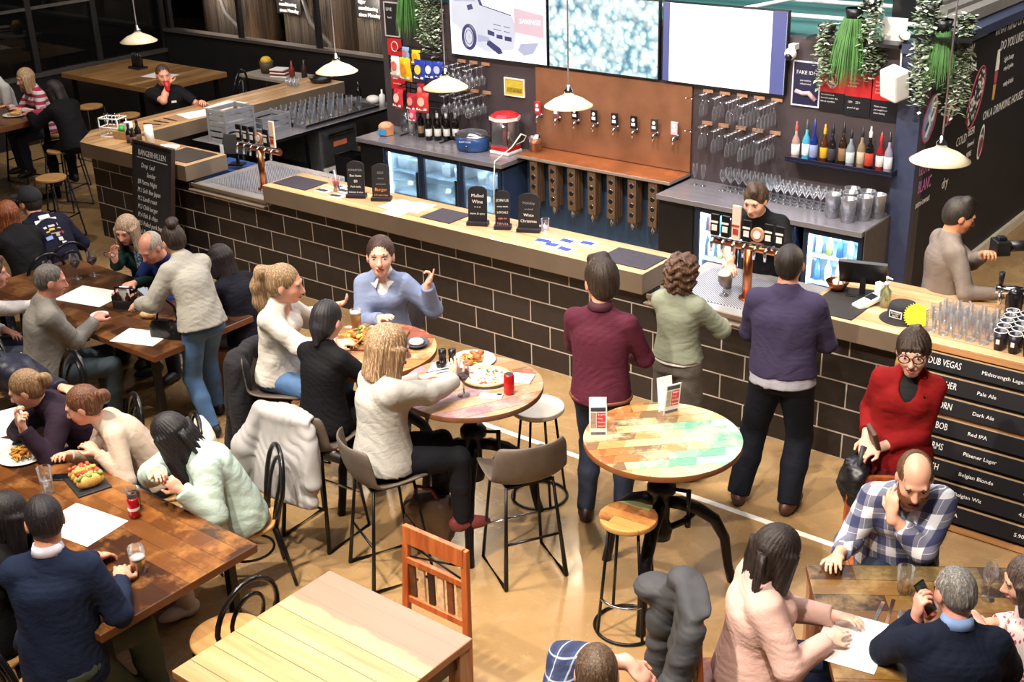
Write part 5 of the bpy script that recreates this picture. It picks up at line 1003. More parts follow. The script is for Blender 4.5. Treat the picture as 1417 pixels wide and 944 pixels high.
r=thing('security_camera','white bullet camera on a bracket above the speaker','camera',(3.1,2.74,2.5),-60); b=MB(); b.at(0,0,0,0,80); b.cyl(.035,-.1,.1,0,16); b.build('housing',M_white,r); MB().tube([(-.05,0,-.02),(-.12,.03,-.06),(-.05,.02,-.12)],.012,0,6).build('bracket',M_brass,r)
# trailing plants
def leafy(label,x,y,z,h,w,kind,rz=0):
    r=thing('hanging_plant',label,'plant',(x,y,z),rz); R=random.Random(int(x*100+z*37)); b=MB(); 
    if kind=='grass':
        for k in range(260):
            a=R.uniform(0,2*PI); q=R.uniform(0,1)**.5*w; L=h*R.uniform(.6,1); x0,y0=q*.5*math.cos(a),q*.5*math.sin(a); x1,y1=q*math.cos(a)*1.1,q*math.sin(a)*1.1
            d=R.uniform(-.005,.005); b.raw([(x0-.004,y0,0),(x0+.004,y0,0),(x1*.8+.005,y1*.8+d,-L*.5),(x1*.8-.005,y1*.8,-L*.5),(x1,y1,-L)],[(0,1,2,3),(3,2,4)])
        b.build('leaves',[mat('#4d7d3c',.6,0,.35,9)],r)
    else:
        for k in range(22):
            a=R.uniform(0,2*PI); px,py=w*.5*math.cos(a)*R.random(),w*.5*math.sin(a)*R.random(); L=h*R.uniform(.55,1); n=int((L+.09)/.016)
            for i in range(n):
                zz=.09-i*.016; px+=R.uniform(-.008,.008); py+=R.uniform(-.008,.008); an=R.uniform(0,2*PI); l=R.uniform(.035,.065); c,s_=math.cos(an),math.sin(an); up=R.uniform(-.6,.5)
                b.raw([(px,py,zz),(px+l*.5*c-l*.35*s_,py+l*.5*s_+l*.35*c,zz+l*.3*up),(px+l*c,py+l*s_,zz+l*up),(px+l*.5*c+l*.35*s_,py+l*.5*s_-l*.35*c,zz+l*.25*up)],[(0,1,2,3)],R.choice((0,0,1)))
        b.build('leaves',[mat('#8d9c7c',.6,0,.4,30),mat('#d6dec6',.6,0,.3,30)],r)
    e=MB(); e.lathe([(0,-.02),(.06,-.02),(.08,.08),(.075,.08)],0,14); e.build('pot',M_blackm,r); return r
leafy('pale variegated trailing plant left of the grassy one above the posters',2.42,2.7,2.46,.5,.2,'ivy'); leafy('bright green grassy hanging plant above the posters',2.66,2.7,2.62,.62,.17,'grass'); leafy('pale trailing plant right of the grassy one above the posters',2.8,2.72,2.7,.62,.2,'ivy')
leafy('variegated trailing plant on the left of the corner group',3.34,2.62,2.72,.85,.22,'ivy'); leafy('bright green hanging plant in the middle of the corner group',3.46,2.62,2.6,.5,.12,'grass'); leafy('pale trailing plant on the right of the corner group beside the chalk wall',3.6,2.75,2.62,.8,.2,'ivy')
leafy('bright green grassy plant at the left end of the screens',-2.5,2.68,2.58,.62,.15,'grass'); leafy('grey trailing plant beside the first screen',-2.2,2.68,2.56,.8,.32,'ivy')
single('plant_shelf','dark beam carrying the trailing plants over the posters','beam',MB().box((2.25,2.66,2.4),(3.09,2.84,2.43)),M_blackm); single('plant_shelf','dark beam carrying the trailing plants left of the screens','beam',MB().box((-2.7,2.6,2.5),(-1.99,2.84,2.53)),M_blackm); single('plant_bracket','dark bracket carrying the corner plants','beam',MB().box((3.24,2.5,2.53),(3.75,2.86,2.55)),M_blackm)
# pendant lamps
M_shade=mat('#e3d2ae',.35,0,.04)
def lamp(label,x,y,z,energy=34):
    r=thing('pendant_lamp',label,'lamp',(x,y,z)); MB().lathe([(.19,0),(.192,.006),(.12,.055),(.05,.085),(.032,.1),(.03,.097),(.1,.055),(.186,.002)],0,36).build('shade',M_shade,r)
    b=MB(); b.lathe([(0,.17),(.014,.168),(.02,.14),(.036,.125),(.034,.095),(0,.09)],0,18); b.build('fitting',M_chrome,r); MB().tube([(0,0,.16),(0,0,6.6-z)],.006,0,6).build('cord',mat('#c9c4d8',.5),r); MB().ball((0,0,.01),.036,0).build('bulb',emit('lamp_bulb','#ffe2b0',9),r)
    l=bpy.data.lights.new('pendant_light','POINT'); l.energy=energy; l.color=(1,.83,.6); l.shadow_soft_size=.04; o=bpy.data.objects.new('pendant_light',l); COL.objects.link(o); o.location=(x,y,z-.06); return r
for x,z,l in ((-4.11,2.2,'cream pendant lamp over the far left bar corner'),(-1.18,2.19,'cream pendant lamp over the left drip bench end'),(.13,2.19,'cream pendant lamp in front of the snack packets'),(1.41,2.19,'cream pendant lamp in front of the copper panel'),(4.38,2.19,'cream pendant lamp in front of the chalk wall')): lamp(l,x,.28,z)
# ---------------------------------------------------------------- tables, seats
M_top_teal=reclaimed('tabletop_teal_boards',['#a8663a','#b87a46','#8a6a4a','#c89a62','#d0bc8a','#b9c49a','#8fbc9c','#6fae90','#a3d0c0'],.085,.2,-24,1,'#cfd0aa',.75)
M_top_mauve=reclaimed('tabletop_mauve_boards',['#a88088','#c09068','#a07058','#b894a0','#c8a07c'],.12,.22,-28,2,'#d6b49c')
M_top_red=reclaimed('tabletop_red_boards',['#c08c58','#a85c48','#d0a870','#b47a50'],.12,.22,-24,3,'#e0be90')
M_top_dark=reclaimed('tabletop_dark_boards',['#4a2814','#6a3c1c','#8a5022','#3c2012','#744620'],.12,.28,0,4,'#a8733e')
M_top_dark2=reclaimed('tabletop_brown_boards',['#4a2c1a','#5e3a20','#7a4c28','#3c2416'],.14,.28,0,5,'#8a6038')
M_top_olive=reclaimed('tabletop_olive_boards',['#4c3018','#6c5a34','#84602e','#3e2714','#7a5228'],.13,.25,0,6,'#a88a58')
def pale_top():
    m=wood('tabletop_pale_pine',['#a87c54','#c69c6a','#cfa878','#d8b888'],.5,0,.34,.135,.1,0,.3); t=m.node_tree; b=t.nodes['Principled BSDF']; src=b.inputs['Base Color'].links[0].from_socket
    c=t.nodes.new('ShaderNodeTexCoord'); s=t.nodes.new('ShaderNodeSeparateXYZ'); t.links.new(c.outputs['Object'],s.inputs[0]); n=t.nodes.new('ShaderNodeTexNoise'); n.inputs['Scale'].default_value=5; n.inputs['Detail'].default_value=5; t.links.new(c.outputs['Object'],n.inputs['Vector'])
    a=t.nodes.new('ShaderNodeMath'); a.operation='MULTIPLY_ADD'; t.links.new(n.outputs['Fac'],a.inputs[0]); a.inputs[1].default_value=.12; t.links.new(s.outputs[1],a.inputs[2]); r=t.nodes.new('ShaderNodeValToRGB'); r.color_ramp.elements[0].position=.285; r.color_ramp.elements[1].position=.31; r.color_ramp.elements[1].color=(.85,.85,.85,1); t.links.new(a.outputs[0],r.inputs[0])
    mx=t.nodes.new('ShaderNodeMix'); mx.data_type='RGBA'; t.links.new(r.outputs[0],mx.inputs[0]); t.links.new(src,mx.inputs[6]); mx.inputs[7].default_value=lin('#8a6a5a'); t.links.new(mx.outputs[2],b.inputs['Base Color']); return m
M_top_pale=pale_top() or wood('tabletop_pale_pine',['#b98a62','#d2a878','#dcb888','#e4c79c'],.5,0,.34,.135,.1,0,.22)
M_top_far=wood('tabletop_far_planks',['#6a4a2a','#a67c4c','#c89c66'],.7,1,.35,.12)
M_legwood=wood('painted_table_leg',['#6a4028','#9a6a48','#b88a68'],1,2,.5)
M_orange=wood('orange_varnished_timber',['#7a3a16','#a8562a','#c2703a'],1,2,.35); M_oldslat=reclaimed('old_painted_slats',['#5a3018','#c8a070','#2a1a12','#7a4422','#d0b080'],.05,.4,90,8,'#d8b888')
M_seatwood=wood('pale_seat_ply',['#a07444','#b88a56','#c89c66'],.6,0,.35)
def round_table(label,x,y,rz,top,edge):
    r=thing('round_table',label,'table',(x,y,0),rz,None); b=MB(); b.cyl(.455,1.012,1.05,0,64); b.m[-2]=1; b.m[-1]=0
    for i in range(64): b.m[i]=1
    b.build('tabletop',[top,edge],r,.004)
    MB().cyl(.028,.45,1.0,0,16).build('screw_column',M_iron,r); MB().cyl(.2,.992,1.012,0,24).build('mount_plate',M_iron,r)
    MB().lathe([(.03,.78),(.06,.77),(.085,.74),(.085,.7),(.055,.68),(.05,.5),(.07,.44),(.06,.38),(0,.37)],0,20).build('hub',M_iron,r)
    MB().tube([(.05,0,.72),(.16,0,.72),(.16,0,.55)],.011,0,8).tube([(.16,0,.55),(.16,0,.48)],.018,0,8).build('crank_handle',M_iron,r)
    for k in range(3):
        a=k*2*PI/3+.5; q=lambda d,z:(d*math.cos(a),d*math.sin(a),z)
        MB().tube([q(.04,.62),q(.12,.6),q(.22,.55),q(.33,.46),q(.4,.32),q(.43,.12),q(.46,.0)],[.035,.042,.04,.036,.032,.028,.03],0,10).tube([q(.05,.44),q(.14,.47),q(.22,.54)],.02,0,8).build('leg',M_iron,r)
    return r
round_table('round high table with a worn teal and tan plank top and two menu cards',3.82,-2.14,20,M_top_teal,mat('#7a4a26',.45))
round_table('round high table with pizza and red wine, pinkish plank top',2.47,-2.24,35,M_top_mauve,mat('#7a4e36',.45))
round_table('round high table with the large food platter, nearest the bar wall',1.54,-2.2,10,M_top_red,mat('#8a5830',.45))
def rect_table(label,cx,cy,lx,ly,h,rot,top,kind='metal',th=.05,edge=None,name='dining_table'):
    r=thing(name,label,'table',(cx,cy,0),rot); b=MB().box((-lx/2,-ly/2,h-th),(lx/2,ly/2,h)); b.m=[1,0,1,1,1,1]; b.build('tabletop',[top,edge or mat('#6a3e20',.4)],r,.006)
    for sx in (1,-1):
        for sy in (1,-1):
            if kind=='metal': MB().cbox((sx*(lx/2-.14),sy*(ly/2-.1),(h-th)/2),(.05,.05,h-th)).build('leg',M_iron,r,.003)
            else: MB().cbox((sx*(lx/2-.05),sy*(ly/2-.05),(h-th)/2),(.08,.08,h-th)).build('leg',M_legwood,r,.004)
    if kind=='metal':
        for sx in (1,-1): MB().cbox((sx*(lx/2-.14),0,.06),(.05,ly-.2,.05)).build('foot_rail',M_iron,r,.003)
    else:
        for sy in (1,-1): MB().cbox((0,sy*(ly/2-.045),h-th-.05),(lx-.16,.025,.1)).build('apron',mat('#6a3c22',.5),r,.003)
        for sx in (1,-1): MB().cbox((sx*(lx/2-.045),0,h-th-.05),(.025,ly-.16,.1)).build('apron',mat('#5a2e18',.5),r,.003)
    return r
rect_table('long dark timber table with wine glasses where six people sit below the sandwich board',-1.38,-2.27,2.44,.95,.75,0,M_top_dark2)
rect_table('long orange-brown plank table with tacos and beer, lower left',.95,-4.47,2.88,1.0,.75,0,M_top_dark)
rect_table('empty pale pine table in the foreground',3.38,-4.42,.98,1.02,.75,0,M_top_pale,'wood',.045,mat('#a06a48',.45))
_c=math.cos(rad(34)); _s=math.sin(rad(34))
rect_table('olive-brown plank table at the lower right with a white menu',4.864+.68*_c+.47*_s,-2.408+.68*_s-.47*_c,1.36,.94,.75,34,M_top_olive,'wood',.045)
rect_table('high plank table with sauce bottles behind the staff member with the red cup',-7.76,2.82,2.06,1.26,1.05,0,M_top_far,name='high_table',th=.07,edge=mat('#8a6238',.5))
rect_table('high dark plank table at the far left edge where the woman in stripes sits',-7.6,.1,2.1,1.16,1.05,0,M_top_dark2,name='high_table',th=.07)
for i,(x,y,l) in enumerate(((-13.2,5.6,'dim wooden table seen through the partition glass, farther one'),(-11.2,2.6,'low timber table behind the partition glass by the blonde woman'))): rect_table(l,x,y,1.6,.9,.75,0,mat('#7a5232',.5),name='dining_table')
# shell stools (local +x is the front)
M_shell=mat('#5b5047',.55,0,.12,12,.15,200); M_tube=mat('#121113',.35,.4,.1)
def shell_stool(label,x,y,rz,base=None):
    if base: return dup(base,(x,y,0),rz,label)
    r=thing('shell_bar_stool',label,'stool',(x,y,0),rz); prof=[(.215,.675),(.19,.7),(.1,.695),(0,.688),(-.1,.69),(-.165,.71),(-.205,.76),(-.225,.84),(-.24,.93),(-.245,.985)]; n=12; vs=[]
    for i,(px,pz) in enumerate(prof):
        u=i/(len(prof)-1); w=.215+.025*math.sin(u*PI)-(.02 if i==0 else 0)-(.02 if i==len(prof)-1 else 0)
        for j in range(n+1):
            t=j/n*2-1; e=abs(t)**2.6; vs.append((px+(.085*e if u>.45 else .0)*min(1,(u-.45)*4),t*w,pz+(.05*e if u<.6 else .05*e*(1-(u-.6)*3.2))))
    b=MB(); b.raw(vs,[(i*(n+1)+j,i*(n+1)+j+1,(i+1)*(n+1)+j+1,(i+1)*(n+1)+j) for i in range(len(prof)-1) for j in range(n)],0,True)
    o=b.build('shell',M_shell,r); s=o.modifiers.new('thick','SOLIDIFY'); s.thickness=.018; s.offset=-1; q=o.modifiers.new('sub','SUBSURF'); q.levels=1; q.render_levels=1
    for sy in (1,-1):
        MB().tube([(.13,sy*.15,.675),(.2,sy*.2,.012),(-.2,sy*.2,.012),(-.13,sy*.15,.68)],.0095,0,8).build('side_frame',M_tube,r)
    MB().tube([(.175,.182,.26),(.175,-.182,.26)],.0085,0,8).build('footrest',M_chrome,r); MB().tube([(-.165,.178,.3),(-.165,-.178,.3)],.0085,0,8).build('rear_stretcher',M_tube,r)
    MB().cbox((0,0,.672),(.28,.3,.014)).build('seat_plate',M_tube,r); return r
ss=shell_stool('empty grey leather shell bar stool in front of the pizza table',3.0,-2.42,150)
shell_stool('grey shell bar stool under the blonde woman in the white sweater',2.34,-2.93,66,ss); shell_stool('grey shell bar stool with a white jacket over its back',1.68,-2.86,95,ss); shell_stool('grey shell bar stool with a black furry coat, under the ponytailed woman',.92,-2.47,20,ss); shell_stool('grey shell bar stool under the woman in the blue sweater',1.12,-1.56,-52,ss)
def round_stool(label,x,y,h,seat,ring=True,r0=.165,foot=M_chrome):
    r=thing('round_stool',label,'stool',(x,y,0),15); MB().cyl(r0,h-.035,h,0,40).build('seat',seat,r,.008); MB().lathe([(r0-.03,h-.045),(r0-.02,h-.045),(r0-.02,h-.035),(r0-.03,h-.035)],0,30).build('seat_ring',M_tube,r)
    for k in range(4):
        a=PI/4+k*PI/2; MB().tube([(.12*math.cos(a),.12*math.sin(a),h-.04),(.19*math.cos(a),.19*math.sin(a),.012)],.0095,0,8).build('leg',M_tube,r)
    b=MB(); b.tube([(.19*math.cos(2*PI*i/36),.19*math.sin(2*PI*i/36),.012) for i in range(36)],.0095,0,8,True)
    if ring: b.build('floor_ring',M_tube,r)
    b=MB(); q=.168; b.tube([(q*math.cos(t),q*math.sin(t),.24) for t in [-2.36+PI/2*1.0*i/10 for i in range(11)]],.009,0,8); b.build('footrest',foot,r); return r
wst=reclaimed('stool_seat_boards',['#a8703c','#7a4a26','#8a9a6a','#c89a58'],.07,.3,10,9,'#c08a50')
round_stool('round stool with a patchy timber seat beside the teal table',3.86,-2.55,.75,wst); round_stool('round stool with a cream seat between the pizza table and the bar',2.56,-1.68,.7,mat('#dcd2c2',.35,0,.06),True,.18)
# bentwood chairs (local +x is the front)
def bentwood(label,x,y,rz,base=None):
    if base: return dup(base,(x,y,0),rz,label)
    r=thing('bentwood_chair',label,'chair',(x,y,0),rz); M_bent=mat('#141214',.22,.2,.15)
    MB().lathe([(0,.43),(.19,.43),(.2,.445),(.195,.46),(.17,.455),(0,.452)],0,36).build('seat',M_seatwood,r)
    for sy in (1,-1):
        MB().tube([(.13,sy*.12,.44),(.17,sy*.15,.01)],[.014,.011],0,8).build('leg',M_bent,r)
        MB().tube([(-.15,sy*.13,.44),(-.2,sy*.15,.2),(-.23,sy*.16,.01)],[.014,.013,.011],0,8).build('leg',M_bent,r)
    MB().tube([(.15*math.cos(2*PI*i/28),.15*math.sin(2*PI*i/28),.25) for i in range(28)],.009,0,6,True).build('leg_ring',M_bent,r)
    for nm,w,top,r0 in (('outer_hoop',.19,.9,.015),('inner_hoop',.1,.82,.012)):
        pts=[(-.155,w*.72,.44),(-.18,w*.88,.58)]+[(-.2-.045*math.sin(t),w*math.cos(t),.66+(top-.66)*math.sin(t)) for t in [PI*i/14 for i in range(15)]]+[(-.18,-w*.88,.58),(-.155,-w*.72,.44)]
        MB().tube(pts,r0,0,9).build(nm,M_bent,r)
    return r
bw=bentwood('black bentwood chair behind the woman in the mint jacket',1.74,-3.54,-118)
bentwood('empty black bentwood chair with a pale round seat between the two lower-left tables',2.56,-4.36,178,bw)
for l,x,y,a in (('black bentwood chair under the man in the navy sweater, bottom left',2.18,-5.17,84),('black bentwood chair under the grey-haired man in the grey sweater',-1.06,-3.15,68),('black bentwood chair under the long-haired woman at the left edge',1.66,-5.2,60),('black bentwood chair under the woman in plum with a bun',.46,-3.62,-110),('black bentwood chair with a cream coat, under the woman in beige',1.0,-3.56,-114),('black bentwood chair under the blonde woman in dark green',-1.76,-1.54,-75),('black bentwood chair under the bald man in blue',-1.27,-1.52,-80),('black bentwood chair under the man in a cap',-2.82,-1.8,172),('black bentwood chair under the auburn-haired woman in black, left edge',-2.72,-2.12,178),('black bentwood chair under the person in the white shirt, left edge',-1.87,-3.34,60),('black bentwood chair under the person in the navy puffer jacket',-.44,-3.46,-95)): bentwood(l,x,y,a,bw)
M_pinkch=mat('#8a5a38',.5)
def slat_chair(label,x,y,rz,slats=True):
    r=thing('slat_chair',label,'chair',(x,y,0),rz)   # local +x is the front
    MB().box((-.2,-.215,.43),(.22,.215,.46)).build('seat',M_orange,r,.006)
    for sy in (1,-1):
        MB().cbox((.19,sy*.19,.215),(.045,.045,.43)).build('leg',M_orange,r,.003)
        MB().raw([(-.215,sy*.225-.02,0),(-.175,sy*.225-.02,0),(-.175,sy*.225+.02,0),(-.215,sy*.225+.02,0),(-.265,sy*.2-.02,.96),(-.235,sy*.2-.02,.96),(-.235,sy*.2+.02,.96),(-.265,sy*.2+.02,.96)],[(3,2,1,0),(4,5,6,7),(0,1,5,4),(1,2,6,5),(2,3,7,6),(3,0,4,7)]).build('back_post',M_orange,r,.004)
    def bar(nm,z0,z1,m,dx=.0): 
        x0=-.215-.03*(z0/.96)*1.0; MB().box((x0-.012+dx,-.2,z0),(x0+.016+dx,.2,z1)).build(nm,m,r,.004)
    bar('crest_rail',.86,.97,M_orange); bar('middle_rail',.74,.78,M_orange); bar('lower_rail',.5,.54,M_orange)
    for k in range(6 if slats else 4):
        n=6 if slats else 4; y0=-.165+.33*k/(n-1); MB().box((-.243,y0-.021,.53),(-.228,y0+.021,.75)).build('back_slat',mat(('#5a3820','#c8a67a','#2c1c14','#d0b48c','#6a3e22','#b08a5c')[k%6],.5,0,.35,25),r,.003)
    if slats: MB().tube([(-.24,-.18,.86),(-.24,.18,.78)],.006,0,5).tube([(-.24,.18,.86),(-.24,-.18,.78)],.006,0,5).build('wire_cross',M_iron,r)
    return r
slat_chair('orange timber chair with a striped slatted back at the empty pine table',3.36,-3.84,-90); slat_chair('brown timber chair with a pale-painted top rail under the man in the plaid shirt',5.02,-1.66,-56,False).scale=(1,.95,.86)
slat_chair('timber chair under the grey-haired man in the navy sweater',5.86,-3.02,124,False); slat_chair('timber chair under the woman in the pink top, draped with a grey puffer jacket',4.9,-3.13,38,False); slat_chair('timber chair under the man in the blue plaid shirt at the bottom edge',4.95,-4.45,128,False); slat_chair('timber chair under the woman in the red floral blouse',6.15,-2.5,205,False)
single('bench_box','pale timber box bench under the dark-haired woman in navy','bench',MB().box((-.3,-.3,0),(.3,.3,.45)),mat('#c08a58',.5,0,.12,4),(-.2,-1.68,0),0,bev=.006)
# high wire stools in the back left corner
def wire_stool(label,x,y,rz=0,base=None):
    if base: return dup(base,(x,y,0),rz,label)
    r=thing('wire_stool',label,'stool',(x,y,0),rz); MB().cyl(.165,.7,.73,0,28).build('seat',M_seatwood,r,.006)
    for sy in (1,-1): MB().tube([(.12,sy*.13,.7),(.19,sy*.19,.01),(-.19,sy*.19,.01),(-.12,sy*.13,.7)],.009,0,6).build('side_frame',M_tube,r)
    MB().tube([(.17,-.17,.28),(.17,.17,.28)],.008,0,6).tube([(-.17,-.17,.28),(-.17,.17,.28)],.008,0,6).build('stretcher',M_tube,r); return r
ws=wire_stool('black wire stool with a round timber seat just left of the sandwich board',-5.2,-.35,20)
for l,x,y in (('left wire stool at the near side of the far sauce-bottle table',-7.9,2.0),('right wire stool at the near side of the far sauce-bottle table',-7.0,1.95),('black wire stool under the staff member with the red cup',-5.75,1.75),('black wire stool under the dark-haired woman at the high table',-6.18,.42),('black wire stool under the blonde woman in stripes',-6.95,.9),('black wire stool under the person in white at the far left',-7.75,.85),('black wire stool standing empty behind the dark-haired woman',-6.3,1.35),('black wire stool at the near side of the far left table',-6.9,-.75)): wire_stool(l,x,y,random.uniform(-20,20),ws)
r=dup(bw,(-6.2,3.0,.0),200,'black bentwood high chair beside the half wall'); r.scale=(1,1,1.35)
# ---------------------------------------------------------------- things on the tables
def plate(label,x,y,z,rad_=.13,m=None,cat='plate',h=.018): return single('plate',label,cat,MB().lathe([(0,.006),(rad_*.62,.006),(rad_*.66,.009),(rad_,h),(rad_*1.0,h-.003),(rad_*.62,0),(0,0)],0,32),m or M_white,(x,y,z))
def foodpile(name,label,cat,x,y,z,items,rz=0,group=None):
    """items: list of (kind, colour, count, spread radius, height, size)"""
    r=thing(name,label,cat,(x,y,z),rz,group); R=random.Random(int(x*977+y*331))
    for nm,col,n,rr,hh,sz in items:
        b=MB()
        for i in range(n):
            a=R.uniform(0,2*PI); q=rr*R.random()**.5; p=(q*math.cos(a),q*math.sin(a),hh*(1-.6*(q/rr)**2)*R.random()+sz*.4)
            if nm in('chips','fries','noodles'):
                d=R.uniform(0,PI); l=sz*2.6; b.tube([(p[0]-l*math.cos(d),p[1]-l*math.sin(d),p[2]),(p[0],p[1],p[2]+R.uniform(0,.008)),(p[0]+l*math.cos(d),p[1]+l*math.sin(d),p[2]+R.uniform(-.006,.006))],sz*.33,0,5)
            else: b.ball(p,(sz*R.uniform(.7,1.3),sz*R.uniform(.7,1.3),sz*R.uniform(.4,.8)),0,8,5)
        b.build(nm,mat(col,.5,0,.25,60),r)
    return r
Zh=1.05
# pizza table
single('pizza_board','black round pizza tray on the pinkish table','tray',MB().cyl(.165,0,.008,0,36),mat('#2a2624',.5),(2.49,-2.11,Zh),bev=.003)
r=thing('pizza','pizza with tomatoes and leaves on the black tray','pizza',(2.49,-2.11,Zh+.0085)); b=MB(); b.lathe([(0,.008),(.13,.008),(.148,.017),(.157,.01),(.155,0),(0,0)],0,40); b.build('crust',mat('#d8b27c',.7,0,.2,30),r); MB().cyl(.135,.008,.0105,0,36).build('cheese',mat('#ecd9a8',.55,0,.2,45),r)
for nm,c,n,sz in (('tomato','#c2452c',7,.014),('leaf','#5a7a34',14,.009),('ham','#d8907a',12,.012),('olive','#2a2420',10,.006)):
    b=MB()
    for i in range(n): a=random.uniform(0,6.28); q=.12*random.random()**.5; b.ball((q*math.cos(a),q*math.sin(a),.012),(sz,sz*.8,.005),0,8,5)
    b.build(nm,mat(c,.5),r)
plate('white dinner plate with chicken and chips on the pinkish table',2.25,-1.96,Zh,.15); foodpile('chicken_dinner','chicken pieces with chips on the white plate','food',2.25,-1.96,Zh+.0095,[('chicken','#a8602c',9,.08,.04,.028),('chips','#d8a850',16,.08,.03,.014),('egg_salad','#e8d878',5,.05,.03,.018)])
wn=thing('wine_glass','glass of red wine standing on the pinkish table','glass',(2.53,-2.38,Zh)); MB().lathe([(.04,0),(.04,.003),(.005,.008),(.0045,.09),(.014,.1),(.042,.135),(.045,.165),(.034,.22)],0,22).build('glass_bowl',M_glass,wn); MB().lathe([(0,.102),(.014,.104),(.04,.136),(.042,.155),(0,.155)],0,20).build('red_wine',mat('#3a0a16',.15),wn)
r=thing('soft_drink_can','tall red drink can on the pinkish table','can',(2.745,-2.2,Zh)); MB().lathe([(0,0),(.026,0),(.033,.01),(.033,.125),(.026,.135),(0,.135)],0,22).build('can',mat('#c4201e',.25,.4,.1),r); MB().cyl(.025,.1352,.137,0,18).build('lid',M_steel,r); MB().lathe([(.0335,.03),(.0336,.031),(.0336,.05),(.0335,.051)],0,22).build('print_band',mat('#a81816',.3),r)
single('napkin','folded white napkin at the right side of the pinkish table','napkin',MB().box((-.07,-.065,0),(.07,.065,.012)),M_paper,(2.68,-1.99,Zh),22,bev=.003); r=thing('phone','white phone lying beside the red can','phone',(2.68,-2.3,Zh),-62); MB().box((-.036,-.073,0),(.036,.073,.009)).build('body',mat('#eceae6',.25),r,.004); MB().cbox((-.02,.05,.0105),(.022,.03,.003)).build('camera_bump',M_blackm,r,.002)
for i,(dx,dy,l,c) in enumerate(((0,0,'dark pepper grinder left of the pair on the pinkish table','#1a1718'),(.05,.04,'dark salt grinder right of the pair on the pinkish table','#1d1a1c'),(.02,-.045,'small black sauce pot beside the grinders','#201c1c'))): single('grinder',l,'grinder',MB().lathe([(0,0),(.024,0),(.026,.02),(.022,.05),(.026,.07),(.026,.1),(0,.105)] if i<2 else [(0,0),(.025,0),(.03,.03),(.026,.03),(.022,.01)],0,18),mat(c,.3),(2.11+dx,-2.1+dy,Zh))
single('menu_sheet','printed menu lying under the cutlery on the pinkish table','paper',MB().box((-.1,-.14,0),(.1,.14,.0015)),mat('#b9bac4',.5,0,.5,40),(2.2,-2.2,Zh),30)
for k in range(2): single('cutlery','knife laid on the printed menu, %s one'%('left','right')[k],'cutlery',MB().box((-.004,-.1,0),(.004,.02,.003)).box((-.008,.02,0),(.008,.11,.003)),M_chrome,(2.17+.045*k,-2.19,Zh+.002),-30)
# platter table
r=thing('platter_board','large wooden sharing board on the table by the bar wall','board',(1.44,-2.12,Zh),30); MB().box((-.26,-.17,0),(.26,.17,.02)).build('board',mat('#8a5c34',.5),r,.006)
foodpile('sharing_platter','heap of chips, wings, salad and fried food on the sharing board','food',1.44,-2.12,Zh+.0205,[('chips','#d8a040',60,.17,.05,.016),('chicken_wings','#a85a24',18,.15,.05,.03),('salad_leaves','#5e7a34',16,.13,.06,.02),('onion_rings','#e0b060',16,.16,.05,.022),('tomato','#b8382a',8,.14,.05,.015)],30)
single('sauce_pot','black pot of white sauce on the sharing board','pot',MB().lathe([(0,.035),(.03,.035),(.034,.04),(.036,.04),(.03,0),(0,0)],0,18),[M_white],(1.42,-2.34,Zh)); r=thing('beer_glass','glass of golden beer standing behind the platter','beer glass',(1.24,-2.02,Zh)); MB().lathe([(0,.004),(.03,.004),(.032,0),(.042,.15)],0,18).build('glass',M_glass,r); MB().lathe([(0,.006),(.029,.006),(.038,.12),(0,.12)],0,16).build('beer',mat('#d89a30',.2),r); MB().lathe([(0,.12),(.038,.12),(.039,.135),(0,.137)],0,16).build('froth',M_cream,r)
single('bowl','small dark bowl with a napkin at the right of the platter table','bowl',MB().lathe([(0,.004),(.05,.004),(.085,.035),(.08,.035),(.045,.01)],0,24),mat('#4a4a50',.4),(1.78,-1.99,Zh)); single('napkin','crumpled printed napkin in the dark bowl','napkin',MB().ball((0,0,.028),(.055,.05,.022),0,10,6),mat('#e4dfe0',.7,0,.3,60),(1.78,-1.99,Zh+.006))
def menucard(label,x,y,rz,double=False):
    r=thing('menu_card',label,'menu',(x,y,Zh),rz); b=MB(); b.at(0,0,0,0,0,8); b.box((-.05,-.002,0),(.05,.002,.21)); b.build('front_card',M_paper,r)
    for nm,a,c in (('heading_band',(-.042,.175,.042,.2),'#3a3a48'),('red_panel',(-.008,.06,.042,.165),'#d0404a'),('photo_strip',(-.042,.06,-.012,.165),'#b09a8a'),('foot_band',(-.042,.012,.042,.03),'#6a6a78')): b=MB(); b.at(0,0,0,0,0,8); b.box((a[0],-.0035,a[1]),(a[2],-.002,a[3])); b.build(nm,mat(c,.5,0,.25,50),r)
    for k in range(4): words('lettering',('Burgers','Pizza','Cocktails','Specials')[k],r,(-.003,-.0245+.0037*k-.0005,.15-.026*k),(98,0,0),.014,M_chalk)
    b=MB(); b.at(0,.055,0,0,0,-8); b.box((-.05,-.002,0),(.05,.002,.21)); b.build('back_card',M_paper,r); return r
menucard('folded menu card at the left edge of the teal table',3.51,-2.34,36); menucard('folded menu card at the far edge of the teal table',3.7,-1.86,62)
Zt=.75
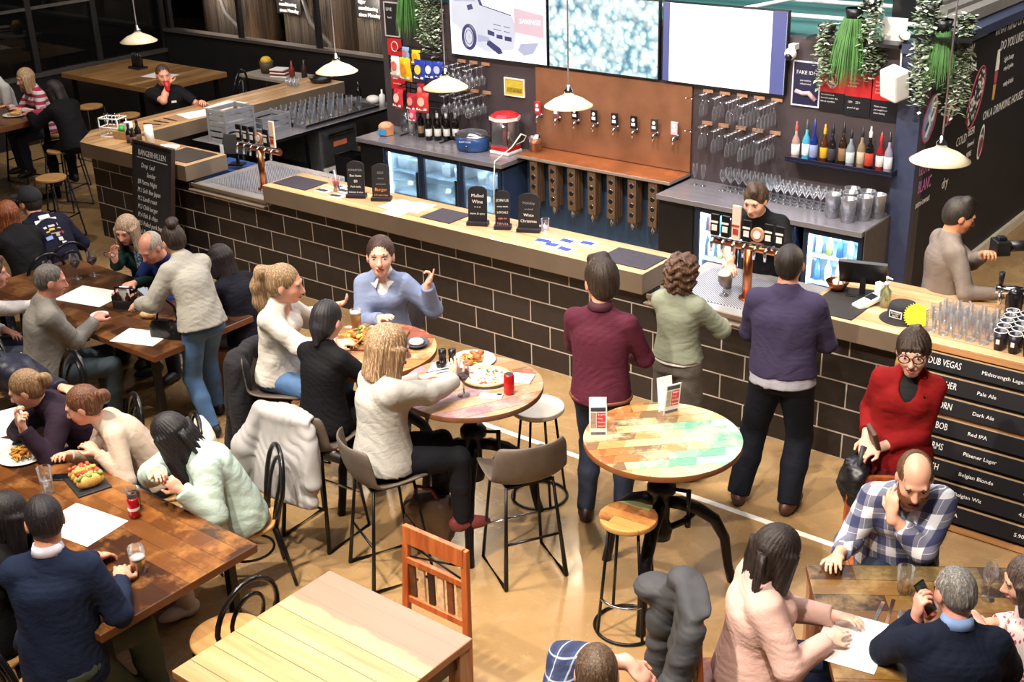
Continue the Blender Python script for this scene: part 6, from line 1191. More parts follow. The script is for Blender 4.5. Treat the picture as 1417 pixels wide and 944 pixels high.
# lower-left table
plate('white plate of cheesy pasta at the left of the orange table',.42,-4.17,Zt,.15); foodpile('pasta','heap of orange pasta on the white plate','food',.42,-4.17,Zt+.0095,[('noodles','#e0a840',40,.07,.05,.014),('sauce','#c8702a',8,.06,.05,.02)])
r=thing('taco_tray','black slate tray of tacos in front of the woman in beige','tray',(1.05,-4.13,Zt),-15); MB().box((-.14,-.1,0),(.14,.1,.012)).build('tray',mat('#242226',.5),r,.004)
tacos=thing('taco_row','row of filled tacos on the slate tray','food',(1.05,-4.13,Zt+.0125),-15)
for k in range(4): MB().ball((-.075+.05*k,0,.04),(.026,.085,.042),0,12,8).build('tortilla',mat('#d8ac5c',.6,0,.2,40),tacos); b=MB(); [b.ball((-.075+.05*k+random.uniform(-.015,.015),random.uniform(-.07,.07),.075),.014,0,7,5) for _ in range(11)]; b.build('filling',mat(('#b8482c','#c8a04a','#a83a2a','#7a8a3a')[k],.5,0,.3,60),tacos)
r=thing('phone','black phone lying beside the tacos','phone',(.87,-4.17,Zt),-50); MB().box((-.036,-.075,0),(.036,.075,.009)).build('body',M_blackm,r,.003); MB().box((-.032,-.068,.009),(.032,.068,.0095)).build('glass_face',mat('#10121c',.08),r)
r=thing('water_glass','tall clear water glass on the orange table','glass',(.93,-4.32,Zt)); MB().lathe([(0,.006),(.03,.006),(.032,0),(.043,.16)],0,18).build('glass',M_glass,r); MB().lathe([(0,.008),(.029,.008),(.034,.06),(0,.06)],0,16).build('water',glassmat('water','#eef4f6',.8),r)
r=thing('beer_glass','half-drunk glass of amber beer on the orange table','beer glass',(2.09,-4.52,Zt)); MB().lathe([(0,.006),(.03,.006),(.033,0),(.036,.03),(.044,.13),(.041,.16)],0,20).build('glass',M_glass,r); MB().lathe([(0,.008),(.031,.008),(.04,.09),(0,.09)],0,18).build('beer',mat('#c98a34',.15),r); MB().lathe([(0,.09),(.0405,.09),(.041,.1),(0,.1)],0,18).build('froth',M_cream,r)
r=thing('soft_drink_can','red cola can beside a glass on the orange table','can',(1.6,-4.19,Zt)); MB().lathe([(0,0),(.026,0),(.033,.01),(.033,.115),(.026,.125),(0,.125)],0,22).build('can',mat('#b81a1e',.25,.4,.1),r); MB().cyl(.025,.1252,.127,0,18).build('lid',M_steel,r); b=MB(); b.lathe([(.0335,.05),(.0336,.051),(.0336,.068),(.0335,.069)],0,22); b.build('print_band',M_white,r)
r=thing('cola_glass','glass of dark cola and ice behind the can','glass',(1.52,-4.13,Zt)); MB().lathe([(0,.006),(.03,.006),(.033,0),(.041,.13)],0,18).build('glass',M_glass,r); MB().lathe([(0,.008),(.03,.008),(.037,.1),(0,.1)],0,18).build('cola',mat('#28120c',.1),r)
single('menu_sheet','large white menu sheet in front of the man in navy, lower left','paper',MB().box((-.21,-.15,0),(.21,.15,.0015)),M_paper,(1.42,-4.42,Zt),8); single('menu_sheet','white menu sheet at the far left of the orange table','paper',MB().box((-.2,-.14,0),(.2,.14,.0015)),M_paper,(-.1,-3.98,Zt),-18); single('menu_sheet','white placemat under the pasta plate','paper',MB().box((-.2,-.14,-.0),(.2,.14,.001)),M_paper,(.25,-4.2,Zt-.0005),20)
single('paper_bag','white takeaway cup standing at the left edge of the orange table','cup',MB().lathe([(0,0),(.035,0),(.045,.13),(.046,.14),(0,.142)],0,20),M_paper,(1.0,-4.62,Zt))
single('bracelet_wallet','black sunglasses case by the pasta plate','case',MB().ball((0,0,.022),(.08,.035,.022),0,14,8),M_blackm,(.66,-4.08,Zt),30)
# table below the sandwich board
single('menu_sheet','large white menu near the wine glasses on the dark table','paper',MB().box((-.24,-.17,0),(.24,.17,.0015)),M_paper,(-1.62,-2.28,Zt),14); single('menu_sheet','white menu at the near corner of the dark table','paper',MB().box((-.19,-.13,0),(.19,.13,.0015)),M_paper,(-.55,-2.57,Zt),20)
r=thing('condiment_caddy','black condiment caddy on the dark table','caddy',(-1.17,-2.25,Zt),25); MB().box((-.09,-.06,0),(.09,.06,.015)).box((-.09,-.06,.015),(-.082,.06,.11)).box((.082,-.06,.015),(.09,.06,.11)).box((-.082,-.06,.015),(.082,-.052,.07)).build('box',mat('#242024',.4),r,.003); MB().tube([(-.086,0,.1),(-.086,0,.16),(.086,0,.16),(.086,0,.1)],.005,0,6).build('handle',M_iron,r); MB().box((-.06,.0,.02),(.02,.04,.16)).build('napkins',M_paper,r,.004)
for k in range(2): MB().lathe([(0,.015),(.022,.015),(.022,.09),(.01,.11),(.01,.13),(0,.13)],0,12).build('sauce_bottle',mat('#3a1a14',.2),r).location=(-.045+.08*k,-.025,0)
for i,(x,y,l) in enumerate(((-2.12,-2.33,'wine glass nearest the grey-haired man on the dark table'),(-2.08,-2.1,'middle wine glass of three on the dark table'),(-2.02,-1.97,'wine glass beside the woman in dark green'))):
    o=dup(wn,(x,y,Zt),40*i,l)
r=thing('beer_glass','pint of pale beer beside the caddy','beer glass',(-1.05,-2.16,Zt)); MB().lathe([(0,.006),(.03,.006),(.032,0),(.043,.15)],0,18).build('glass',M_glass,r); MB().lathe([(0,.008),(.03,.008),(.039,.115),(0,.115)],0,18).build('beer',mat('#d8a440',.15),r); MB().lathe([(0,.115),(.039,.115),(.041,.14),(0,.142)],0,18).build('froth',M_cream,r)
plate('small white plate beside the white menu',-1.18,-2.5,Zt,.07); single('bread_roll','bread roll near the black handbag on the dark table','bread',MB().ball((0,0,.03),(.07,.045,.03),0,14,8),mat('#d8b684',.7,0,.2,40),(-.82,-2.3,Zt),30)
r=thing('handbag','black handbag hanging from the arm of the woman in the pale sweatshirt','bag',(-.38,-2.43,.62),20); blob('bag_body',[p_box(V3(0,0,.12),np.eye(3),V3(.15,.06,.12),.05),p_box(V3(0,0,.22),np.eye(3),V3(.13,.035,.04),.02,.03)],.009,mat('#121114',.4),r,wrinkle(.004,40,3)); MB().tube([(-.1,0,.23),(-.07,0,.38),(.0,0,.44),(.07,0,.38),(.1,0,.23)],.009,0,8).build('handle',M_blackm,r)
# lower-right table
r=thing('menu_sheet','white menu in the hand of the woman in pink on the olive table','paper',(5.33,-2.87,Zt),10); MB().box((-.15,-.2,.002),(.15,.2,.004)).build('sheet',M_paper,r)
r=thing('beer_glass','beer glass with a little amber beer in front of the man in plaid','beer glass',(5.37,-2.36,Zt)); MB().lathe([(0,.006),(.03,.006),(.032,0),(.042,.15)],0,20).build('glass',M_glass,r); MB().lathe([(0,.008),(.03,.008),(.034,.05),(0,.05)],0,18).build('beer',mat('#d89a3c',.15),r)
o=dup(gp,(5.52,-2.72,Zt)); o['label']='clear straight glass left of the red cocktail on the olive table'; o['group']='glass on the olive table'
o=dup(wgp[0],(5.72,-2.17,Zt)); o['label']='empty wine glass at the far right of the olive table'; o['group']='wine glass on the olive table'
r=thing('cocktail_glass','stemmed glass with a red drink in front of the grey-haired man','glass',(5.58,-2.6,Zt)); MB().lathe([(.035,0),(.035,.003),(.005,.008),(.005,.07),(.02,.08),(.042,.12),(.04,.16)],0,18).build('glass_bowl',M_glass,r); MB().lathe([(0,.08),(.018,.081),(.038,.115),(0,.118)],0,16).build('red_drink',mat('#c8341c',.15),r)
single('knife','steel knife lying on the olive table','cutlery',MB().box((-.1,-.008,0),(.0,.008,.003)).box((0,-.009,.001),(.11,.009,.003)),M_chrome,(5.34,-2.6,Zt),100); single('knife','second steel knife lying on the olive table','cutlery',MB().box((-.1,-.008,0),(.0,.008,.003)).box((0,-.009,.001),(.11,.009,.003)),M_chrome,(5.38,-2.55,Zt),104)
# back tables
r=thing('condiment_caddy','caddy of dark sauce bottles on the far high table','caddy',(-8.05,2.95,1.05)); MB().box((-.12,-.08,0),(.12,.08,.03)).build('box',M_dsteel,r)
for k in range(4): MB().lathe([(0,.03),(.03,.03),(.03,.14),(.012,.18),(.012,.22),(0,.22)],0,10).build('sauce_bottle',mat('#1d1513',.2),r).location=(-.08+.055*k,0,0)
single('menu_sheet','white menu on the far high table','paper',MB().box((-.22,-.15,0),(.22,.15,.002)),M_paper,(-7.35,2.8,1.05),10); plate('white plate of food in front of the woman in stripes',-6.95,.35,1.05,.14); foodpile('burger_meal','food on the white plate of the far left table','food',-6.95,.35,1.0595,[('bread','#d8a860',5,.06,.05,.035),('chips','#d8a850',14,.08,.03,.015)]); single('menu_sheet','white paper on the far left table','paper',MB().box((-.15,-.12,0),(.15,.12,.002)),M_paper,(-7.35,.15,1.05),10)
r=thing('handbag','grey bag on the floor stool beside the dark-haired woman','bag',(-6.72,-.72,.732)); blob('bag_body',[p_box(V3(0,0,.1),np.eye(3),V3(.17,.08,.1),.06)],.012,mat('#7a7a80',.6),r,wrinkle(.006,30,5))
# bags and coats
r=thing('backpack','brown leather bag under the stool of the blonde woman in white','bag',(2.36,-2.58,.0),20); blob('bag_body',[p_box(V3(0,0,.2),np.eye(3),V3(.16,.1,.17),.07),p_ell(V3(0,0,.3),np.eye(3),V3(.13,.08,.08),.04)],.01,mat('#6a5446',.5,0,.15,10),r,wrinkle(.006,30,9)); MB().tube([(-.1,-.03,.32),(-.05,-.05,.46),(.05,-.05,.46),(.1,-.03,.32)],.011,0,8).build('handle',mat('#5a1f26',.5),r)
def drape(name,label,cat,x,y,rz,prims,m,amp=.01,f=22,vox=.011,z=0,fuzz=0,quilt=0):
    r=thing(name,label,cat,(x,y,z),rz); d0=wrinkle(amp,f,int(abs(x*50)))
    if quilt: d1=d0; d0=lambda P:d1(P)+quilt*(1-2*np.abs(np.sin((P[:,2]+.25*P[:,1])*38)))
    D=d0 if not fuzz else (lambda P:d0(P)+curls(fuzz,190)(P)); blob('cloth',prims,vox,m,r,D,.02); return r
Sy=V3(0,1,0)
drape('jacket','white jacket hung over the back of the bar stool','jacket',1.68,-2.86,95,[p_ecap(V3(-.27,0,.96),V3(-.34,-.0,.46),Sy,(.2,.045),(.27,.06),.05,.03),p_cone(V3(-.26,.2,.97),V3(-.34,.3,.72),.055,.07,.03),p_cone(V3(-.34,.3,.72),V3(-.36,.36,.46),.07,.075,.03),p_cone(V3(-.25,-.18,.92),V3(-.33,-.24,.6),.05,.06,.03),p_ecap(V3(-.2,0,.98),V3(-.27,0,.97),Sy,(.2,.04),(.2,.04),.04,.03)],mat('#9c9998',.75,0,.04,8),.014,20)
drape('coat','long black furry coat hung on the bar stool behind the ponytailed woman','coat',.92,-2.47,20,[p_ecap(V3(-.27,-.02,.95),V3(-.33,-.03,.3),Sy,(.22,.06),(.24,.085),.05,.03),p_cone(V3(-.22,-.2,.9),V3(-.2,-.26,.4),.075,.08,.04),p_cone(V3(-.2,.16,.92),V3(-.25,.24,.5),.07,.07,.04)],mat('#151318',.9,0,.3,40),.014,20,.011,0,.003)
drape('jacket','grey puffer jacket hung over the chair of the woman in pink','jacket',4.9,-3.13,38,[p_ecap(V3(-.285,-.05,.97),V3(-.36,-.07,.32),Sy,(.14,.035),(.17,.05),.04,.03),p_cone(V3(-.28,.13,.98),V3(-.36,.2,.7),.07,.075,.03),p_cone(V3(-.36,.2,.7),V3(-.4,.2,.3),.075,.06,.03),p_ell(V3(-.4,.25,.86),np.eye(3),V3(.1,.09,.07),.04),p_cone(V3(-.27,-.19,.93),V3(-.36,-.24,.62),.06,.07,.03),p_cone(V3(-.36,-.24,.62),V3(-.36,-.26,.34),.07,.055,.03),p_ecap(V3(-.2,0,.985),V3(-.28,0,.98),Sy,(.18,.035),(.2,.04),.03,.03)],mat('#3a3a3d',.7,0,.2,8),.008,40,.01,0,0,.0016)
drape('coat','cream coat slung over the chair behind the woman in the beige top','coat',1.0,-3.56,-114,[p_ecap(V3(-.27,.06,.84),V3(-.33,.14,.36),Sy,(.19,.035),(.2,.06),.03,.03),p_cone(V3(-.24,.22,.8),V3(-.24,.28,.42),.045,.06,.03)],mat('#ddd2bd',.8,0,.06,8),.009,20)
r=thing('leather_bag','black leather shoulder bag held by the woman in red','bag',(4.71,-1.47,.6),-60); blob('bag_body',[p_ell(V3(0,0,.13),np.eye(3),V3(.15,.09,.14),.03),p_ell(V3(.0,0,.24),np.eye(3),V3(.12,.07,.06),.04)],.008,mat('#141315',.38,0,.2,20),r,wrinkle(.012,44,4)); MB().tube([(-.08,0,.26),(-.04,.03,.36),(.02,.03,.38),(.08,0,.26)],.012,0,8).build('strap',mat('#3a383c',.5),r)
# ---------------------------------------------------------------- the people
def knit(name,c,sc=160,rough=.85,st=(1,1,.35)):
    t=NT(name); v=t.co(scale=tuple(x*sc for x in st)); n=t.noise(v,1,3); n2=t.noise(t.co(),7,3); l=lin(c)[:3]
    col=t.ramp(n2,[(.3,tuple(x*.86 for x in l)),(.7,l)]); fo=t.noise(t.co(scale=(1,1,1.6)),8.5,3,.55,1.6); t.bump(t.math('ADD',t.math('MULTIPLY',n,.12),fo),.24,.025); t.b.inputs['Sheen Weight'].default_value=.0; t.b.inputs['Specular IOR Level'].default_value=.2; return t.done(col,rough)
CLC={}
def cl(c):
    if c not in CLC: CLC[c]=knit('cloth_'+str(len(CLC)),c,260,.8)
    return CLC[c]
def denim(name,c):
    t=NT(name); v=t.co(); n=t.noise(v,5,4,.6); n2=t.noise(t.co(scale=(220,220,220)),1,2); l=lin(c)[:3]
    col=t.ramp(n,[(.3,tuple(x*.7 for x in l)),(.7,tuple(min(1,x*1.35) for x in l))]); t.bump(n2,.2,.002); return t.done(col,.75)
def stripes(name,a,b,period,axis=2):
    t=NT(name); s=t.sep(t.co()); f=t.math('FRACT',t.math('MULTIPLY',s[axis],1/period)); k=t.math('LESS_THAN',f,.5); return t.done(t.mix(k,a,b),.8)
def plaid(name,base,dark,line,p=.11,lw=.06,blend=.6):
    t=NT(name); s=t.sep(t.co()); h=t.math('ADD',s[1],t.math('MULTIPLY',s[0],.8))
    def band(c,off,w): f=t.math('FRACT',t.math('ADD',t.math('MULTIPLY',c,1/p),off)); return t.math('LESS_THAN',f,w)
    a=band(h,0,.5); b=band(s[2],.2,.5); c=t.mix(t.math('MULTIPLY',a,blend),base,dark); c=t.mix(t.math('MULTIPLY',b,blend),c,dark)
    la=t.math('MAXIMUM',band(h,.3,lw),band(s[2],.45,lw)); c=t.mix(t.math('MULTIPLY',la,.85),c,line); n=t.noise(t.co(),8,3); c=t.mix(t.math('MULTIPLY',n,.12),c,dark); return t.done(c,.85)
def floral(name,a,b,sc=34):
    t=NT(name); vo=t.add('ShaderNodeTexVoronoi'); vo.inputs['Scale'].default_value=sc; n=t.noise(t.co(),40,3); t.ln(t.co(),vo.inputs['Vector']); d=t.math('ADD',vo.outputs['Distance'],t.math('MULTIPLY',n,.35)); return t.done(t.ramp(d,[(.5,a),(.56,b)]),.8)
D_dark=denim('dark_denim','#1c2438'); D_blue=denim('blue_denim','#44668f'); D_mid=denim('mid_denim','#2f466c'); D_grey=denim('faded_denim','#7c8aa8')
def band(nm,m,z,w=.02,infl=.03):
    def f(c):
        p=c['p0']+c['B0'][2]*z*c['s']; h=max(c['W'][0][0],.178*c['s']*c['g'])+infl; d=c['W'][0][1]+infl+.012
        MB().tube([tuple(p+c['B0'][1]*h*math.cos(t)+c['B0'][0]*d*math.sin(t)) for t in [2*PI*i/36 for i in range(36)]],w,0,8,True).build(nm,m,c['root'])
    return f
def collar(m,r=.058,open_=True,dz=.0):
    def f(c):
        nb=c['nb']+c['B2'][2]*(.027+dz); B=c['B2']; R=r*c['s']*.92
        b=MB(); n=22; vs=[]
        for i in range(n+1):
            t=.35+(2*PI-.7)*i/n; d=B[0]*math.cos(t)+B[1]*math.sin(t); vs+= [tuple(nb+d*R+B[2]*.03),tuple(nb+d*(R+.007)+B[2]*.034),tuple(nb+d*(R+.022)+B[2]*(-.012))]
        b.raw(vs,[(i*3+j,i*3+3+j,i*3+4+j,i*3+1+j) for i in range(n) for j in range(2)],0,True); o=b.build('collar',m,c['root']); s_=o.modifiers.new('t','SOLIDIFY'); s_.thickness=.005
    return f
def many(*fs): return lambda c:[f(c) for f in fs]
def watch(side,m=None):
    def f(c):
        sh,el,wr,hd,pn,sd=c['arm'][side]; u=nrm(wr-el); a=np.cross(u,V3(.3,.5,.8)); a=nrm(a); b_=np.cross(u,a); p=wr-u*.015
        MB().tube([tuple(p+(a*math.cos(t)+b_*math.sin(t))*.031) for t in [2*PI*i/16 for i in range(16)]],.008,0,6,True).build('watch',m or M_blackm,c['root'])
    return f
# standing at the bar
person('person in a maroon shirt and dark jeans standing at the bar, back turned',3.1,-1.72,108,H=1.83,g=.98,pz=.975,hL=(2.93,-1.42,1.08),hR=(3.12,-1.37,1.08),head=(38,6,0),poleL=(-.85,-.4,-.5),poleR=(.8,-.15,-.5),
  top=dict(name='shirt',m=cl('#5a2436'),hem=-.04,neck=.5,amp=.005,f=26,infl=.013),legs=dict(m=D_dark,name='jeans',waist=.06),shoe='#3a241c',hair=('short','#2a1c14','#4a3526'),fL=(2.98,-1.72,.085),fR=(3.2,-1.62,.085),hd_=1.12,
  extra=many(collar(mat('#4c1d2d',.75)),band('belt',mat('#7a4630',.5),-.02,.016,.006)),skin='#e3a88a')
person('curly-haired person in a sage green sweater and wide grey trousers at the bar',3.17,-.91,96,H=1.6,fem=True,pz=.9,g=1.0,hL=(3.14,-.56,1.08),hR=(3.3,-.54,1.08),poleL=(-.8,-.2,-.7),poleR=(.85,-.2,-.6),
  top=dict(name='ribbed_sweater',m=knit('sage_knit','#8f9480',130,.9,(1,1,.08)),hem=.04,infl=.02,sl=.022,amp=.003,under=(M_white,.015)),legs=dict(m=knit('grey_tweed','#6a645c'),flare=.045,waist=.12,infl=.02),hair=('curly','#4a3022','#8a6040'))
person('person in a purple navy sweater and black trousers standing at the bar',3.92,-.86,104,H=1.84,side=-2,g=1.1,pz=.98,lean=6,hL=(3.72,-.52,1.13),hR=(3.95,-.47,1.13),poleL=(-.6,-.3,-.8),poleR=(.7,-.3,-.8),head=(0,-6,0),
  top=dict(name='zip_sweater',m=knit('purple_navy_knit','#3d3550',220),hem=.02,infl=.02,sl=.024,neck=.6,under=(cl('#aaa8b4'),-.045)),legs=dict(m=cl('#12151f'),waist=.1,infl=.022,flare=.008),shoe='#4a2c20',hair=('crop','#231a16','#3c2f28'),fL=(3.7,-.95,.085),fR=(4.03,-.88,.085),skin='#d89a80')
def redx(c):
    specs(c,'#0c0a0a',1.0)
    hp,el,wr=c['hp'],c['arm']['R'][1],c['arm']['R'][2]
    o=MB().cbox((0,0,0),(.1,.03,.16)).build('purse',mat('#5c4032',.5),c['root'],.01); o.location=tuple((c['arm']['L'][2]+c['arm']['R'][2])/2+V3(.06,0,.06)); o.rotation_euler=(.4,.3,.5)
person('person in glasses and a red cardigan standing before the menu board',4.84,-1.22,-68,side=-5,H=1.66,fem=True,g=1.12,pz=.88,hL=(4.82,-1.42,.98),hR=(4.72,-1.38,1.0),poleL=(.5,.3,-.9),poleR=(-.35,.4,-.9),head=(-6,2,4),cur=(.7,.7),
  top=dict(name='cardigan',m=knit('red_knit','#8e1718',200),hem=-.16,infl=.022,sl=.02,neck=0,vneck=.15,cuff=.8),legs=dict(m=cl('#5a1420'),skirt=1,name='skirt',waist=.08),hd_=1.1,hair=('fringe','#2a1c16','#5e4432'),
  extra=many(redx,lambda c:blob('black_top',[p_chain([c['wa'],c['ch'],c['shc']],c['B2'][1],[(a+.007,b+.009) for a,b in c['W'][1:]],.05,.03),p_cone(c['nb']-c['B2'][2]*.04,c['nb']+c['B2'][2]*.02,.058,.052,.03)]+[p_cone(c['nb'],c['shc']+c['B2'][1]*c['sw']*.8*q,.05,.045,.03) for q in (1,-1)],.009,mat('#0f0e10',.8),c['root'])),skin='#eebfa6')
person('person in a pale grey sweatshirt and blue jeans standing over the dark table',-.13,-2.3,172,H=1.66,fem=True,pz=.87,lean=26,hL=(-.62,-2.5,.98),hR=(-.66,-2.22,1.0),head=(0,24,0),
  top=dict(name='sweatshirt',m=knit('oatmeal_jersey','#aaa69c',240),hem=-.02,infl=.026,sl=.03,amp=.005),legs=dict(m=D_blue,name='jeans',waist=.1),shoe='#191718',hair=('highbun','#241812','#50382a'),fL=(-.02,-2.42,.085),fR=(-.3,-2.14,.085),cur=(.7,.7))
person('bartender in a black t-shirt leaning over the copper tap font',2.83,.98,-84,H=1.76,pz=.93,lean=27,hR=(2.83,.4,1.12),hL=(3.3,.42,1.0),head=(0,14,0),cur=(.9,.6),top=dict(name='t_shirt',m=cl('#121215'),short=True,hem=-.06,infl=.018),legs=dict(m=cl('#15161c')),hair=('short','#3a2a1e','#6a4c34'),skin='#e6b396')
def camx(c):
    w=c['arm']['L'][2]; r=thing('photo_camera','black camera with a long lens raised by the man in the grey sweater','camera',(4.66,.86,1.49),40); b=MB(); b.box((-.05,-.07,-.05),(.05,.07,.05)).cbox((0,0,.06),(.06,.06,.03)); b.build('body',M_blackm,r,.008); b=MB(); b.at(.05,0,0,0,90).cyl(.038,0,.16,0,20).cyl(.045,.13,.17,0,20); b.build('lens',mat('#19181a',.4),r)
person('person with a camera in a grey sweater behind the right counter',4.28,.92,38,H=1.74,g=1.06,pz=.95,hL=(4.57,.83,1.42),hR=(4.74,.84,1.16),head=(-4,18,0),poleR=(-.4,-.5,-.8),poleL=(0,.6,-.8),cur=(1.0,.7),top=dict(name='sweater',m=knit('warm_grey_knit','#7d736c',240),hem=-.08,infl=.018),legs=dict(m=D_dark),hair=('short','#191412','#33291f'),skin='#c98a68',extra=camx)
# at the round tables
person('person with a long blonde ponytail in a white top and jeans, in profile',.88,-2.45,18,pz=.8,H=1.7,fem=True,lean=8,hL=(1.02,-2.0,1.17),hR=(1.38,-2.34,1.1),head=(16,8,0),top=dict(name='white_top',m=cl('#d4cfc6'),hem=-.04,infl=.02,sl=.026,amp=.005,vneck=.05),legs=dict(m=D_blue,name='jeans'),hd_=1.1,hair=('pony','#8a6c4c','#c8ac84'),skin='#e8ae94',pnL=(0,0,1),cur=(.5,.4))
def flaps(m,inner=True):
    def f(c):
        nb,B=c['nb'],c['B2']; s=c['s']
        if inner: blob('shirt',[p_chain([c['wa'],c['ch'],c['shc']],B[1],[(a+.006,b+.008) for a,b in c['W'][1:]],.05,.03),p_cone(nb-B[2]*.04,nb+B[2]*.012,.058,.055,.03)],.009,m,c['root'])
        for q in (1,-1):
            b=MB(); P=[B[0]*.02+B[1]*.066*q+B[2]*.035,B[0]*.066+B[1]*.02*q+B[2]*.008,B[0]*.1+B[1]*.045*q-B[2]*.055,B[0]*.055+B[1]*.1*q-B[2]*.012]
            b.raw([tuple(nb+p*s) for p in P],[(0,1,2,3) if q<0 else (3,2,1,0)]); o=b.build('collar',m,c['root']); k=o.modifiers.new('t','SOLIDIFY'); k.thickness=.007; k.offset=1
        collar(m)(c)
    return f
def bluex(c): flaps(M_white)(c); watch('R')(c)
person('person in a pale blue sweater with a raised finger, facing the room',1.12,-1.6,-52,pz=.8,H=1.72,fem=True,lean=6,hR=(1.32,-1.86,1.1),hL=(1.47,-1.52,1.27),hd_=1.13,poleL=(.7,.5,-.8),hdL=(.25,.25,.9),pnL=(-.5,-.7,.2),ptL=True,head=(2,-8,0),cur=(.4,.3),top=dict(name='blue_sweater',m=knit('pale_blue_knit','#8d9bbd',200),infl=.024,sl=.028,vneck=.09,amp=.004,hem=-.05),legs=dict(m=D_mid,name='jeans'),hair=('bun','#3a2419','#6a4834'),skin='#edbfa8',lip='#a84a48',extra=bluex)
person('person with dark pulled-back hair in a black top, back turned to the room',1.68,-2.78,98,pz=.8,H=1.66,fem=True,lean=8,hR=(1.82,-2.32,1.08),hL=(1.36,-2.36,1.08),head=(0,14,0),top=dict(name='black_top',m=cl('#0c0b0f'),infl=.018,hem=-.06),legs=dict(m=cl('#16161a')),hd_=1.07,hair=('lowtie','#120e10','#2a2430'),skin='#e8b8a0')
person('person with a blonde bob in a loose white sweater on a grey stool',2.32,-2.9,64,pz=.8,H=1.7,fem=True,g=1.18,lean=4,side=-5,hd_=1.17,hR=(2.5,-2.42,1.16),hL=(2.2,-2.42,1.08),head=(-6,12,0),poleR=(.7,.1,-.8),hdR=(-.1,.1,1),top=dict(name='white_sweater',m=knit('ivory_knit','#b3b0a9',150),infl=.028,sl=.032,amp=.005,hem=-.06,f=22),legs=dict(m=cl('#14141a')),shoe='#6a2a2c',hair=('bob','#866648','#d6ba94'),fR=(2.66,-2.6,.32),skin='#edbfa6')
# table below the sandwich board
person('person with blonde hair in a dark green jumper holding glasses up',-1.76,-1.58,-75,pz=.555,H=1.66,fem=True,g=1.08,lean=20,hR=(-1.53,-2.06,1.03),hL=(-1.4,-2.0,.82),hdR=(.1,0,1),head=(6,14,0),cur=(.5,.4),top=dict(name='jumper',m=knit('bottle_green_knit','#16302a',180),vneck=.04),legs=dict(m=D_dark),hair=('lob','#9c8066','#d8c4aa'),skin='#e8ae94',vox=.0075,extra=lambda c:blob('scarf',[p_cone(c['nb']+c['B2'][0]*.08+c['B2'][1]*.07,c['ch']+c['B2'][0]*.13+c['B2'][1]*.08,.03,.035,.02)],.009,floral('scarf_print','#9aa8b8','#3a4a5c',60),c['root']))
person('balding person in a blue jumper bent over the dark table',-1.27,-1.56,-82,pz=.555,H=1.76,g=1.05,lean=34,hR=(-1.4,-2.1,.8),hL=(-1.1,-2.1,.8),head=(0,30,0),top=dict(name='jumper',m=knit('royal_blue_knit','#1f2f6a',200)),legs=dict(m=D_dark),hair=('ring','#a89a8c','#c8beb4'),skin='#e0a084',vox=.0075)
person('person with dark hair in a navy jumper on the box bench, facing left',-.3,-1.74,186,pz=.55,H=1.6,fem=True,g=1.12,lean=22,hL=(-.7,-2.0,.82),hR=(-.74,-1.82,.82),head=(12,14,0),top=dict(name='jumper',m=cl('#12131f'),infl=.022),legs=dict(m=D_grey,name='jeans'),shoe='#8a7c6c',hair=('bob','#1a1214','#3c2c30'),skin='#e8b49a',vox=.0075,fL=(-.6,-1.85,.085),fR=(-.62,-1.6,.085))
person('grey-haired person in a pale grey sweater at the dark table',-1.06,-3.08,66,pz=.555,H=1.76,g=1.1,lean=9,hR=(-.93,-2.7,.84),hL=(-1.2,-2.86,1.09),hdL=(0,.2,1),head=(-6,12,0),top=dict(name='sweater',m=knit('stone_grey_knit','#85817a',220),infl=.022,sl=.024),legs=dict(m=denim('slate_denim','#2c3a44')),hair=('crop','#5a524c','#8c847c'),skin='#dc9a84',vox=.007,cur=(.5,.9))
person('person in a white shirt at the left edge beside the grey-haired one',-1.85,-3.3,60,pz=.555,H=1.74,lean=30,hR=(-1.7,-2.7,.8),head=(0,4,0),top=dict(name='shirt',m=cl('#ddd6d0'),infl=.02),legs=dict(m=D_dark),hair=('short','#4a3426'),skin='#dc9a84',vox=.008)
def capx(c):
    hp,hf,hs=c['hp'],c['hf'],c['hs']; R=lambda *a:V3(*a)*hs
    blob('cap',[p_ell(hp(-.012,0,.045),hf,R(.112,.092,.098),.02,[(hp(0,0,.03),-hf[2])]),p_ell(hp(.13,0,.035),hf,R(.085,.075,.009),.015)],.006,mat('#15151a',.85),c['root']); specs(c)
    B=c['B1']; o=c['ch']-B[0]*(c['W'][2][1]+.025); 
    for y0,z0,w,h,col in ((0,.1,.2,.06,'#d8d8dc'),(-.0,.15,.1,.04,'#d8d8dc'),(.07,.03,.07,.022,'#cfd0d8'),(-.01,.035,.06,.02,'#cfc4d0'),(-.09,.045,.045,.025,'#d8d8e0'),(.06,-.015,.07,.014,'#d0b050'),(0,.0,.05,.02,'#d8b848'),(-.08,.005,.05,.014,'#d0b050'),(-.02,-.04,.09,.01,'#c08090'),(-.1,-.04,.04,.026,'#a83a50'),(.05,-.075,.055,.035,'#8aa4d8'),(-.03,-.06,.035,.032,'#b0a890'),(-.04,-.105,.04,.035,'#d0d0d4'),(-.06,-.145,.045,.026,'#d0d0d4')):
        b=MB(); vs=[]
        for a,e in ((-1,-1),(1,-1),(1,1),(-1,1)): y_=y0+a*w/2; d=-.9*y_*y_*2.2; p=o-B[0]*(d*-0+0.004)+B[1]*y_+B[2]*(z0-.05+e*h/2)+B[0]*(y_*y_*3.2+max(0,z0)**2*1.4); vs.append(tuple(p))
        b.raw(vs,[(3,2,1,0)]); q=b.build('back_print',mat(col,.7),c['root']); s_=q.modifiers.new('t','SOLIDIFY'); s_.thickness=.006; s_.offset=1
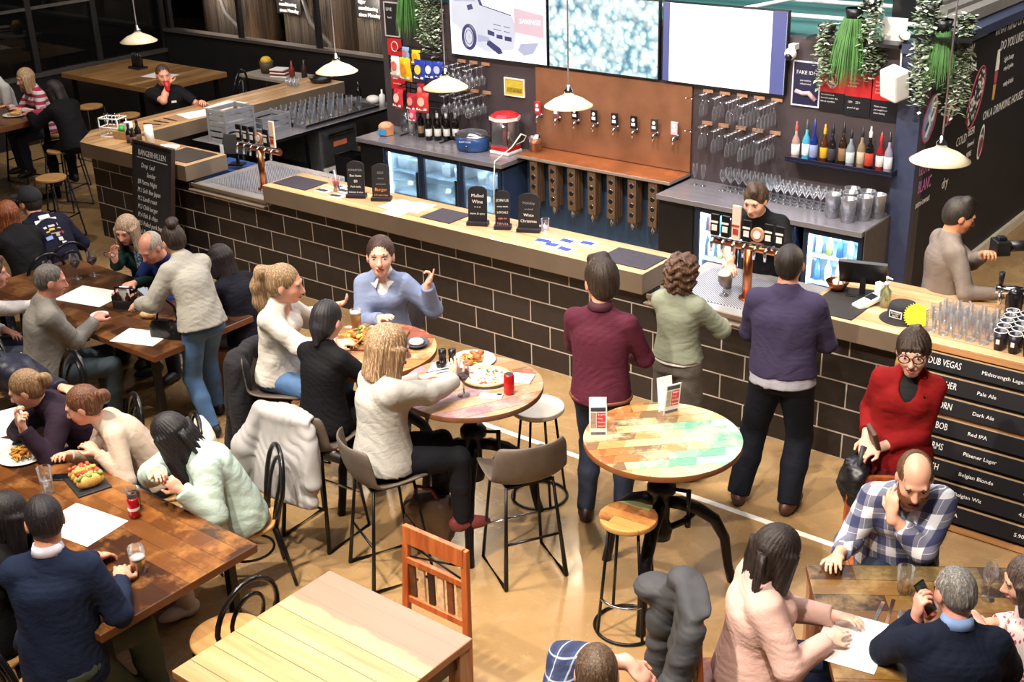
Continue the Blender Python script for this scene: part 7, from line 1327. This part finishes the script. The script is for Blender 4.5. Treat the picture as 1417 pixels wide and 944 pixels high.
person('person in a black cap and navy t-shirt with sponsor logos on the back',-2.85,-1.8,172,pz=.555,H=1.8,g=1.16,lean=40,hL=(-3.25,-2.0,.75),hR=(-3.25,-1.5,.75),head=(14,0,0),top=dict(name='t_shirt',m=cl('#14152a'),infl=.02,sl=.02,hem=-.1,neck=.3),legs=dict(m=D_dark),hair=('crop','#2a1e16'),skin='#dc9a80',vox=.0075,extra=capx)
person('person with long auburn hair in a black coat at the left edge',-2.76,-2.12,178,pz=.555,H=1.66,fem=True,lean=24,head=(-10,10,0),hL=(-3.4,-2.5,.75),hR=(-3.4,-2.15,.75),top=dict(name='coat',m=cl('#151318'),infl=.035,sl=.035,amp=.006),legs=dict(m=D_dark),hair=('long','#6a3418','#c0703a'),skin='#dc9a84',vox=.008)
# lower left table
person('person with a blonde bun in a dark plum top, hands at the mouth',.45,-3.68,-112,pz=.555,H=1.7,fem=True,g=1.06,lean=36,hR=(.42,-4.14,.98),hL=(.5,-4.17,.96),hdR=(-.1,-.1,1),hdL=(-.1,-.1,1),pnR=(.4,.5,0),pnL=(.4,.5,0),head=(-22,22,0),poleL=(.5,-.2,-.9),poleR=(-.7,-.2,-.8),cur=(1.1,1.1),top=dict(name='plum_top',m=cl('#2c1d2c'),infl=.022,sl=.024),legs=dict(m=D_dark),hair=('bun','#8a6a48','#c0a078'),skin='#edb89e',brow='#8a6a50')
person('person with brown tied hair in a ribbed beige top reaching for food',.98,-3.62,-118,pz=.555,H=1.7,fem=True,lean=36,hR=(.84,-4.1,.86),hL=(.96,-3.98,.86),head=(-18,20,0),cur=(.9,.6),poleR=(-.3,.2,-.9),top=dict(name='ribbed_top',m=knit('beige_rib','#c9b5a2',130,.85,(.1,.1,1)),infl=.014,sl=.012,hem=-.02),legs=dict(m=D_dark,name='jeans'),hair=('bun','#5a3420','#9a6a48'),skin='#e8ae94',brow='#5a3420')
def longblack(c,c1='#100d10',c2='#262028'):
    hp,hs=c['hp'],c['hs']; dn=V3(0,0,-1); b=MB(); R=random.Random(4); bk=-c['B2'][0]
    for k in range(16):
        y=R.uniform(-.09,.09); p=[hp(-.1,y,.0)]
        for j in range(6): q=p[-1]+(nrm(V3(0,0,-1)*.5-c['B2'][2]*.7+bk*.14)*.062)+c['B2'][1]*R.uniform(-.022,.022); p.append(q)
        b.tube([tuple(q) for q in p],[.016,.015,.013,.011,.009,.006,.003],0,6)
    b.build('hair_strand',hairmat(c1,c2),c['root'])
person('person with long black hair in a mint green jacket leaning on the orange table',1.72,-3.6,-112,pz=.555,H=1.68,fem=True,g=1.12,lean=29,hR=(1.66,-4.04,.98),hL=(1.8,-4.0,.9),poleR=(-.7,-.9,-.6),poleL=(.4,-.4,-.9),cur=(.9,.9),head=(-30,34,0),top=dict(name='mint_jacket',m=cl('#b4c7bc'),infl=.032,sl=.036,amp=.006,f=24,hem=-.1),legs=dict(m=cl('#d8d0c4')),shoe='#d8d4cc',hair=('long','#0f0c0f','#241e26'),skin='#e8b49a',extra=longblack)
person('dark-haired person in a navy sweater and green chinos at the orange table',2.17,-5.06,124,pz=.58,H=1.84,g=1.04,lean=8,twist=8,hR=(2.14,-4.66,.8),hL=(1.86,-4.6,.8),head=(24,16,0),poleR=(.7,-.3,-.6),top=dict(name='navy_sweater',m=knit('navy_knit','#1d2740',220),infl=.02,sl=.022,hem=-.12),legs=dict(m=cl('#50594e'),name='chinos',infl=.02),hair=('crop','#191216','#352a34'),skin='#e0a488',extra=collar(mat('#d8d4e2',.7)),knee=-1.1,fR=(2.6,-4.8,.085),fL=(2.2,-4.6,.085))
person('person with long dark hair in black, hands at the mouth, left edge',1.63,-5.12,62,pz=.555,H=1.66,fem=True,lean=16,hR=(1.76,-4.86,1.06),hL=(1.7,-4.82,1.06),hdR=(-.2,.1,1),hdL=(-.2,0,1),poleR=(.5,-.2,-.8),head=(0,8,0),cur=(1.1,1.1),top=dict(name='black_top',m=cl('#121114'),infl=.025,sl=.025),legs=dict(m=D_dark),hair=('long','#171114','#33262a'),skin='#e8b49e')
def swoosh(c):
    B=c['B1']; o=c['ch']-B[0]*(c['W'][2][1]+.034)-B[2]*.04; b=MB()
    pts=[(-.05,.0),(-.03,-.015),(.06,.035),(-.025,.0)]; vs=[tuple(o+B[1]*(-a-.06)+B[2]*e) for a,e in pts]; b.raw(vs,[(3,2,1,0)]); q=b.build('sport_mark',M_white,c['root']); s_=q.modifiers.new('t','SOLIDIFY'); s_.thickness=.008; s_.offset=1; watch('L')(c)
person('person in a navy puffer jacket resting a hand on the neighbour, left edge',-.44,-3.5,-96,pz=.555,H=1.74,lean=38,hL=(.28,-3.72,1.0),hR=(-.7,-4.0,.8),pnL=(0,0,-1),head=(-10,10,0),poleL=(.2,.3,-.9),top=dict(name='puffer_jacket',m=mat('#161a2e',.5,0,.15),infl=.035,sl=.034,amp=.008,f=30),legs=dict(m=D_dark),hair=('short','#2a1e16'),skin='#e0a488',vox=.0075,extra=swoosh)
# lower right table
person('person with long dark hair in a pale pink top holding the white menu',4.93,-3.1,38,pz=.555,H=1.7,fem=True,g=1.2,lean=4,hR=(5.26,-3.0,.8),hL=(5.2,-2.8,.8),head=(6,22,0),poleR=(.2,-.7,-.7),top=dict(name='pink_top',m=cl('#dcb4a8'),infl=.024,sl=.03,amp=.005,f=24,hem=-.04),legs=dict(m=D_mid,name='jeans'),hair=('lob','#1f1614','#40302a'),skin='#f0c4ae',brow='#2a1c18',extra=lambda c:longblack(c,'#1f1614','#40302a'))
P_pl=plaid('navy_white_plaid','#f0f0f6','#101f5c','#f0f0f6',.125,.02,.76)
person('bearded person in a navy and white plaid shirt resting a hand on the neck',5.1,-1.76,-60,pz=.56,H=1.74,g=1.14,lean=24,hL=(5.17,-2.08,.98),hR=(4.99,-2.3,.79),hdL=(-.25,.35,1),pnL=(.3,1,0),poleL=(.2,-.6,-.9),poleR=(-.35,.4,-.85),head=(-2,22,0),cur=(.5,.5),top=dict(name='plaid_shirt',m=P_pl,infl=.026,sl=.028,amp=.006,f=24,vneck=.04,belly=.02,cuff=.7),legs=dict(m=D_dark),hd_=1.08,hair=('ring','#5a3c26','#8a6444'),skin='#edb89c',extra=many(lambda c:beard(c,'#6a3c20'),collar(P_pl,.066)),brow='#6a4428')
def phonex(c):
    r=thing('phone','dark phone held up by the grey-haired man in navy','phone',(5.62,-2.8,1.08),0); r.rotation_euler=(rad(55),0,rad(80)); MB().box((-.037,-.075,-.004),(.037,.075,.004)).build('body',M_blackm,r,.003); MB().box((-.033,-.068,.004),(.033,.068,.0045)).build('screen',mat('#2c3a34',.1),r); collar(mat('#7f9ccc',.7))(c)
person('grey-haired person in a navy sweater with a light blue collar holding a phone',5.85,-2.98,124,pz=.56,H=1.68,g=1.12,lean=10,hL=(5.62,-2.88,1.02),hR=(5.82,-2.55,.84),hdL=(0,.1,1),poleL=(-.3,-.5,-.9),head=(16,18,0),cur=(.9,.5),top=dict(name='navy_sweater',m=knit('midnight_knit','#131a2c',220),infl=.022,sl=.026,hem=-.1),legs=dict(m=D_dark),hair=('crop','#6e6a66','#b4aea8'),skin='#e8a894',extra=phonex)
person('person in a red and white floral blouse cut off by the right edge',6.12,-2.5,208,pz=.555,H=1.64,fem=True,g=1.05,lean=12,hL=(5.85,-2.62,.82),hR=(5.84,-2.44,.82),head=(0,12,0),top=dict(name='floral_blouse',m=floral('red_floral','#b8485a','#ecd8d4'),infl=.026,sl=.03),legs=dict(m=D_dark),hair=('bob','#4a3a34','#7a6a60'),skin='#edb8a0')
P_bt=plaid('blue_check','#3c4a74','#1c2440','#b4b8c0',.075,.09,.5)
person('brown-haired person in a blue check shirt cut off by the bottom edge',4.94,-4.4,128,pz=.58,H=1.76,g=1.06,lean=8,hL=(4.93,-4.17,1.26),hR=(5.1,-4.1,.9),poleL=(-.8,-.1,.6),hdL=(.8,.2,-.6),head=(-4,14,0),top=dict(name='check_shirt',m=P_bt,infl=.022,sl=.028,amp=.006,cuff=.72),legs=dict(m=D_dark),hair=('crop','#4a3626','#7c6248'),skin='#e8ae98')
# far left, low detail
person('person in a pink and white striped top with blonde hair at the far left table',-7.1,.86,-100,pz=.8,H=1.64,fem=True,lean=16,hL=(-6.95,.45,1.1),hR=(-7.25,.45,1.1),head=(0,10,0),top=dict(name='striped_top',m=stripes('pink_stripes','#dcd0ce','#b0304e',.075),infl=.022),legs=dict(m=D_dark),hair=('lob','#b08c66','#d8bc96'),skin='#e0a890',vox=.0095)
person('dark-haired person in a black jacket eating at the end of the far left table',-6.0,.52,178,pz=.8,H=1.66,fem=True,lean=26,hL=(-6.56,.32,1.12),hR=(-6.56,.6,1.12),head=(32,16,0),top=dict(name='black_jacket',m=cl('#101013'),infl=.03,sl=.03),legs=dict(m=cl('#121216')),hair=('bob','#171214'),skin='#d89a80',vox=.0095)
person('person in white cut off at the left edge behind the far table',-7.85,.78,-95,pz=.8,H=1.68,lean=10,head=(0,10,0),top=dict(name='white_shirt',m=cl('#d8d4cf')),legs=dict(m=D_dark),hair=('short','#6a5440'),skin='#d89a80',vox=.011)
def cupx(c):
    r=thing('red_cup','red drink cup at the mouth of the staff member','cup',(-5.455,1.525,1.29),0); r.rotation_euler=(rad(-10),rad(-18),0); MB().lathe([(0,0),(.028,0),(.038,.12),(.036,.12),(.026,.008)],0,16).build('cup',mat('#b8262a',.35),r); B=c['B1']; p=c['ch']+B[0]*(c['W'][2][1]+.03)+B[1]*.07; MB().cbox(tuple(p),(.006,.06,.025)).build('name_badge',M_white,c['root'])
person('staff person in a black shirt drinking from a red cup at the left bar arm',-5.68,1.63,-26,pz=.78,H=1.74,g=1.05,lean=4,hR=(-5.54,1.6,1.36),hL=(-5.18,1.78,1.14),poleR=(.1,-.7,-.7),head=(0,6,0),cur=(.8,1.0),top=dict(name='black_shirt',m=cl('#121214'),short=True,infl=.022),legs=dict(m=D_dark),hair=('crop','#3a281c','#5a4230'),skin='#e0a084',vox=.008,extra=cupx)

r=thing('spectacles','pair of spectacles held up by the woman in the dark green jumper','spectacles',(-1.5,-2.12,1.09),-70); b=MB()
for q in (.03,-.03): b.tube([(0,q+.024*math.cos(a),.02*math.sin(a)) for a in [2*PI*i/14 for i in range(14)]],.0025,0,6,True).tube([(0,q*1.9,.005),(-.12,q*1.9,.0)],.002,0,5)
b.tube([(0,.007,.004),(0,-.007,.004)],.002,0,5); b.build('frame',M_blackm,r)
r=thing('phone','phone held by the standing person in the pale sweatshirt','phone',(-.7,-2.36,1.0),20); r.rotation_euler=(rad(30),0,rad(100)); MB().box((-.037,-.075,-.004),(.037,.075,.004)).build('body',M_blackm,r,.003); MB().box((-.033,-.068,.004),(.033,.068,.0045)).build('screen',mat('#3a4450',.1),r)
# ---------------------------------------------------------------- light and camera
W=bpy.data.worlds.new('room_ambient'); S.world=W; W.use_nodes=True; nt=W.node_tree; bg=nt.nodes['Background']; tc=nt.nodes.new('ShaderNodeTexCoord'); ns=nt.nodes.new('ShaderNodeTexNoise'); ns.inputs['Scale'].default_value=.6; nt.links.new(tc.outputs['Generated'],ns.inputs['Vector']); rp=nt.nodes.new('ShaderNodeValToRGB'); rp.color_ramp.elements[0].color=(.5,.47,.45,1); rp.color_ramp.elements[1].color=(.6,.58,.56,1); nt.links.new(ns.outputs['Fac'],rp.inputs[0]); nt.links.new(rp.outputs[0],bg.inputs[0]); bg.inputs[1].default_value=.1
def spot(x,y,z,tx,ty,tz,e,ang=70,col=(1,.9,.78),size=.07,blend=.6):
    l=bpy.data.lights.new('track_and_fill_spot','SPOT'); l.energy=e; l.spot_size=rad(ang); l.spot_blend=blend; l.color=col; l.shadow_soft_size=size
    o=bpy.data.objects.new('track_and_fill_spot',l); COL.objects.link(o); o.location=(x,y,z); d=Vector((tx-x,ty-y,tz-z)); o.rotation_euler=d.to_track_quat('-Z','Y').to_euler(); return o
def area(x,y,z,sx,sy,e,col=(1,.93,.84),rot=(0,0,0)):
    l=bpy.data.lights.new('ceiling_fill','AREA'); l.shape='RECTANGLE'; l.size=sx; l.size_y=sy; l.energy=e; l.color=col; o=bpy.data.objects.new('ceiling_fill',l); COL.objects.link(o); o.location=(x,y,z); o.rotation_euler=tuple(rad(a) for a in rot); return o  # unseen area light added as soft fill and for reflections
K=1.3
for x,y,tx,ty,e in ((1.0,-4.2,2.0,-2.4,900),(3.2,-5.4,3.6,-2.3,900),(5.4,-5.2,5.4,-2.7,900),(3.0,-6.6,3.2,-4.5,950),(-.6,-5.4,.9,-4.2,700),(-1.8,-4.2,-1.3,-2.3,720)): spot(x,y,6.0,tx,ty,.7,e*K,58,(1,.89,.76))
for x,e in ((-2.4,420),(.4,700),(3.0,760),(5.2,560)): spot(x,-1.4,6.0,x-.2,2.0,1.2,e*K,72,(1,.93,.88))
area(2.5,-3.2,6.4,6,5,190); area(.4,1.2,6.3,7,2.2,420,(.93,.92,1))
spot(-6.5,-1.2,6.0,-6.4,1.6,1.0,420,66); spot(-7.5,1.6,6.0,-7.8,3.0,1.0,260,60); spot(-4.6,.6,6.2,-4.6,2.2,1.0,240,50)
for i in range(3):
    l=bpy.data.lights.new('tank_fill','AREA'); l.shape='RECTANGLE'; l.size=.12; l.size_y=1.8; l.energy=70; l.color=(1,.86,.72); o=bpy.data.objects.new('tank_fill',l); COL.objects.link(o); o.location=(-8.6+1.55*i,4.7,2.6); o.rotation_euler=(rad(75),0,rad(-20))  # unseen narrow area lights added to brighten the tanks
area(1.5,5.5,5.5,4,3,90,(.8,.95,1))
spot(7.5,4.2,5.5,3.3,4.4,1.5,420,60); spot(6.5,6.5,5.5,4.6,6.0,0,420,70)  # fill spots added to brighten the chalk wall and the floor beside it
spot(-12.5,3.0,5.5,-12.5,4,0,120,80)  # dim fill spot added for the room behind the partition
cam=bpy.data.cameras.new('camera'); co=bpy.data.objects.new('camera',cam); COL.objects.link(co); S.camera=co
f_,yaw,pit,rol=1727.795,-0.6827633,0.4130004,-0.0315834; cam.sensor_fit='HORIZONTAL'; cam.sensor_width=36; cam.lens=f_*36/1417; cam.clip_start=.05; cam.clip_end=80; cam.shift_x=0; cam.shift_y=0
fw=Vector((math.sin(yaw)*math.cos(pit),math.cos(yaw)*math.cos(pit),-math.sin(pit))); rt=Vector((math.cos(yaw),-math.sin(yaw),0)); up=rt.cross(fw); r2=rt*math.cos(rol)+up*math.sin(rol); u2=-rt*math.sin(rol)+up*math.cos(rol)
m=Matrix.Identity(4)
for i in range(3): m[i][0]=r2[i]; m[i][1]=u2[i]; m[i][2]=-fw[i]
m[0][3],m[1][3],m[2][3]=7.1485143,-7.5717882,4.4489232; co.matrix_world=m
vs=S.view_settings; vs.view_transform='Standard'; vs.look='None'; vs.gamma=1; vs.exposure=0.04; vs.use_curve_mapping=False
S.cycles.max_bounces=6; S.cycles.diffuse_bounces=3; S.cycles.glossy_bounces=3; S.cycles.transmission_bounces=4; S.cycles.transparent_max_bounces=24; S.cycles.sample_clamp_indirect=4; S.cycles.use_denoising=True; S.cycles.caustics_reflective=False; S.cycles.caustics_refractive=False
